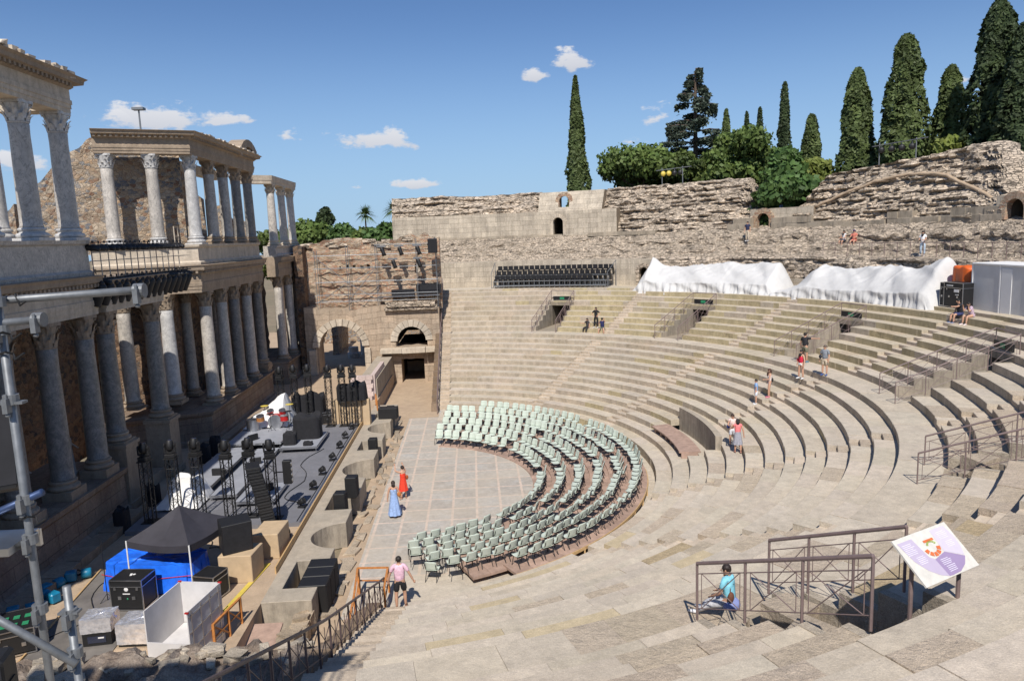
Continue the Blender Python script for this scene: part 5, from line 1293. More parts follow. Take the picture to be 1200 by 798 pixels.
# --- scaffolding on the far wall
SF = thing('scaffolding', 'grey tube scaffolding lattice in front of the far brick ruin', 'scaffolding', (-2.4, 25.8, 6.4))
xs = [-7.7, -5.0, -2.5, 1.0, 2.7]
for x in xs:
    for y in (25.75, 26.75):
        mb = MB(); mb.tube([(x, y, 6.3 if x < .5 else 6.6), (x, y, 12.2 + (.4 if x > .5 else 0) - (0 if x > -7 else .4))], .027, 6); mb.build('standard', M_galv, SF, world=True)
for z in (7.3, 7.9, 9.0, 10.2, 11.3, 12.1):
    for y in (25.75, 26.75):
        mb = MB(); mb.tube([(-7.9 if z < 12 else -2.5, y, z + .06), (2.75, y, z)], .024, 6); mb.build('ledger', M_galv, SF, world=True)
for (a, b) in (((-7.7, 7.3), (-5.0, 9.0)), ((-5, 9.0), (-2.5, 7.4)), ((-7.7, 11.3), (-5, 9.0)), ((-2.5, 10.2), (-5, 7.4)), ((-4.3, 9.1), (-2.6, 10.2))):
    mb = MB(); mb.tube([(a[0], 25.7, a[1]), (b[0], 25.7, b[1])], .028, 6); mb.build('brace', M_galv, SF, world=True)
mb = MB(); mb.box((1.8, 26.2, 7.62), (2.1, .9, .06)); mb.box((-.9, 26.2, 7.62), (3.2, .9, .06)); mb.build('platform', M_alu, SF, world=True)
mb = MB(); mb.box((1.9, 26.9, 8.1), (2.2, .5, .8)); mb.box((-.4, 26.9, 7.9), (2.0, .4, .5)); simple('black_drape', 'black drape and boxes on the scaffold platform at its right end', 'drape', mb, M_blackc, (1.5, 26.9, 7.65))
for i, (x, z, lb) in enumerate(((-1.9, 12.1, 'upper left lamp hanging from the right end of the far scaffolding'), (-.4, 12.1, 'upper middle lamp hanging from the right end of the far scaffolding'), (1.15, 12.1, 'upper right lamp hanging from the right end of the far scaffolding'), (-1.0, 11.0, 'lower left lamp hanging from the right end of the far scaffolding'), (1.15, 11.0, 'lower right lamp hanging from the right end of the far scaffolding'))):
    t = thing('stage_lamp', lb, 'stage light', (x, 25.6, z), 0, 'lamps hung on the far scaffolding')
    mb = MB(); mb.box((0, 0, -.1), (.75, .3, .14)); mb.build('bracket', M_galv, t); mb = MB(); mb.lathe((0, 0, -.2), [(.15, 0), (.18, -.15), (.16, -.5), (.2, -.75)], 12, M=Matrix.Rotation(-.3, 3, 'Y')); mb.build('can', M_black, t, smooth=True)
speaker((2.5, 25.5, 11.3), (.8, .5, 1.2), 0, 'black loudspeaker tilted at the top right corner of the far scaffolding', tilt=.1)

# ------------------------------------------------------------------ metal railings of the seating
def slope_rail(t, a, b, h, posts, m, parts=True, rr=.035, panels=True):
    a = V(a); b = V(b)
    mb = MB(); mb.tube([a + V((0, 0, h)), b + V((0, 0, h))], rr, 8); mb.build('top_rail', m, t, world=True)
    P = [a.lerp(b, i / posts) for i in range(posts + 1)]
    for p in P: mb = MB(); mb.tube([p - V((0, 0, .12)), p + V((0, 0, h))], rr * .72, 6); mb.build('post', m, t, world=True)
    if panels:
        for f in (.8, .12): mb = MB(); mb.tube([a + V((0, 0, h * f)), b + V((0, 0, h * f))], .012, 5); mb.build('mid_rail', m, t, world=True)
        mb = MB()
        for p, q in zip(P[:-1], P[1:]):
            u = p.lerp(q, .1); w = p.lerp(q, .9)
            mb.tube([u + V((0, 0, h * .12)), w + V((0, 0, h * .8))], .01, 5); mb.tube([w + V((0, 0, h * .12)), u + V((0, 0, h * .8))], .01, 5)
            for s in (u, w): mb.tube([s + V((0, 0, h * .12)), s + V((0, 0, h * .8))], .009, 5)
        mb.build('cross_bars', m, t, world=True)
VN = ['entrance left of the yellowish tiers', 'entrance below the left white cover', 'entrance below the right white cover', 'entrance by the seated pair', 'entrance at the right edge', 'foreground entrance']
for i, v in enumerate(VOMS):
    er = V((sin(v), cos(v), 0)); et = V((cos(v), -sin(v), 0))
    for sg in (-1, 1):
        m = M_rail
        side = 'left' if sg < 0 else 'right'
        if i >= 4: side = {-1: 'far', 1: 'near'}[sg]
        t = thing('metal_railing', f'mauve metal railing, {side} side of the {VN[i]}', 'railing', er * 26.4 + et * sg * 1.08 + V((0, 0, ZW)), 0, 'railings beside the seating entrances')
        if i == 5: a = er * 26.15 + et * sg * 1.02 + V((0, 0, 4.72)); b = er * (30.0 if sg > 0 else 29.2) + et * sg * 1.02 + V((0, 0, 6.38 if sg > 0 else 6.1)); slope_rail(t, a, b, 1.1, 3, m, rr=.038)
        else: a = er * 25.6 + et * sg * 1.08 + V((0, 0, ZW)); b = er * 30.6 + et * sg * 1.08 + V((0, 0, ZW + 5.7 * H2)); slope_rail(t, a, b, 1.0, 4, m, rr=.03)
        if sg > 0 and i != 5:
            c_ = er * (30.0 if i == 5 else 30.6); z = (6.48 if i == 5 else ZW + 5.7 * H2)
            mb = MB(); mb.tube([c_ - et * 1.08 + V((0, 0, z + 1.0)), c_ + et * 1.08 + V((0, 0, z + 1.0))], .03, 6); mb.build('cross_rail', m, t, world=True)
    if i in (0, 1, 2, 3):
        t = thing('exit_sign', f'small green exit sign above the {VN[i]}', 'sign', er * 30.5 + V((0, 0, ZW + 6 * H2)))
        M = Matrix((et, er, V((0, 0, 1)))).transposed()
        mb = MB(); mb.box(er * 30.45 + V((0, 0, ZW + 6 * H2 + .22)), (1.7, .1, .34), M=M); mb.build('housing', M_black, t, world=True)
        mb = MB(); mb.box(er * 30.39 + V((0, 0, ZW + 6 * H2 + .22)), (.42, .02, .2), M=M); mb.build('sign_face', M_green, t, world=True)
# stair-side balustrades at both ends of the seating
def end_rail(label, x, sg, m, y0=13.2, y1=33.4):
    t = thing('balustrade', label, 'balustrade', (x, sg * 14, .5))
    def zs(y):
        r = sqrt(y * y + x * x); 
        if r < 14.95: return max(.0, .0)
        if r < RW: return ZW - (RW - r) / TT * HH
        if r < R1: return ZW
        return ZW + (r - R1) / TT * H2 + .1
    zr0 = zs
    if sg < 0:
        zs = lambda y: (.0 + (y - 13.9) * .385 if y < 22.8 else 3.43 + (y - 22.8) * .433)
    ys = [y0 + (y1 - y0) * i / 25 for i in range(26)]
    pts = [V((x, sg * y, max(.02, zs(y)) + .95)) for y in ys]; mb = MB(); mb.tube(pts, .035, 8); mb.build('top_rail', m, t, world=True)
    pts2 = [p - V((0, 0, .78)) for p in pts]; mb = MB(); mb.tube(pts2, .012, 5); mb.build('bottom_rail', m, t, world=True)
    n = 18
    PP = []
    for i in range(n + 1):
        y = y0 + (y1 - y0) * i / n; z = max(.02, zs(y)); PP.append(V((x, sg * y, z))); mb = MB(); mb.tube([(x, sg * y, min(z, zr0(y)) - .15), (x, sg * y, z + .95)], .026, 6); mb.build('post', m, t, world=True)
    mb = MB()
    for p, q in zip(PP[:-1], PP[1:]):
        mb.tube([p + V((0, 0, .17)), q + V((0, 0, .82))], .01, 5); mb.tube([q + V((0, 0, .17)), p + V((0, 0, .82))], .01, 5)
        c_ = (p + q) / 2; mb.tube([c_ + V((0, 0, .2)), c_ + V((0, 0, .8))], .009, 5)
    mb.build('cross_bars', m, t, world=True)
end_rail('dark brown metal balustrade climbing beside the near end stairs in the foreground', 2.36, -1, M_raild, 13.9, 33)
end_rail('brown metal balustrade climbing the far end stairs beside the vaulted passage', 2.88, 1, M_rail)
# thin fence on the right upper walkway
t = thing('walkway_fence', 'thin brown metal fence along the upper walkway at the right', 'fence', P3(37.7, D(70), 10.1))
mb = MB(); mb2 = MB()
for i in range(24):
    th = D(62 + i * 1.6); p = P3(37.6, th, 10.05); mb_ = MB(); mb_.tube([p, p + V((0, 0, 1.0))], .025, 5); mb_.build('post', M_rail, t, world=True)
mb.tube([P3(37.6, D(62 + i * 1.6), 11.02) for i in range(24)], .025, 6); mb.build('top_rail', M_rail, t, world=True)
mb2.tube([P3(37.6, D(62 + i * 1.6), 10.5) for i in range(24)], .014, 5); mb2.build('mid_rail', M_rail, t, world=True)
# --- information board
IB = thing('information_board', 'tilted information board with a plan of the theatre and lilac text panels', 'sign', (14.7, -25.9, 6.2))
# ------------------------------------------------------------------ people
def skin_geo(verts, edges, radii, sub=1, root=0):
    me = bpy.data.meshes.new('tmp'); me.from_pydata([tuple(v) for v in verts], edges, []); ob = bpy.data.objects.new('tmp', me); COL.objects.link(ob)
    ob.modifiers.new('skin', 'SKIN'); ob.modifiers['skin'].use_smooth_shade = True
    if sub: s = ob.modifiers.new('sub', 'SUBSURF'); s.levels = sub; s.render_levels = sub
    sk = me.skin_vertices[0].data
    for i, r in enumerate(radii): sk[i].radius = r if isinstance(r, tuple) else (r, r); sk[i].use_root = (i == root)
    bpy.context.view_layer.update(); dg = bpy.context.evaluated_depsgraph_get(); ev = ob.evaluated_get(dg); m2 = ev.to_mesh()
    vs = [v.co.copy() for v in m2.vertices]; fs = [tuple(p.vertices) for p in m2.polygons]; ev.to_mesh_clear()
    bpy.data.objects.remove(ob); bpy.data.meshes.remove(me); return vs, fs
CM = {}
def cmat(c, rough=.8):
    k = tuple(round(x, 3) for x in c)
    if k not in CM: CM[k] = plain('cloth_%d' % len(CM), c, rough, var=.22, sc=9, bump=.8, bsc=14)
    return CM[k]
SKIN = plain('skin', (.52, .30, .20), .55, var=.05, sc=8); SKIN2 = plain('tan_skin', (.40, .22, .14), .55, var=.05, sc=8); SKINS = plain('statue_marble', (.46, .43, .38), .7, var=.2, sc=5, bump=.4)
def person(label, loc, rz, H=1.7, lean=(0, 0, 1), look=(0, 1, 0), armL=((-.25, 0, -1), (-.05, .2, -1)), armR=((.25, 0, -1), (.05, .2, -1)), legL=((-.08, 0, -1), (0, 0, -1)), legR=((.08, 0, -1), (0, 0, -1)), seat=None,
           top=(.5, .5, .5), sleeve=.5, bottom='shorts', bcol=(.1, .1, .1), hair=(.02, .015, .012), hairlen=0, shoes=(.7, .7, .7), skin=None, hat=None, female=True, group=None, name='person', headless=False, extra=None, bag=None):
    skin = skin or SKIN; s = H / 1.7; up = V(lean).normalized(); look = V(look).normalized()
    side = V((1, 0, 0)); fwd = up.cross(side) * -1; fwd = V((0, 1, 0)) if fwd.length < .1 else fwd.normalized()
    n_ = lambda v: V(v).normalized()
    th, shn = .41 * s, .40 * s; ua, fa = .28 * s, .25 * s
    low = []
    hips = {k: V(((-.085 if k == 'L' else .085) * s, 0, -.04 * s)) for k in 'LR'}
    J = {}
    for k, lg in (('L', legL), ('R', legR)):
        kn = hips[k] + n_(lg[0]) * th; an = kn + n_(lg[1]) * shn; J['k' + k] = kn; J['a' + k] = an; low.append(an.z)
    pz = seat if seat is not None else -min(low) + .085 * s
    P0 = V((0, 0, pz)); 
    for k in list(J): J[k] = J[k] + P0
    hipsw = {k: hips[k] + P0 for k in 'LR'}
    waist = P0 + up * .14 * s; chest = P0 + up * .34 * s; nb = P0 + up * .49 * s; nk = nb + up * .035 * s; hl = nk + (up * .045 + look * .015) * s; hm = hl + (up * .085 + look * .008) * s; ht = hm + up * .07 * s
    sw = (.165 if female else .185) * s
    sh = {'L': nb - side * sw - up * .045 * s, 'R': nb + side * sw - up * .045 * s}
    vs = [P0, waist, chest, nb, nk, hl, hm, ht]; f_ = 1.0 if female else 1.1
    rd = [(.155 * s * f_, .12 * s), (.13 * s * f_, .10 * s), (.16 * s * f_, .12 * s), (.085 * s, .075 * s), (.056 * s, .06 * s), (.062 * s, .072 * s), (.078 * s, .09 * s), (.05 * s, .06 * s)]
    if headless: vs = vs[:5]; rd = rd[:5]
    ed = [(i, i + 1) for i in range(len(vs) - 1)]
    def addv(p, r, frm): vs.append(p); rd.append(r); ed.append((frm, len(vs) - 1)); return len(vs) - 1
    EL = {}; WR = {}
    for k, ar in (('L', armL), ('R', armR)):
        el = sh[k] + n_(ar[0]) * ua; wr = el + n_(ar[1]) * fa; EL[k] = el; WR[k] = wr
        a = addv(sh[k], .06 * s, 3); b = addv(sh[k].lerp(el, .5), .05 * s, a); c = addv(el, .042 * s, b); d = addv(el.lerp(wr, .4), .040 * s, c); e = addv(wr, .028 * s, d)
        hd_ = n_(ar[1]); addv(wr + hd_ * .05 * s, (.034 * s, .02 * s), e)
    for k in 'LR':
        a = addv(hipsw[k], .10 * s, 0); b = addv(hipsw[k].lerp(J['k' + k], .5), .083 * s, a); c = addv(J['k' + k], .06 * s, b); d = addv(J['k' + k].lerp(J['a' + k], .35), .060 * s, c); e = addv(J['a' + k], .038 * s, d)
    root = thing(name, label, 'person' if name == 'person' else 'statue', loc, rz, group)
    g = skin_geo(vs, ed, rd); mb = MB(); mb.add(*g)
    for k in 'LR':   # fingers
        ar = armL if k == 'L' else armR; d = n_(ar[1]); w = WR[k] + d * .06 * s; t = d.cross(V((0, 1, 0)));
        t = t.normalized() if t.length > .2 else V((1, 0, 0)); c = d.cross(t).normalized()
        if c.y > 0: c = -c
        t2 = d.cross(c)
        for q, (o_, L_) in enumerate(((-.024, .058), (-.008, .072), (.008, .068), (.023, .052))):
            b0 = w + t2 * o_ * s; m_ = b0 + d * L_ * .55 * s; mb.tube([b0 - d * .02 * s, m_, m_ + (d * .45 - c * .18) * L_ * s], [.009 * s, .008 * s, .006 * s], 6)
        sgn = -1 if k == 'L' else 1; b0 = w - d * .035 * s - t2 * .028 * s; mb.tube([b0, b0 + (d * .03 - t2 * .022) * s, b0 + (d * .058 - t2 * .024) * s], [.010 * s, .009 * s, .007 * s], 6)
    if not headless:
        rx = look.cross(up).normalized()
        mb.tube([hm + look * .08 * s + up * .012 * s, hm + look * .108 * s - up * .018 * s, hm + look * .082 * s - up * .03 * s], [.008 * s, .015 * s, .009 * s], 6)
        for q in (-1, 1): mb.ell(hm + rx * q * .083 * s - up * .012 * s, (.012 * s, .022 * s, .032 * s), 8, 5)
        mb.tube([hm + look * .082 * s - up * .052 * s - rx * .022 * s, hm + look * .089 * s - up * .052 * s, hm + look * .082 * s - up * .052 * s + rx * .022 * s], .006 * s, 5)
    body = mb.build('body', skin, root, smooth=True)
    R3 = Matrix((look.cross(up).normalized(), look, up)).transposed() if not headless else None
    if headless:
        # draped marble figure
        mb = MB(); pr = [(.26, 0), (.25, .1), (.22, .5), (.2, .85), (.17, 1.05), (.2, 1.3), (.19, 1.42), (.08, 1.5)]
        def rob(u, v):
            i = min(len(pr) - 2, int(v * (len(pr) - 1))); f = v * (len(pr) - 1) - i; r = pr[i][0] * (1 - f) + pr[i + 1][0] * f; z = pr[i][1] * (1 - f) + pr[i + 1][1] * f; a = u * 2 * pi
            r *= 1 + (.10 * sin(a * 9 + z * 2) + .12 * noise.noise(V((a * 2, z * 3, 1)))) * (1 - v * .6); return V((r * cos(a) * 1.05, r * sin(a) * .8, z))
        mb.grid(rob, 54, 30); mb.box((0, 0, -.08), (.6, .5, .16)); mb.build('drapery', skin, root, smooth=True); return root
    mb = MB()
    for q in (-1, 1): mb.ell(hm + R3 @ V((q * .03 * s, .083 * s, .008 * s)), (.011 * s, .008 * s, .007 * s), 8, 5)
    mb.build('eyes', M_black, root)
    # hair
    mb = MB()
    mb.ell(hm + R3 @ V((0, -.022 * s, .03 * s)), (.092 * s, .098 * s, .092 * s), 16, 10, M=R3)
    if hairlen: mb.tube([hm + R3 @ V((0, -.05 * s, .03 * s)), hm + R3 @ V((0, -.085 * s, -.08 * s)), nb - fwd * .09 * s - up * .02 * s, nb - fwd * .115 * s - up * hairlen * s], [.07 * s, .085 * s, .085 * s, .045 * s], 10)
    for q in range(26): mb.tube([hm + R3 @ V((rng.uniform(-.07, .07) * s, rng.uniform(-.1, .03) * s, rng.uniform(.04, .09) * s)), hm + R3 @ V((rng.uniform(-.09, .09) * s, -.11 * s, rng.uniform(-.04, .04) * s))], [.014 * s, .006 * s], 5)
    mb.build('hair', cmat(hair, .6), root, smooth=True)
    if hat:
        mb = MB(); mb.ell(hm + R3 @ V((0, -.01 * s, .055 * s)), (.098 * s, .108 * s, .075 * s), 14, 7, M=R3); mb.ell(hm + R3 @ V((0, .12 * s, .055 * s)), (.07 * s, .07 * s, .012 * s), 12, 4, M=R3); mb.build('cap', cmat(hat), root, smooth=True)
    # shirt
    if top is not None:
        v2 = [waist - up * .21 * s, waist, chest, nb]; r2 = [(.178 * s * f_, .142 * s), (.155 * s * f_, .125 * s), (.18 * s * f_, .138 * s), (.10 * s, .09 * s)]; e2 = [(0, 1), (1, 2), (2, 3)]
        for k in 'LR':
            v2.append(sh[k]); r2.append(.076 * s); e2.append((3, len(v2) - 1)); 
            if sleeve > 0:
                v2.append(sh[k].lerp(EL[k], max(.3, min(1, sleeve)))); r2.append(.064 * s); e2.append((len(v2) - 2, len(v2) - 1))
            if sleeve > 1: v2.append(EL[k].lerp(WR[k], sleeve - 1)); r2.append(.04 * s); e2.append((len(v2) - 2, len(v2) - 1))
        if sleeve <= 0: v2 = v2[:3] + [nb - up * .07 * s]; r2 = r2[:3] + [(.145 * s, .11 * s)]; e2 = [(0, 1), (1, 2), (2, 3)]
        g = skin_geo(v2, e2, r2); mb = MB(); mb.add(*g); mb.build('shirt', cmat(top), root, smooth=True)
    if bottom in ('shorts', 'trousers', 'short_shorts'):
        v2 = [P0 + up * .05 * s, P0 - V((0, 0, .03 * s))]; r2 = [(.168 * s * f_, .132 * s), (.172 * s * f_, .138 * s)]; e2 = [(0, 1)]
        fr = {'shorts': .85, 'short_shorts': .4, 'trousers': 1.0}[bottom]
        for k in 'LR':
            v2.append(hipsw[k]); r2.append(.118 * s); e2.append((1, len(v2) - 1)); v2.append(hipsw[k].lerp(J['k' + k], fr)); r2.append((.10 if fr < 1 else .08) * s); e2.append((len(v2) - 2, len(v2) - 1))
            if fr == 1.0: v2.append(J['k' + k].lerp(J['a' + k], .92)); r2.append(.062 * s); e2.append((len(v2) - 2, len(v2) - 1))
        g = skin_geo(v2, e2, r2); mb = MB(); mb.add(*g); mb.build('trousers' if bottom == 'trousers' else 'shorts', cmat(bcol), root, smooth=True)
    elif bottom in ('skirt', 'dress'):
        hem = (.42 if bottom == 'skirt' else .12) * s if seat is None else pz - .12; mb = MB(); zt = waist.z + (0 if bottom == 'skirt' else .02)
        ctr = waist.copy()
        def sk(u, v):
            a = u * 2 * pi; z = zt + (hem - zt) * v; r = (.135 + (.09 if bottom == 'skirt' else .14) * v) * s * (1 + .10 * v * sin(a * 7) + .06 * v * noise.noise(V((a * 2, v * 2, 3)))); return V((ctr.x + r * cos(a) * 1.05, ctr.y + r * sin(a) * .85, z))
        mb.grid(sk, 40, 14); mb.build('skirt' if bottom == 'skirt' else 'dress_skirt', cmat(bcol), root, smooth=True)
    for k in 'LR':
        a = J['a' + k]; lg = legL if k == 'L' else legR; sd_ = n_(lg[1]); ft = V((0, 1, 0)) if abs(sd_.z) > .4 else V((0, .2, -1)).normalized()
        if abs(sd_.z) > .4: ft = V((.12 * (-1 if k == 'L' else 1), 1, -.0)).normalized()
        b = a - V((0, 0, .045 * s)); mb = MB(); mb.tube([b - ft * .05 * s, b + ft * .03 * s + V((0, 0, .01)), b + ft * .13 * s - V((0, 0, .008)), b + ft * .19 * s - V((0, 0, .012))], [.036 * s, .042 * s, .038 * s, .022 * s], 10); mb.build('shoe', cmat(shoes), root, smooth=True)
    if bag:
        mb = MB(); c = P0 + side * bag[1] * s - fwd * bag[2] * s + up * .12 * s; mb.ell(c, (.09 * s, .06 * s, .12 * s), 12, 8); mb.tube([c + up * .1 * s, nb + up * .01 * s - side * .08 * s * (1 if bag[1] > 0 else -1), chest + fwd * .13 * s], .01 * s, 5); b_o = mb.build('shoulder_bag', cmat(bag[0]), root, smooth=True)
    return root
RR = random.Random(3)
person('man in pale pink t-shirt and black shorts walking away beside the near balustrade', (3.0, -14.72, .255), .05, 1.84, armL=((-.45, .1, -1), (-.25, .15, -1)), armR=((.5, -.1, -1), (.45, .1, -1)), legL=((-.1, -.12, -1), (0, -.1, -1)), legR=((.12, .1, -1), (.02, -.02, -1)), top=(.78, .50, .60), sleeve=.75, bottom='shorts', bcol=(.012, .012, .014), shoes=(.25, .13, .09), female=False, skin=SKIN)
person('woman with long dark hair in a long light blue dress on the orchestra floor', (1.86, -5.95, .012), .15, 1.72, armL=((-.3, 0, -1), (-.15, .1, -1)), armR=((.3, 0, -1), (.1, .15, -1)), top=(.30, .42, .66), sleeve=0, bottom='dress', bcol=(.28, .40, .66), hairlen=.24, hair=(.03, .016, .012), shoes=(.3, .15, .1), bag=((.45, .15, .03), .24, -.02))
person('woman in a red-orange top raising both hands to take a photo', (2.05, -3.6, .012), .5, 1.66, look=(-.1, 1, .1), armL=((-.35, .8, .1), (.15, .5, .9)), armR=((.2, .85, .1), (-.2, .45, .95)), top=(.75, .05, .02), sleeve=0, bottom='skirt', bcol=(.72, .05, .02), shoes=(.3, .15, .1), hair=(.02, .012, .01), bag=((.35, .08, .02), .22, .02))
F = -pi / 2      # facing the stage from the right-hand tiers is rz=+90deg
person('boy in pale blue t-shirt and white shorts standing on a tier', (21.3, .85, ZW - 5 * HH + .01), 1.2, 1.42, armL=((-.2, 0, -1), (-.1, .2, -1)), top=(.24, .38, .62), sleeve=.7, bottom='shorts', bcol=(.62, .66, .72), female=False, shoes=(.75, .75, .75))
person('woman with long brown hair in a white top and denim shorts behind the boy', (22.1, .95, ZW - 4 * HH + .01), 1.3, 1.64, armL=((-.3, .2, -1), (.3, .8, -.1)), armR=((.3, .1, -1), (.1, .3, -1)), legL=((-.12, .15, -1), (0, 0, -1)), top=(.72, .62, .58), sleeve=0, bottom='short_shorts', bcol=(.10, .16, .30), hair=(.06, .025, .015), hairlen=.16, shoes=(.6, .2, .25), bag=((.02, .02, .02), -.1, -.14))
person('woman in coral pink top and grey skirt seen from behind on the lowest walk', (18.25, -4.6, ZW - 8 * HH + .01), -.15, 1.66, look=(.1, 1, .05), armL=((-.3, .6, -.7), (.2, .7, .3)), armR=((.35, -.2, -1), (.1, 0, -1)), legR=((.1, -.2, -1), (0, -.15, -1)), top=(.80, .22, .22), sleeve=.3, bottom='skirt', bcol=(.32, .32, .36), hair=(.012, .01, .01), hairlen=.22, shoes=(.4, .2, .15))
person('woman in pale pink top standing behind the one in the grey skirt', (18.4, -3.5, ZW - 8 * HH + .01), 2.9, 1.62, armR=((.3, .3, -1), (-.3, .8, .1)), top=(.74, .55, .50), sleeve=.3, bottom='shorts', bcol=(.65, .65, .68), hair=(.04, .02, .015), shoes=(.3, .2, .2), bag=((.03, .05, .2), .22, .05))
person('woman in red sleeveless top and white shorts with a red bag on the tiers', (23.95, 1.1, ZW - HH + .01), 1.9, 1.64, armL=((-.45, .1, -1), (-.1, .3, -1)), legL=((-.2, .1, -1), (-.1, 0, -1)), legR=((.1, .1, -1), (0, 0, -1)), top=(.66, .02, .06), sleeve=0, bottom='short_shorts', bcol=(.78, .76, .74), hair=(.015, .01, .01), hairlen=.12, bag=((.55, .01, .03), .24, .0))
person('man in black t-shirt and backpack pointing with his outstretched arm on the walkway', (25.6, 4.2, ZW + .01), -1.0, 1.8, armL=((-.4, .1, -1), (-.1, .3, -1)), armR=((1, .25, .05), (1, .2, .05)), legL=((-.15, .3, -1), (0, -.1, -1)), top=(.02, .02, .024), sleeve=.7, bottom='shorts', bcol=(.16, .16, .11), female=False, shoes=(.10, .25, .35), bag=((.01, .01, .01), .02, .17))
person('man in grey t-shirt and beige shorts with a dark bag near the woman in red', (24.85, .2, ZW + .01), 2.2, 1.68, armL=((-.25, .1, -1), (0, .3, -1)), top=(.22, .24, .27), sleeve=.75, bottom='shorts', bcol=(.50, .42, .31), female=False, shoes=(.05, .1, .3), hair=(.12, .09, .07), bag=((.02, .02, .03), .2, .12))
SL = ((-.12, 1, -.06), (0, .12, -1)); SR = ((.12, 1, -.06), (0, .1, -1))
z7 = ZW + 8 * H2
person('woman in lilac t-shirt sitting with chin on her hand below the white container', (32.35, -.75, z7 - .28 + .02 + .0), pi / 2 + .1, 1.64, lean=(0, .35, 1), look=(0, 1, -.2), seat=.40, legL=SL, legR=SR, armL=((-.1, .7, -.7), (0, .2, 1)), armR=((.1, .7, -.7), (-.1, .3, .9)), top=(.50, .38, .46), sleeve=.7, bottom='short_shorts', bcol=(.45, .35, .42), hair=(.012, .01, .01), hairlen=.2, shoes=(.7, .6, .6))
person('man with beard in dark clothes sitting left of the woman in lilac', (32.4, .25, z7 - .26), pi / 2, 1.75, lean=(0, .2, 1), seat=.40, legL=SL, legR=SR, armL=((-.1, .8, -.2), (-.2, 1, .1)), top=(.015, .015, .02), sleeve=.6, bottom='shorts', bcol=(.03, .04, .12), hair=(.01, .01, .01), female=False, shoes=(.1, .15, .3))
zb = ZW + H2
er5 = P3(1, D(36.6), 0)
person('woman in black standing with hands on hips on the lower tier', P3(26.75, D(36.5), zb + .01), pi - D(36.6) + .1, 1.7, armL=((-.75, -.1, -.7), (.6, .5, -.55)), armR=((.75, -.1, -.7), (-.6, .5, -.55)), legL=((-.14, 0, -1), (-.03, 0, -1)), legR=((.14, 0, -1), (.03, 0, -1)), top=(.013, .013, .015), sleeve=.8, bottom='trousers', bcol=(.012, .012, .014), hair=(.025, .014, .012), hairlen=.14)
person('woman with dark hair sitting left of the standing woman in black', P3(26.5, D(35.1), zb - .36), pi - D(35) - .3, 1.62, lean=(0, .1, 1), seat=.45, legL=((-.2, 1, -.1), (-.1, .2, -1)), legR=((.15, 1, -.1), (.1, .1, -1)), armR=((.5, .4, -.5), (.6, .5, .2)), top=(.05, .045, .05), sleeve=.6, bottom='trousers', bcol=(.02, .02, .022), hair=(.02, .012, .01), hairlen=.16)
person('man in navy t-shirt and black cap sitting right of the standing woman', P3(26.5, D(38.0), zb - .36), pi - D(38) + .2, 1.76, lean=(0, .05, 1), seat=.45, legL=((-.3, 1, -.05), (-.1, .1, -1)), legR=((.25, 1, -.2), (.1, 0, -1)), armL=((-.3, .8, .1), (.1, .3, .9)), armR=((.2, .5, -.5), (-.4, .4, .7)), top=(.015, .02, .09), sleeve=.6, bottom='shorts', bcol=(.12, .13, .10), hair=(.02, .015, .01), hat=(.01, .01, .012), female=False)
person('man in navy t-shirt and pale trousers by the brick arched doorway', P3(39.3, D(50.0), 11.25), pi - D(50), 1.72, armL=((-.3, .1, -1), (-.1, .3, -1)), top=(.02, .025, .07), sleeve=.6, bottom='trousers', bcol=(.50, .42, .32), female=False, legL=((-.1, .25, -1), (0, 0, -1)))
person('man in blue shirt half hidden behind the block wall right of the brick arch', P3(42.6, D(51.9), 12.9), pi / 2 - .9, 1.7, top=(.10, .16, .35), sleeve=.6, bottom='trousers', bcol=(.05, .05, .08), female=False)
person('woman in white top sitting on the left of a pair on the upper blocks', P3(39.6, D(62.6), 10.75), pi - D(62.6) - .1, 1.66, seat=.45, lean=(0, .05, 1), legL=SL, legR=SR, armL=((-.2, .4, -.9), (.2, .8, -.1)), armR=((.2, .4, -.9), (-.2, .8, -.1)), top=(.75, .72, .70), sleeve=.2, bottom='shorts', bcol=(.03, .04, .06), hair=(.02, .012, .01), hairlen=.1)
person('person in coral clothes and dark cap sitting on the right of the pair', P3(39.6, D(63.9), 10.75), pi - D(63.9) + .2, 1.72, seat=.45, lean=(0, .1, 1), legL=SL, legR=SR, armL=((-.2, .5, -.8), (.3, .8, -.1)), armR=((.2, .5, -.8), (-.1, .8, .1)), top=(.62, .20, .14), sleeve=.6, bottom='shorts', bcol=(.55, .20, .15), hat=(.05, .03, .12), female=False)
person('woman in white t-shirt and pale jeans standing at the walkway fence', P3(37.9, D(74.3), 10.1), pi / 2 + .6, 1.7, armL=((-.2, .2, -1), (.3, .9, -.1)), armR=((.2, .2, -1), (-.3, .9, -.1)), top=(.78, .77, .76), sleeve=.6, bottom='trousers', bcol=(.42, .52, .62), hair=(.012, .01, .01), hairlen=.1)
pw = person('short-haired woman in turquoise t-shirt sitting on the steps beside the nearest railing', (11.0, -23.7, ZW - .02), .75, 1.66, lean=(0, .12, 1), look=(-.45, 1, -.15), seat=.5, legL=((-.22, .9, -.35), (-.05, .75, -.55)), legR=((.0, .95, -.25), (-.1, .7, -.6)), armL=((-.2, .25, -1), (.15, .7, -.5)), armR=((.2, .3, -1), (-.3, .7, -.4)), top=(.22, .56, .68), sleeve=.7, bottom='trousers', bcol=(.52, .52, .54), hair=(.02, .012, .01), skin=SKIN2, bag=((.14, .055, .03), -.16, -.12))
mb = MB()
mb.ell((0, -.02, .40), (.2, .2, .16), 14, 8); mb.build('patterned_wrap', cmat((.22, .26, .50)), pw, smooth=True)
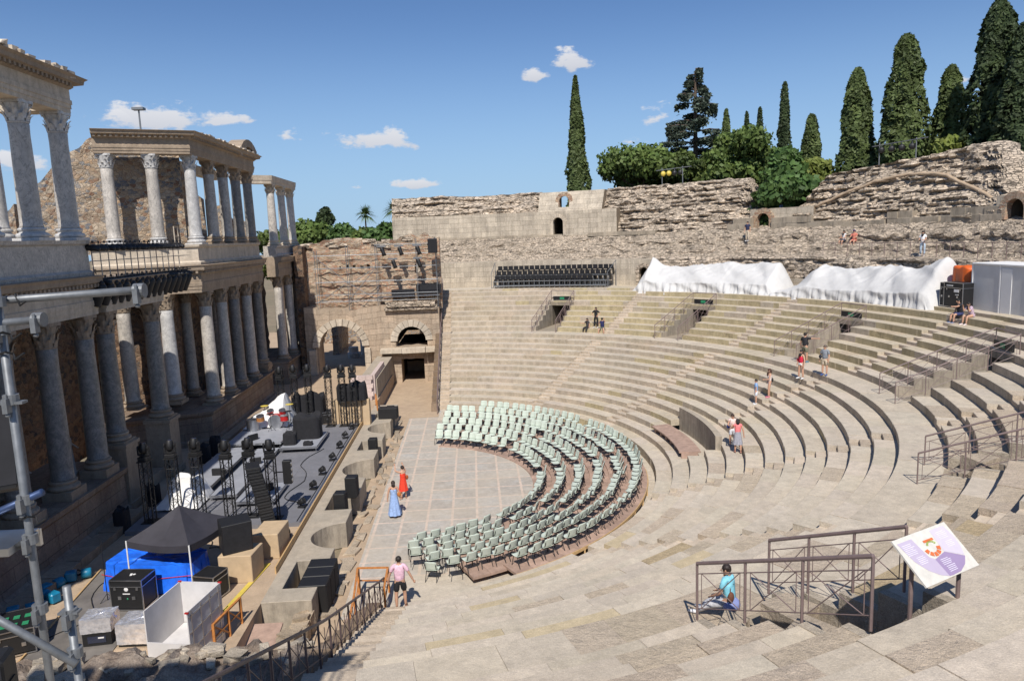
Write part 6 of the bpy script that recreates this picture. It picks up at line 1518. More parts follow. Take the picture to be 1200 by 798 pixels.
# headless marble statues between the lower columns
for (x, y, lb) in ((-11.2, -7.9 + -.7 + .9, 'headless draped marble statue standing between the two right columns of the near block'), (-11.2, -11.0, 'headless draped marble statue standing in shade nearer the left edge')):
    person(lb, (x, y, 3.45), -pi / 2 + .2, 1.75, armL=((-.5, .1, -1), (-.2, .6, -.6)), armR=((.4, .2, -1), (.1, .5, -.9)), name='marble_statue', headless=True, skin=SKINS, top=None)

# ------------------------------------------------------------------ trees
FM = {k: foliage('foliage_' + k, a, b) for k, a, b in (('cypress', (.075, .105, .035), (.115, .15, .05)), ('dark', (.038, .058, .025), (.065, .092, .036)), ('cedar', (.085, .115, .085), (.12, .15, .11)), ('pine', (.075, .120, .030), (.13, .175, .045)), ('olive', (.055, .085, .022), (.11, .14, .035)), ('broad', (.045, .090, .026), (.09, .15, .04)), ('yellow', (.13, .17, .035), (.18, .20, .05)), ('palm', (.08, .14, .05), (.13, .18, .06)))}
def leaf_cloud(mb, pts, size, rg, stretch=1.0, droop=0.0):
    for (p, nrm, sc, tn) in pts:
        mb.tint = (tn, tn, tn); a = V((rg.uniform(-1, 1), rg.uniform(-1, 1), rg.uniform(-1, 1))).normalized(); n = (nrm + a * .9).normalized()
        t = n.cross(V((0, 0, 1)));
        t = t.normalized() if t.length > .05 else V((1, 0, 0)); b = n.cross(t); ang = rg.uniform(0, pi); u = t * cos(ang) + b * sin(ang); w = n.cross(u); s = size * sc
        u = u * s; w = w * s * stretch
        mb.add([p - u - w * .4, p + u * .1 - w, p + u + w * .2, p - u * .2 + w], [(0, 1, 2, 3)])
def trunk(t, h, r, m=None, base=0.0, lean=0, limbs=()):
    mb = MB(); mb.tube([(0, 0, base - .3), (lean * .3, 0, base + h * .4), (lean, 0, base + h)], [r * 1.25, r, r * .35], 10)
    for (z0, d, L) in limbs:
        d = V(d).normalized(); p = V((lean * z0 / h, 0, base + z0)); mb.tube([p, p + d * L * .5, p + d * L + V((0, 0, L * .15))], [r * .5, r * .32, r * .1], 7)
    mb.build('trunk', M_bark, t)
def cypress(label, x, y, ztop, w, fol='cypress', zb=0.0, seed=0, n=5200, blunt=.42):
    rg = random.Random(seed + 100); w *= .88; t = thing('cypress_tree', label, 'tree', (x, y, zb), 0, 'cypress trees beyond the wall'); H = ztop - zb
    trunk(t, H * .8, .28); vis0 = .30; pts = []; mb = MB()
    for i in range(int(n * 1.9)):
        f = vis0 + (1 - vis0) * rg.random() ** .9; g = (f - vis0) / (1 - vis0); prof = (min(1, max(0, 1 - g) / .62) ** blunt) * (.80 + .20 * min(1, g * 3)); a = rg.uniform(0, 2 * pi)
        lump = .97 + .34 * noise.noise(V((cos(a) * 1.6, sin(a) * 1.6, f * H * .42 + seed))) + .26 * noise.noise(V((cos(a) * 3, sin(a) * 3, f * H * 1.1 + seed)))
        rad = w / 2 * prof * lump; k = rg.random() ** .25; r = rad * (.70 + .32 * k); p = V((r * cos(a), r * sin(a), f * H))
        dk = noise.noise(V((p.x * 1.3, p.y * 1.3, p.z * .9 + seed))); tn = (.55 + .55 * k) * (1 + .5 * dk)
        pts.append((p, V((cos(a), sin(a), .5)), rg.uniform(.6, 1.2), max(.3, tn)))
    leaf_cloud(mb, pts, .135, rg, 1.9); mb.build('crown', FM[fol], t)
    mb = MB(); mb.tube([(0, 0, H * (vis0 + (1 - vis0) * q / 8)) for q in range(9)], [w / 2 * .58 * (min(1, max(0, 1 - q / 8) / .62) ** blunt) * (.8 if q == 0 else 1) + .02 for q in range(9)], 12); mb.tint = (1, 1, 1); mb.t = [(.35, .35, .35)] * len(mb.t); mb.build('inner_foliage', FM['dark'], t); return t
def crown_tree(label, x, y, ztop, w, fol, kind='tree', name='leafy_tree', hcrown=None, seed=0, n=5200, size=.19, flat=.75, group='trees beyond the theatre wall', zb=0.0, lobes=14):
    rg = random.Random(seed + 500); H = ztop - zb; hc = hcrown or w * .9; t = thing(name, label, 'tree', (x, y, zb), 0, group)
    L = []
    for i in range(lobes):
        a = rg.uniform(0, 2 * pi); q = rg.random() ** .6; z = H - hc * rg.uniform(.22, .9); prof = sin(min(1, max(.12, (H - z) / hc)) * pi * .62 + .25)
        L.append((V((cos(a) * w * .36 * q * prof, sin(a) * w * .36 * q * prof, z)), w * rg.uniform(.16, .27)))
    L.append((V((0, 0, H - w * .18)), w * .18))
    trunk(t, H - hc * .4, .3 + w * .02, limbs=[(max(.5, c.z - r - .5), (c.x, c.y, max(1, r)), hypot(c.x, c.y) + 1) for c, r in L[:7]])
    mb = MB(); pts = []
    for i in range(int(n * 1.5)):
        c, r = L[rg.randrange(len(L))]; d = V((rg.gauss(0, 1), rg.gauss(0, 1), rg.gauss(0, 1) * flat)).normalized(); k = rg.random() ** .33
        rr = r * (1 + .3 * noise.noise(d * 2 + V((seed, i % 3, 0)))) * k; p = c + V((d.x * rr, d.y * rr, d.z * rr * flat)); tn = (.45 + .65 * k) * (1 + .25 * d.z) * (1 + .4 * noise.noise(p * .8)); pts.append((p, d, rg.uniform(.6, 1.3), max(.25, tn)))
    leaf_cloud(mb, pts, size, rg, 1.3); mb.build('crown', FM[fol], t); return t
cypress('tall narrow cypress standing alone left of the other trees', 18.3, 46.4, 29.9, 3.0, seed=1, blunt=.7)
cypress('slender cypress between the dark cedar and the gap in the wall', 47.7, 58.6, 31.0, 2.2, seed=2, n=3000, fol='dark')
cypress('cypress with blunt top directly right of the cedar', 46.5, 77.3, 30.8, 2.4, seed=3, n=2200)
cypress('small distant cypress tip, left one of two above the pines', 51.2, 81.0, 30.9, 1.7, seed=4, n=1600, fol='dark')
cypress('small distant cypress tip, right one of two above the pines', 52.7, 79.3, 31.3, 1.9, seed=5, n=1600, fol='dark')
cypress('short broad cypress above the gap in the wall', 41.8, 38.3, 23.8, 3.2, seed=6, n=3600)
cypress('broad cypress left of the tallest one on the right', 41.8, 29.3, 26.4, 4.1, seed=7, n=5200)
cypress('tallest broad cypress behind the right ruin', 43.6, 24.8, 28.1, 4.8, seed=8, n=6200)
cypress('blunt cypress right of the tallest broad one', 48.1, 25.5, 25.6, 3.9, seed=9, n=4600)
cypress('big dark pointed cypress near the right edge', 47.8, 19.6, 29.2, 5.2, seed=10, n=7000, fol='dark')
cypress('big dark cypress cut by the right edge', 46.9, 15.3, 26.5, 5.2, seed=11, n=7000, fol='dark')
# cedar
def cedar(label, x, y, ztop, w, seed):
    rg = random.Random(seed); t = thing('cedar_tree', label, 'tree', (x, y, 0), 0, None); H = ztop; trunk(t, H * .97, .38); mb = MB(); pts = []; mbb = MB()
    for i in range(84):
        f = .36 + .62 * (i / 83) ** .85; z = H * f; L = w * .66 * (1 - (f - .36) / .66) ** 1.05 * rg.uniform(.55, 1.1) + .35; a = rg.uniform(0, 2 * pi); d = V((cos(a), sin(a), .12)); tip = V((0, 0, z)) + d * L - V((0, 0, L * .12))
        mbb.tube([V((0, 0, z)), V((0, 0, z)) + d * L * .6, tip], [.10, .06, .02], 5)
        for q in range(int(60 + 80 * L)):
            s = rg.uniform(.2, 1) ** .7; lat = rg.gauss(0, .17 * L * s ** .8 * (1.2 - s) + .12); p = V((0, 0, z)) + d * L * s - V((0, 0, L * .12 * s * s + abs(rg.gauss(0, .34)) * min(1, s * 1.6) + .12 * abs(lat))) + V((-sin(a), cos(a), 0)) * lat; pts.append((p, V((0, 0, 1)), rg.uniform(.5, 1.1), rg.uniform(.55, 1.25)))
    leaf_cloud(mb, pts, .15, rg, 1.6); mb.build('crown', FM['cedar'], t); mbb.build('branches', M_bark, t)
cedar('tall blue-green cedar with layered drooping branches behind the left upper ruin', 32.3, 47.3, 31.2, 14.0, 3)
crown_tree('bright green umbrella pine left of the cedar', 25.5, 45.4, 22.6, 9.5, 'pine', name='pine_tree', seed=1, hcrown=6.5, n=7000)
crown_tree('dark bushy pine directly below the cedar', 29.3, 41.8, 21.3, 6.2, 'olive', name='pine_tree', seed=2, hcrown=6, n=5000)
crown_tree('yellow-green pine right of the cedar', 35.8, 40.5, 23.6, 9.0, 'pine', name='pine_tree', seed=3, hcrown=7.5, n=7000)
crown_tree('dark green broadleaf tree filling the gap in the wall', 34.9, 28.9, 19.9, 7.4, 'broad', seed=4, hcrown=8.2, n=9000, size=.21)
crown_tree('light leafy bush just right of the gap tree', 38.6, 30.6, 18.9, 5.2, 'yellow', seed=5, hcrown=4.5, n=3400)
crown_tree('yellowish tree behind the lamp frame on the right ruin', 45.9, 20.9, 19.6, 5.6, 'yellow', seed=6, hcrown=5, n=3600)
crown_tree('dark tree between the two broad cypresses', 50.4, 32.4, 21.0, 6.4, 'dark', seed=7, hcrown=7, n=3600)
crown_tree('dark tree left of the broad cypresses', 47.9, 37.2, 21.0, 6.2, 'dark', seed=8, hcrown=7, n=3600)
crown_tree('dark mass of foliage at the right end below the big cypresses', 47.6, 9.6, 18.6, 9.5, 'dark', seed=9, hcrown=8, n=6500)
crown_tree('dark foliage behind the right shoulder of the right ruin', 48.5, 15.5, 19.5, 8.0, 'dark', seed=19, hcrown=8, n=5000)
for i, (x, y, z, w, f, lb) in enumerate(((-15.0, 55.0, 15.9, 8, 'pine', 'green tree just right of the stage building columns'), (-11.0, 60.8, 15.3, 7.0, 'broad', 'rounded green tree behind the brick ruin, second from the left'), (-7.6, 57.0, 14.6, 6.5, 'pine', 'green tree in the middle behind the brick ruin'), (-4.6, 53.6, 15.0, 6.0, 'broad', 'green tree under the palms behind the brick ruin'), (-2.2, 58.0, 15.6, 6.0, 'olive', 'olive-green tree beside the end of the upper curved wall'), (-19.5, 60.0, 14.8, 8, 'olive', 'distant tree partly behind the far columns'))):
    crown_tree(lb, x, y, z, w, f, seed=30 + i, hcrown=7, n=3400, size=.22, group='trees behind the far brick ruin')
crown_tree('small dark pointed fir left of the palms', -17.0, 80.0, 18.2, 4.2, 'dark', name='fir_tree', seed=40, hcrown=6, n=1600, size=.3)
def palm(label, x, y, ztop, seed):
    rg = random.Random(seed); t = thing('palm_tree', label, 'palm tree', (x, y, 0), 0, 'palms behind the far brick ruin'); trunk(t, ztop - 1, .25); mb = MB()
    for i in range(46):
        a = rg.uniform(0, 2 * pi); el = rg.uniform(-.6, 1.3); L = rg.uniform(1.4, 2.2); d = V((cos(a) * cos(el), sin(a) * cos(el), sin(el))); c = V((0, 0, ztop - 1.2)); sd_ = V((-sin(a), cos(a), 0)); tn = rg.uniform(.5, 1.3); mb.tint = (tn, tn, tn * .9)
        for q in range(7):
            sp = (q - 3) * .16; p0 = c + d * L * .45; p1 = c + (d + sd_ * sp).normalized() * L - V((0, 0, .25 + abs(sp))); mb.add([c, p0 + sd_ * (sp * .6 - .05), p1, p0 + sd_ * (sp * .6 + .05)], [(0, 1, 2, 3)])
    mb.build('fronds', FM['palm'], t)
palm('left palm with a shaggy round head above the brick ruin', -9.6, 71.2, 17.6, 1); palm('right palm beside the end of the upper curved wall', -4.9, 66.7, 17.9, 2)
a_ = V((cos(.45), sin(.45), 0)); b_ = V((a_.y, -a_.x, 0)); dn = b_ * cos(.72) - V((0, 0, sin(.72))); O_ = V((12.46, -26.97, 7.4)); nn_ = a_.cross(dn).normalized()
if nn_.z < 0: nn_ = -nn_
IB.location = O_
def bp(u, v, h=0.0): return O_ + a_ * (u * 1.43) + dn * (v * .81) + nn_ * h
def bpoly(mb, pts, h): mb.add([bp(u, v, h) for u, v in pts], [tuple(range(len(pts)))])
mb = MB(); mb.add([bp(0, 0, -.03), bp(1, 0, -.03), bp(1, 1, -.03), bp(0, 1, -.03), bp(0, 0), bp(1, 0), bp(1, 1), bp(0, 1)], [(0, 1, 2, 3), (4, 5, 6, 7), (0, 1, 5, 4), (1, 2, 6, 5), (2, 3, 7, 6), (3, 0, 4, 7)]); mb.build('board', plain('board_cream', (.66, .63, .56), .35), IB, world=True)
M_lil = plain('lilac_print', (.50, .43, .54), .4, var=.03); M_lil2 = plain('pale_lilac_print', (.60, .54, .62), .4, var=.03); M_pur = plain('purple_print', (.33, .25, .40), .4, var=.03); M_ink = plain('light_print_line', (.72, .69, .76), .5); M_ored = plain('plan_orange', (.65, .16, .05), .5); M_ogr = plain('plan_green', (.35, .42, .12), .5)
mb = MB(); bpoly(mb, [(.04, .09), (.30, .09), (.36, .52), (.44, .62), (.44, .97), (.33, .9), (.2, .74), (.1, .5)], .004); mb.build('lilac_panel', M_lil, IB, world=True)
mb = MB(); bpoly(mb, [(.66, .06), (.93, .06), (.965, .3), (.95, .55), (.9, .72), (.64, .52)], .004); mb.build('pale_panel', M_lil2, IB, world=True)
mb = MB(); bpoly(mb, [(.42, .60), (.64, .53), (.9, .74), (.8, .88), (.66, .97), (.5, 1.0 - .02), (.44, .97)], .006); mb.build('purple_panel', M_pur, IB, world=True)
mb = MB()
for (u0, u1, v0, n, st) in ((.07, .27, .16, 7, .035), (.16, .32, .45, 5, .035), (.72, .9, .14, 5, .035), (.76, .9, .36, 4, .035), (.48, .66, .64, 4, .035), (.5, .66, .79, 4, .035)):
    for i in range(n): w = (u1 - u0) * rng.uniform(.75, 1); bpoly(mb, [(u0, v0 + i * st), (u0 + w, v0 + i * st), (u0 + w, v0 + i * st + .012), (u0, v0 + i * st + .012)], .009)
mb.build('text_lines', M_ink, IB, world=True)
mb = MB(); mb2 = MB()
for i in range(5):
    a0 = pi * (.05 + i * .19); a1 = a0 + pi * .15; P_ = [(.5 + .14 * cos(a) * 1.0, .36 + .2 * sin(a)) for a in (a0, (a0 + a1) / 2, a1)] + [(.5 + .08 * cos(a), .36 + .115 * sin(a)) for a in (a1, (a0 + a1) / 2, a0)]; bpoly(mb, P_, .009)
bpoly(mb, [(.44, .2), (.62, .2), (.62, .25), (.44, .25)], .009); mb.build('plan_drawing', M_ored, IB, world=True)
for i in range(7):
    a0 = pi * (1.1 + i * .12); a1 = a0 + pi * .1; bpoly(mb2, [(.53 + .09 * cos(a0), .35 + .12 * sin(a0)), (.53 + .09 * cos(a1), .35 + .12 * sin(a1)), (.53 + .06 * cos(a1), .35 + .08 * sin(a1)), (.53 + .06 * cos(a0), .35 + .08 * sin(a0))], .009)
mb2.build('plan_drawing', M_ogr, IB, world=True)
for u, v in ((.08, .5), (.97, .55)):
    p = bp(u, v, -.03); mb = MB(); mb.tube([p, (p.x, p.y, zrow(hypot(p.x, p.y)) - .02)], .035, 8); mb.build('post', M_rail, IB, world=True)
# ------------------------------------------------------------------ folding stand of dark seats on the upper walkway
BL = thing('seating_stand', 'small temporary metal stand with three rows of dark tip-up seats on the upper walkway', 'stand', P3(34.4, D(23.3), 7.5))
def bl_frame(th, r, z): return P3(r, th, z)
tA, tB = D(13.6), D(32.7)
ns = 22
for row, (r, z) in enumerate(((33.5, 7.75), (34.25, 8.15), (35.0, 8.6))):
    mb = MB(); n = 16
    for i in range(n):
        a = tA + (tB - tA) * i / n; b = tA + (tB - tA) * (i + 1) / n; mb.bar(P3(r, a, z), P3(r, b, z), .72, .05)
    mb.build('platform', M_galv, BL, world=True)
    for i in range(ns):
        if row == 0 and i >= 19: continue
        th = tA + (tB - tA) * (i + .6) / ns; er = V((sin(th), cos(th), 0)); et = V((cos(th), -sin(th), 0)); M = Matrix((et, er, V((0, 0, 1)))).transposed()
        mb = MB(); p = P3(r + .05, th, z)
        mb.box(p + V((0, 0, .42)) - er * .08, (.44, .40, .05), M=M); mb.box(p + V((0, 0, .72)) + er * .16, (.44, .05, .42), M=M)
        for s in (-1, 1): mb.box(p + et * s * .25 + V((0, 0, .3)), (.035, .4, .6), M=M)
        mb.build('seat', M_black if (i + row) % 4 else M_blackc, BL, world=True)
mb = MB()
for i in range(ns + 1):
    th = tA + (tB - tA) * i / ns
    for (r0, z0, z1) in ((33.2, 7.4, 8.2), (34.0, 7.4, 8.65)): mb.tube([P3(r0, th, z0), P3(r0, th, z1)], .03, 5)
for (r0, z0) in ((33.15, 7.7), (33.15, 8.15), (33.9, 8.65)): mb.tube([P3(r0, tA + (tB - tA) * i / 16, z0) for i in range(17)], .032, 6)
mb.build('under_frame', M_galv, BL, world=True)
for th in (tA - .006, tB + .006):
    for (p, q) in ((33.2, 8.7), (35.3, 9.7)): mb = MB(); mb.tube([P3(p, th, 7.5), P3(p, th, q + .2)], .03, 6); mb.build('end_post', M_galv, BL, world=True)
    mb = MB(); mb.tube([P3(33.2, th, 8.9), P3(35.3, th, 9.9)], .03, 6); mb.build('end_rail', M_galv, BL, world=True)
# ------------------------------------------------------------------ white covers on the upper walkway
M_sheet = plain('white_sheet_cloth', (.58, .57, .55), .85, var=.07, sc=1.5, bump=.5, bsc=3); [setattr(n_.inputs['Distance'], 'default_value', .06) for n_ in M_sheet.node_tree.nodes if n_.type == 'BUMP']
def big_cover(label, tA, tB, peaks, seed, fall=.0):
    n = 190; m = 44; mb = MB()
    def top(u):
        z = 0
        for (a, za), (b, zb) in zip(peaks[:-1], peaks[1:]):
            if a <= u <= b:
                f = (u - a) / (b - a); z = za + (zb - za) * f - .10 * sin(pi * f) * min(1, (b - a) * 4)
        return z
    def fn(u, v):
        th = tA + (tB - tA) * u; ztop = top(u); e = min(1, u * 18, (1 - u) * 18)
        q = u * (tB - tA) * 34
        # v 0..1 : front foot -> crest -> back foot
        if v < .36: f = v / .36; r = 32.5 + .12 * f; z = 7.12 + (.30 * ztop + .28) * min(1, e * 1.2) * f
        elif v < .74: f = (v - .36) / .38; r = 32.62 + 1.75 * f; z0_ = 7.12 + (.30 * ztop + .28); z = z0_ + (7.15 + ztop - z0_) * (f ** .85)
        else: f = (v - .74) / .26; r = 34.37 + 1.3 * f; z = 7.15 + ztop * (1 - f * f) + .35 * f
        diag = noise.noise(V((q * .55 + v * 4, q * .15 - v * 2, seed + 7)))
        if v < .36:
            g_ = 1 - .75 * (v / .36); fold = abs(noise.noise(V((q * 1.5 + v, 0, seed)))) + .5 * abs(noise.noise(V((q * 3.7, v, seed + 1))))
            dr = -fold * .42 * g_ - diag * .2; dz = 0
        else:
            t_ = min(1, (v - .36) * 6)
            cr1 = max(0, 1 - abs(noise.noise(V((q * .45 + v * 3.2, v * 1.2 - q * .1, seed + 20)))) * 9); cr2 = max(0, 1 - abs(noise.noise(V((q * .6 - v * 4.0, v * 1.6, seed + 31)))) * 10)
            dr = -diag * .2; dz = .16 * diag * t_ + (.10 * cr1 + .09 * cr2) * t_ - .05
        zz = 7.15 + (z + dz - 7.15) * e ** .6
        if v < .04: zz = 7.0 + .22 * noise.noise(V((q * 1.1, 1, seed)))
        return P3(r + dr, th, max(zz, 6.9))
    mb.grid(fn, n, m); cen = P3(33.8, (tA + tB) / 2, 7.3); return simple('white_cover', label, 'cover', mb, M_sheet, cen, smooth=True)
big_cover('large white sheet draped over gear, left of the two on the upper walkway', D(37.4), D(61.0), [(0, .35), (.10, 2.95), (.17, 2.3), (.28, 2.15), (.42, 2.35), (.62, 2.6), (.74, 2.4), (.86, 2.45), (1, 2.5)], 4)
big_cover('large crumpled white sheet draped over gear beside the black flight cases', D(59.4), D(84.8), [(0, .15), (.10, .7), (.26, 2.5), (.35, 2.2), (.48, 2.15), (.62, 2.55), (.70, 2.4), (.8, 2.45), (.93, 3.2), (1, 2.6)], 9)
covered('covered_stack', 'orange plastic wrap showing between the right white sheet and the flight cases', tuple(P3(34.6, D(86.0), 8.9)), (1.6, 1.6, .9), 12, plain('orange_wrap', (.70, .13, .02), .5))
er = lambda d: V((sin(D(d)), cos(D(d)), 0))
for (dg, r, z, d, lb) in ((85.3, 33.6, 7.5, (.5, .9, 1.4), 'tall black rack half hidden by the right white sheet'), (86.9, 33.5, 7.5, (1.5, .9, 1.45), 'large black flight case with white stencil marks beside the white container')):
    t = flight_case(P3(r, D(dg), z), d, -D(dg) + 0, lb)
    if d[0] > 1:
        mb = MB(); mb.box((.25, -.46, 1.0), (.38, .02, .16)); mb.box((.3, -.46, .78), (.25, .02, .04)); mb.box((-.3, -.46, 1.28), (.5, .02, .05)); mb.build('stencil', M_white, t)
# white container
CT = thing('white_container', 'white box container with sides coloured as in shade standing at the right end of the upper walkway', 'container', P3(34.6, D(91.5), 7.35), -D(91.5))
mb = MB(); mb.box((0, .0, 1.33), (4.2, 1.9, 2.6)); mb.build('body', M_cshade, CT, bevel=.02)
mb = MB(); mb.box((0, 0, 2.68), (4.3, 2.0, .1)); mb.build('roof', M_white, CT, bevel=.02)
mb = MB()
for x in (-2.12, .1, 2.12): mb.box((x, -.965, 1.33), (.09, .04, 2.6))
for x in (-2.12, 2.12): mb.box((x, .0, .05), (.1, 2.0, .1))
mb.build('frame', M_white, CT)
mb = MB(); mb.box((.6, -.96, 1.3), (.75, .03, 2.4)); mb.build('door', M_white, CT)
# lamp frames on the wall tops
for (d0, d1, r, z, lb) in ((35.2, 38.0, 44.0, 17.0, 'thin lamp frame with yellow-rimmed lamps on top of the left upper ruin'), (62.4, 66.4, 44.0, 17.1, 'black lamp frame on top of the right upper ruin')):
    t = thing('lamp_frame', lb, 'lamp frame', P3(r, D((d0 + d1) / 2), z)); hh = 1.7
    for d in (d0, d1): mb = MB(); mb.tube([P3(r, D(d), z - .6), P3(r, D(d), z + hh)], .045, 6); mb.build('post', M_galv, t, world=True)
    mb = MB(); mb.tube([P3(r, D(d0 - .8), z + hh - .25), P3(r, D(d1 + 1.2), z + hh - .1)], .04, 6); mb.build('crossbar', M_galv, t, world=True)
    for i in range(4):
        p = P3(r, D(d0 + (d1 - d0) * (i + .2) / 3.6), z + hh - .6); mb = MB(); mb.ell(p, (.26, .22, .26), 12, 7); mb.build('lamp', M_black if z > 17.05 or i > 1 else M_yellow, t, world=True)
        mb = MB(); mb.tube([p, p + V((0, 0, .4))], .03, 5); mb.build('hanger', M_galv, t, world=True)
# tall floodlight mast far behind the stage building
t = thing('floodlight_mast', 'slender distant floodlight mast above the stage building cornice', 'mast', (-41.1, 72.7, 0)); mb = MB(); mb.tube([(0, 0, 0), (0, 0, 32.3)], [.25, .12], 8); mb.build('pole', M_galv, t); mb = MB(); mb.box((0, 0, 32.5), (1.6, 1.0, .35)); mb.build('lamp_ring', M_galv, t)
# ------------------------------------------------------------------ foreground left: rubble wall top and scaffold
RW_ = thing('foreground_rubble_wall', 'thick rough stone wall top at the bottom left with dark mulch', 'wall', (-3, -23.5, 0))
mb = MB()
def rwt(u, v):
    x = -11 + 13.2 * u; y = -21.7 - 4.3 * v; z = 3.32 + .28 * noise.noise(V((x * 1.2, y * 1.2, 0))) + .2 * noise.noise(V((x * 3, y * 3, 2))) - .15 * v
    if v == 0: z -= .1
    return V((x, y + .2 * noise.noise(V((x * 1.5, 0, 0))), z))
mb.grid(rwt, 110, 40)
mb.grid(lambda u, v: (lambda p: V((p.x, p.y + .12 * noise.noise(V((p.x * 2, v * 3, 0))) * (v > 0), p.z * (1 - v))))(rwt(u, 0)), 110, 16)
mb.build('core', stone('dark_mulch_rubble', (.30, .24, .19), (.13, .09, .065), (.36, .31, .26), big=1.4, fine=4, streak=0, speck=.35, bump=1.0, bsc=7, bdist=.08), RW_, world=True)
mb = MB()
for i in range(90):
    x = rng.uniform(-10.5, 2.0); y = -21.8 - abs(rng.gauss(0, .5)); s = rng.uniform(.10, .30); c = rng.uniform(.7, 1.1); mb.tint = (c, c, c); mb.box((x, y, 3.30 + rng.uniform(-.05, .08)), (s * 1.6, s, s * .55), rz=rng.uniform(0, 3), j=s * .18)
mb.build('loose_stones', M_rough, RW_, world=True)
SC2 = thing('foreground_scaffolding', 'close grey tube scaffolding with clamps at the left edge of the view', 'scaffolding', (3.1, -33.3, 7.5))
def gp(nm, pts, r=.0242, m=None): mb = MB(); mb.tube(pts, r, 14); return mb.build(nm, m or M_galv, SC2, world=True, smooth=True)
def px3(x, y, D_):
    d = fw + rr_ * ((x - 600) / fpx) - uu_ * ((y - 399) / fpx); return V((5.92, -37.71, 12.5)) + d * D_
gp('standard', [(3.05, -33.2, 7.3), (3.05, -33.2, 13.4)])
gp('standard', [(3.32, -33.35, 7.3), (3.32, -33.35, 10.46)])
for x in (-5.2, -2.4, .4, 2.0): gp('standard', [(x, -33.2, 3.0), (x, -33.2, 16.6)]); gp('standard', [(x, -34.6, 3.0), (x, -34.6, 16.6)])  # unseen bays left of the frame, added to shade the bottom left
for z in (12.4, 14.4, 16.4): gp('ledger', [(-5.4, -33.2, z), (2.1, -33.2, z)]); gp('ledger', [(-5.4, -34.6, z), (2.1, -34.6, z)])
mb = MB()
for z in (12.45, 14.45): mb.box((-1.8, -33.9, z), (7.0, 1.3, .06))
mb.build('platform', M_alu, SC2, world=True)
for i in range(10): mb = MB(); mb.box((-4.6 + (i % 5) * 1.42, -33.8, 13.2 + (i // 5) * 2.0), (1.3, .9, 1.4)); mb.build('speaker_box', M_black, SC2, world=True, bevel=.02)  # unseen boxes added to cast shade on the wall top and stairs
gp('ledger', [(2.1, -33.14, 12.19), (3.88, -33.13, 12.255)]); gp('ledger', [(2.1, -33.3, 12.06), (3.28, -33.17, 12.1)])
gp('brace', [(2.3, -33.3, 10.66), (3.36, -33.42, 9.98)]); gp('brace', [(2.5, -33.15, 10.75), (3.16, -33.2, 11.02)], m=plain('blue_grey_tube', (.05, .08, .17), .4, .5))
def clamp(p, ax='X'):
    mb = MB(); p = V(p)
    mb.lathe(p, [(.03, -.03), (.045, -.03), (.045, .03), (.03, .03)], 14, M=Matrix.Rotation(pi / 2, 3, 'Y' if ax == 'X' else 'X') if ax != 'Z' else None)
    mb.box(p + V((.0, -.05, -.03)), (.03, .05, .09)); mb.tube([p + V((0, -.05, -.09)), p + V((0, -.05, .04))], .009, 8); mb.ell(p + V((0, -.05, -.09)), (.016, .016, .014), 8, 5)
    mb.build('clamp', M_galv, SC2, world=True, smooth=False)
for p, a in (((3.86, -33.13, 12.25), 'X'), ((3.26, -33.17, 12.1), 'X'), ((3.05, -33.2, 12.22), 'Z'), ((3.05, -33.2, 12.05), 'Z'), ((3.05, -33.2, 11.62), 'Z'), ((3.05, -33.2, 10.72), 'Z'), ((3.05, -33.2, 10.98), 'Z'), ((3.32, -33.35, 10.28), 'Z'), ((3.32, -33.35, 10.02), 'Z'), ((3.05, -33.2, 10.25), 'Z')): clamp(p, a)
mb = MB(); mb.box((3.05, -33.2, 11.6), (.16, .06, .016)); mb.box((3.32, -33.35, 10.29), (.12, .06, .014)); mb.build('wedge_plate', M_galv, SC2, world=True)
mb = MB()
for z in (12.02, 11.9, 10.86): mb.tube([(3.02, -33.23, z), (3.08, -33.24, z + .02), (3.10, -33.2, z), (3.13, -33.24, z - .03), (3.2, -33.26, z + .01)], .007, 5)
mb.tube([(3.12, -33.14, 12.26), (3.16, -33.17, 12.19), (3.2, -33.13, 12.23)], .008, 5); mb.build('black_tie', M_black, SC2, world=True)
mb = MB(); mb.box((2.62, -33.2, 10.7), (.78, .32, .05)); mb.box((2.62, -33.03, 10.66), (.78, .03, .11)); mb.build('platform', M_alu, SC2, world=True)
speaker((2.70, -32.95, 10.95), (.30, .25, .58), .5, 'black mesh-fronted loudspeaker hanging on the close scaffold at the left edge', tilt=-.35)
speaker((2.93, -33.5, 9.5), (.16, .2, .62), .2, 'narrow black box at the bottom left foot of the close scaffold')
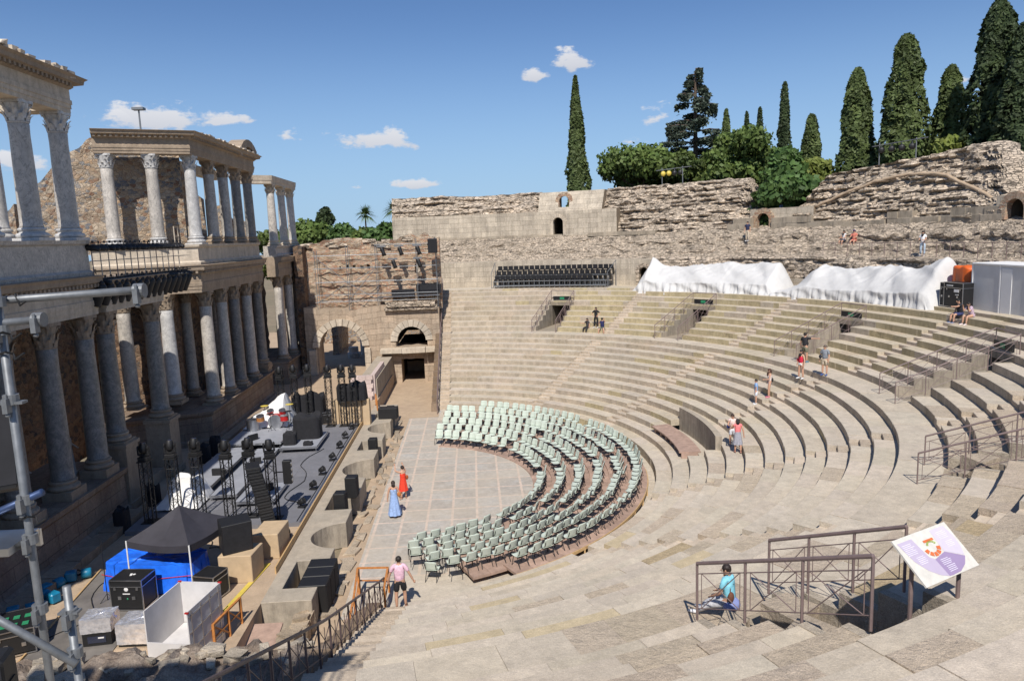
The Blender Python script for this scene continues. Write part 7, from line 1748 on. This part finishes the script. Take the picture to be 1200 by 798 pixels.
# ------------------------------------------------------------------ green chairs on the timber seating platform
PL = thing('timber_seating_platform', 'low curved red-brown timber platform carrying the pale green chairs', 'platform', (8, -1.5, 0))
CR = []
for i in range(6):
    f = i / 5; CR.append((1.05 + (.45 - 1.05) * f, -2.1 + (-.75 + 2.1) * f, 7.85 + 5.55 * f, .05 + .07 * i))
def cpt(i, th, dr=0, z=None): cx_, cy_, R_, z_ = CR[i]; return V((cx_ + (R_ + dr) * sin(th), cy_ + (R_ + dr) * cos(th), z_ if z is None else z))
for i in range(6):
    a = D(18 if i < 5 else 13); b = D(152 if i == 5 else 158); dr0 = -.42; dr1 = (hypot(*(cpt(i + 1, D(90)) - cpt(i, D(90))).xy) - .40) if i < 5 else .52; mb = MB(); n = 44
    for k in range(n):
        p, q = a + (b - a) * k / n, a + (b - a) * (k + 1) / n; c = rng.uniform(.85, 1.12); mb.tint = (c, c, c); g = .004
        vs = [cpt(i, p + g * .1, dr0), cpt(i, q - g * .1, dr0), cpt(i, q - g * .1, dr1), cpt(i, p + g * .1, dr1)]
        lo = [V((v_.x, v_.y, v_.z - (.10 if i else .055))) for v_ in vs]
        mb.add(vs + lo, [(0, 1, 2, 3), (0, 1, 5, 4), (1, 2, 6, 5), (2, 3, 7, 6), (3, 0, 4, 7)])
    mb.build('deck', M_wood, PL, world=True)
mb = MB(); pts = [cpt(5, D(96 + k * 2), .54, .34) for k in range(29)]
for p, q in zip(pts[:-1], pts[1:]): mb.bar(p, q, .04, .12)
for p in pts[::3]: mb.bar((p.x, p.y, 0), p, .06)
mb.build('edge_joist', M_pale, PL, world=True)
def make_chair():
    t = thing('plastic_chair', 'pale green plastic chair on the timber platform', 'chair')
    mb = MB()   # seat pan, faces +y toward the sitter's front
    def pan(u, v): x = (u - .5) * .47; y = .20 - v * .40; return V((x, y, .44 + .02 * (2 * u - 1) ** 2 - .03 * sin(pi * v) + (.02 * (v > .95))))
    mb.grid(pan, 6, 6); mb.build('seat', M_chair, t, smooth=True).modifiers.new('s', 'SOLIDIFY').thickness = .015
    mb = MB()
    def bk(u, v): x = (u - .5) * (.47 - .05 * v * v); return V((x, -.20 - .09 * v + .05 * (2 * u - 1) ** 2 * (1 - .3 * v), .45 + .36 * v - .02 * (2 * u - 1) ** 4 * (v > .9)))
    mb.grid(bk, 6, 6); mb.build('backrest', M_chair, t, smooth=True).modifiers.new('s', 'SOLIDIFY').thickness = .015
    for s in (-1, 1):
        mb = MB(); mb.tube([(s * .215, .22, .01), (s * .2, .10, .43)], .014, 6); mb.build('leg', M_black, t)
        mb = MB(); mb.tube([(s * .215, -.28, .01), (s * .2, -.10, .43), (s * .2, -.2, .5), (s * .2, -.27, .7)], .014, 6); mb.build('leg', M_black, t)
    mb = MB(); mb.box((0, 0, .395), (.40, .34, .02)); mb.build('seat_frame', M_black, t)
    return t
ch0 = make_chair()
RN = ['innermost', 'second', 'third', 'fourth', 'fifth', 'outermost']
def seq(a, b, R_, sp=.585): n = max(1, int(round((D(b) - D(a)) * R_ / sp))); return [D(a) + (D(b) - D(a)) * k / n for k in range(n + 1)]
BLK = {0: [(17, 33), (36.5, 50), (58, 76), (80.5, 82), (91, 104), (108, 163.5)],
       1: [(15.5, 50.5), (55, 84), (91.5, 119.5), (127, 166)],
       2: [(16, 57), (60, 84), (91.5, 120), (126, 166)],
       3: [(16, 49), (51, 56.5), (60, 85), (91, 121), (126, 163)],
       4: [(15, 55.5), (59, 85), (90.5, 121.5), (125, 160)],
       5: [(25, 61), (64, 90), (92, 120), (124, 150)]}
SIDE = lambda a: 'by the far passage' if a < 57 else 'below the far tiers' if a < 88 else 'at the rounded right side' if a < 121 else 'nearest the camera'
first = True; nchair = 0
for i in range(6):
    for (a, b) in BLK[i]:
        for th in seq(a, b, CR[i][2]):
            if rng.random() < .012: continue
            p = cpt(i, th + rng.uniform(-.004, .004), rng.uniform(-.06, .06)); rz = atan2(p.y - CR[i][1], p.x - CR[i][0]) + pi / 2 + rng.gauss(0, .11)
            lb = f'pale green plastic chair in the {RN[i]} curved row, block {SIDE((a + b) / 2)}'; g = f'green chairs, {RN[i]} row, block {SIDE((a + b) / 2)}'
            p.z += .004
            if first: ch0.location = p; ch0.rotation_euler = (0, 0, rz); ch0['label'] = lb; ch0['group'] = g; first = False
            else: dup_tree(ch0, p, rz, lb, g)
            nchair += 1
dup_tree(ch0, (3.93, -12.3, .012), pi + pi - .25, 'single pale green chair standing apart near the foot of the near stairs', 'chairs standing alone')
dup_tree(ch0, tuple(cpt(5, D(104), -.75) + V((0, 0, .004))), 1.2, 'pale green chair pulled out in front of the outermost row', 'chairs standing alone')
print('chairs', nchair)
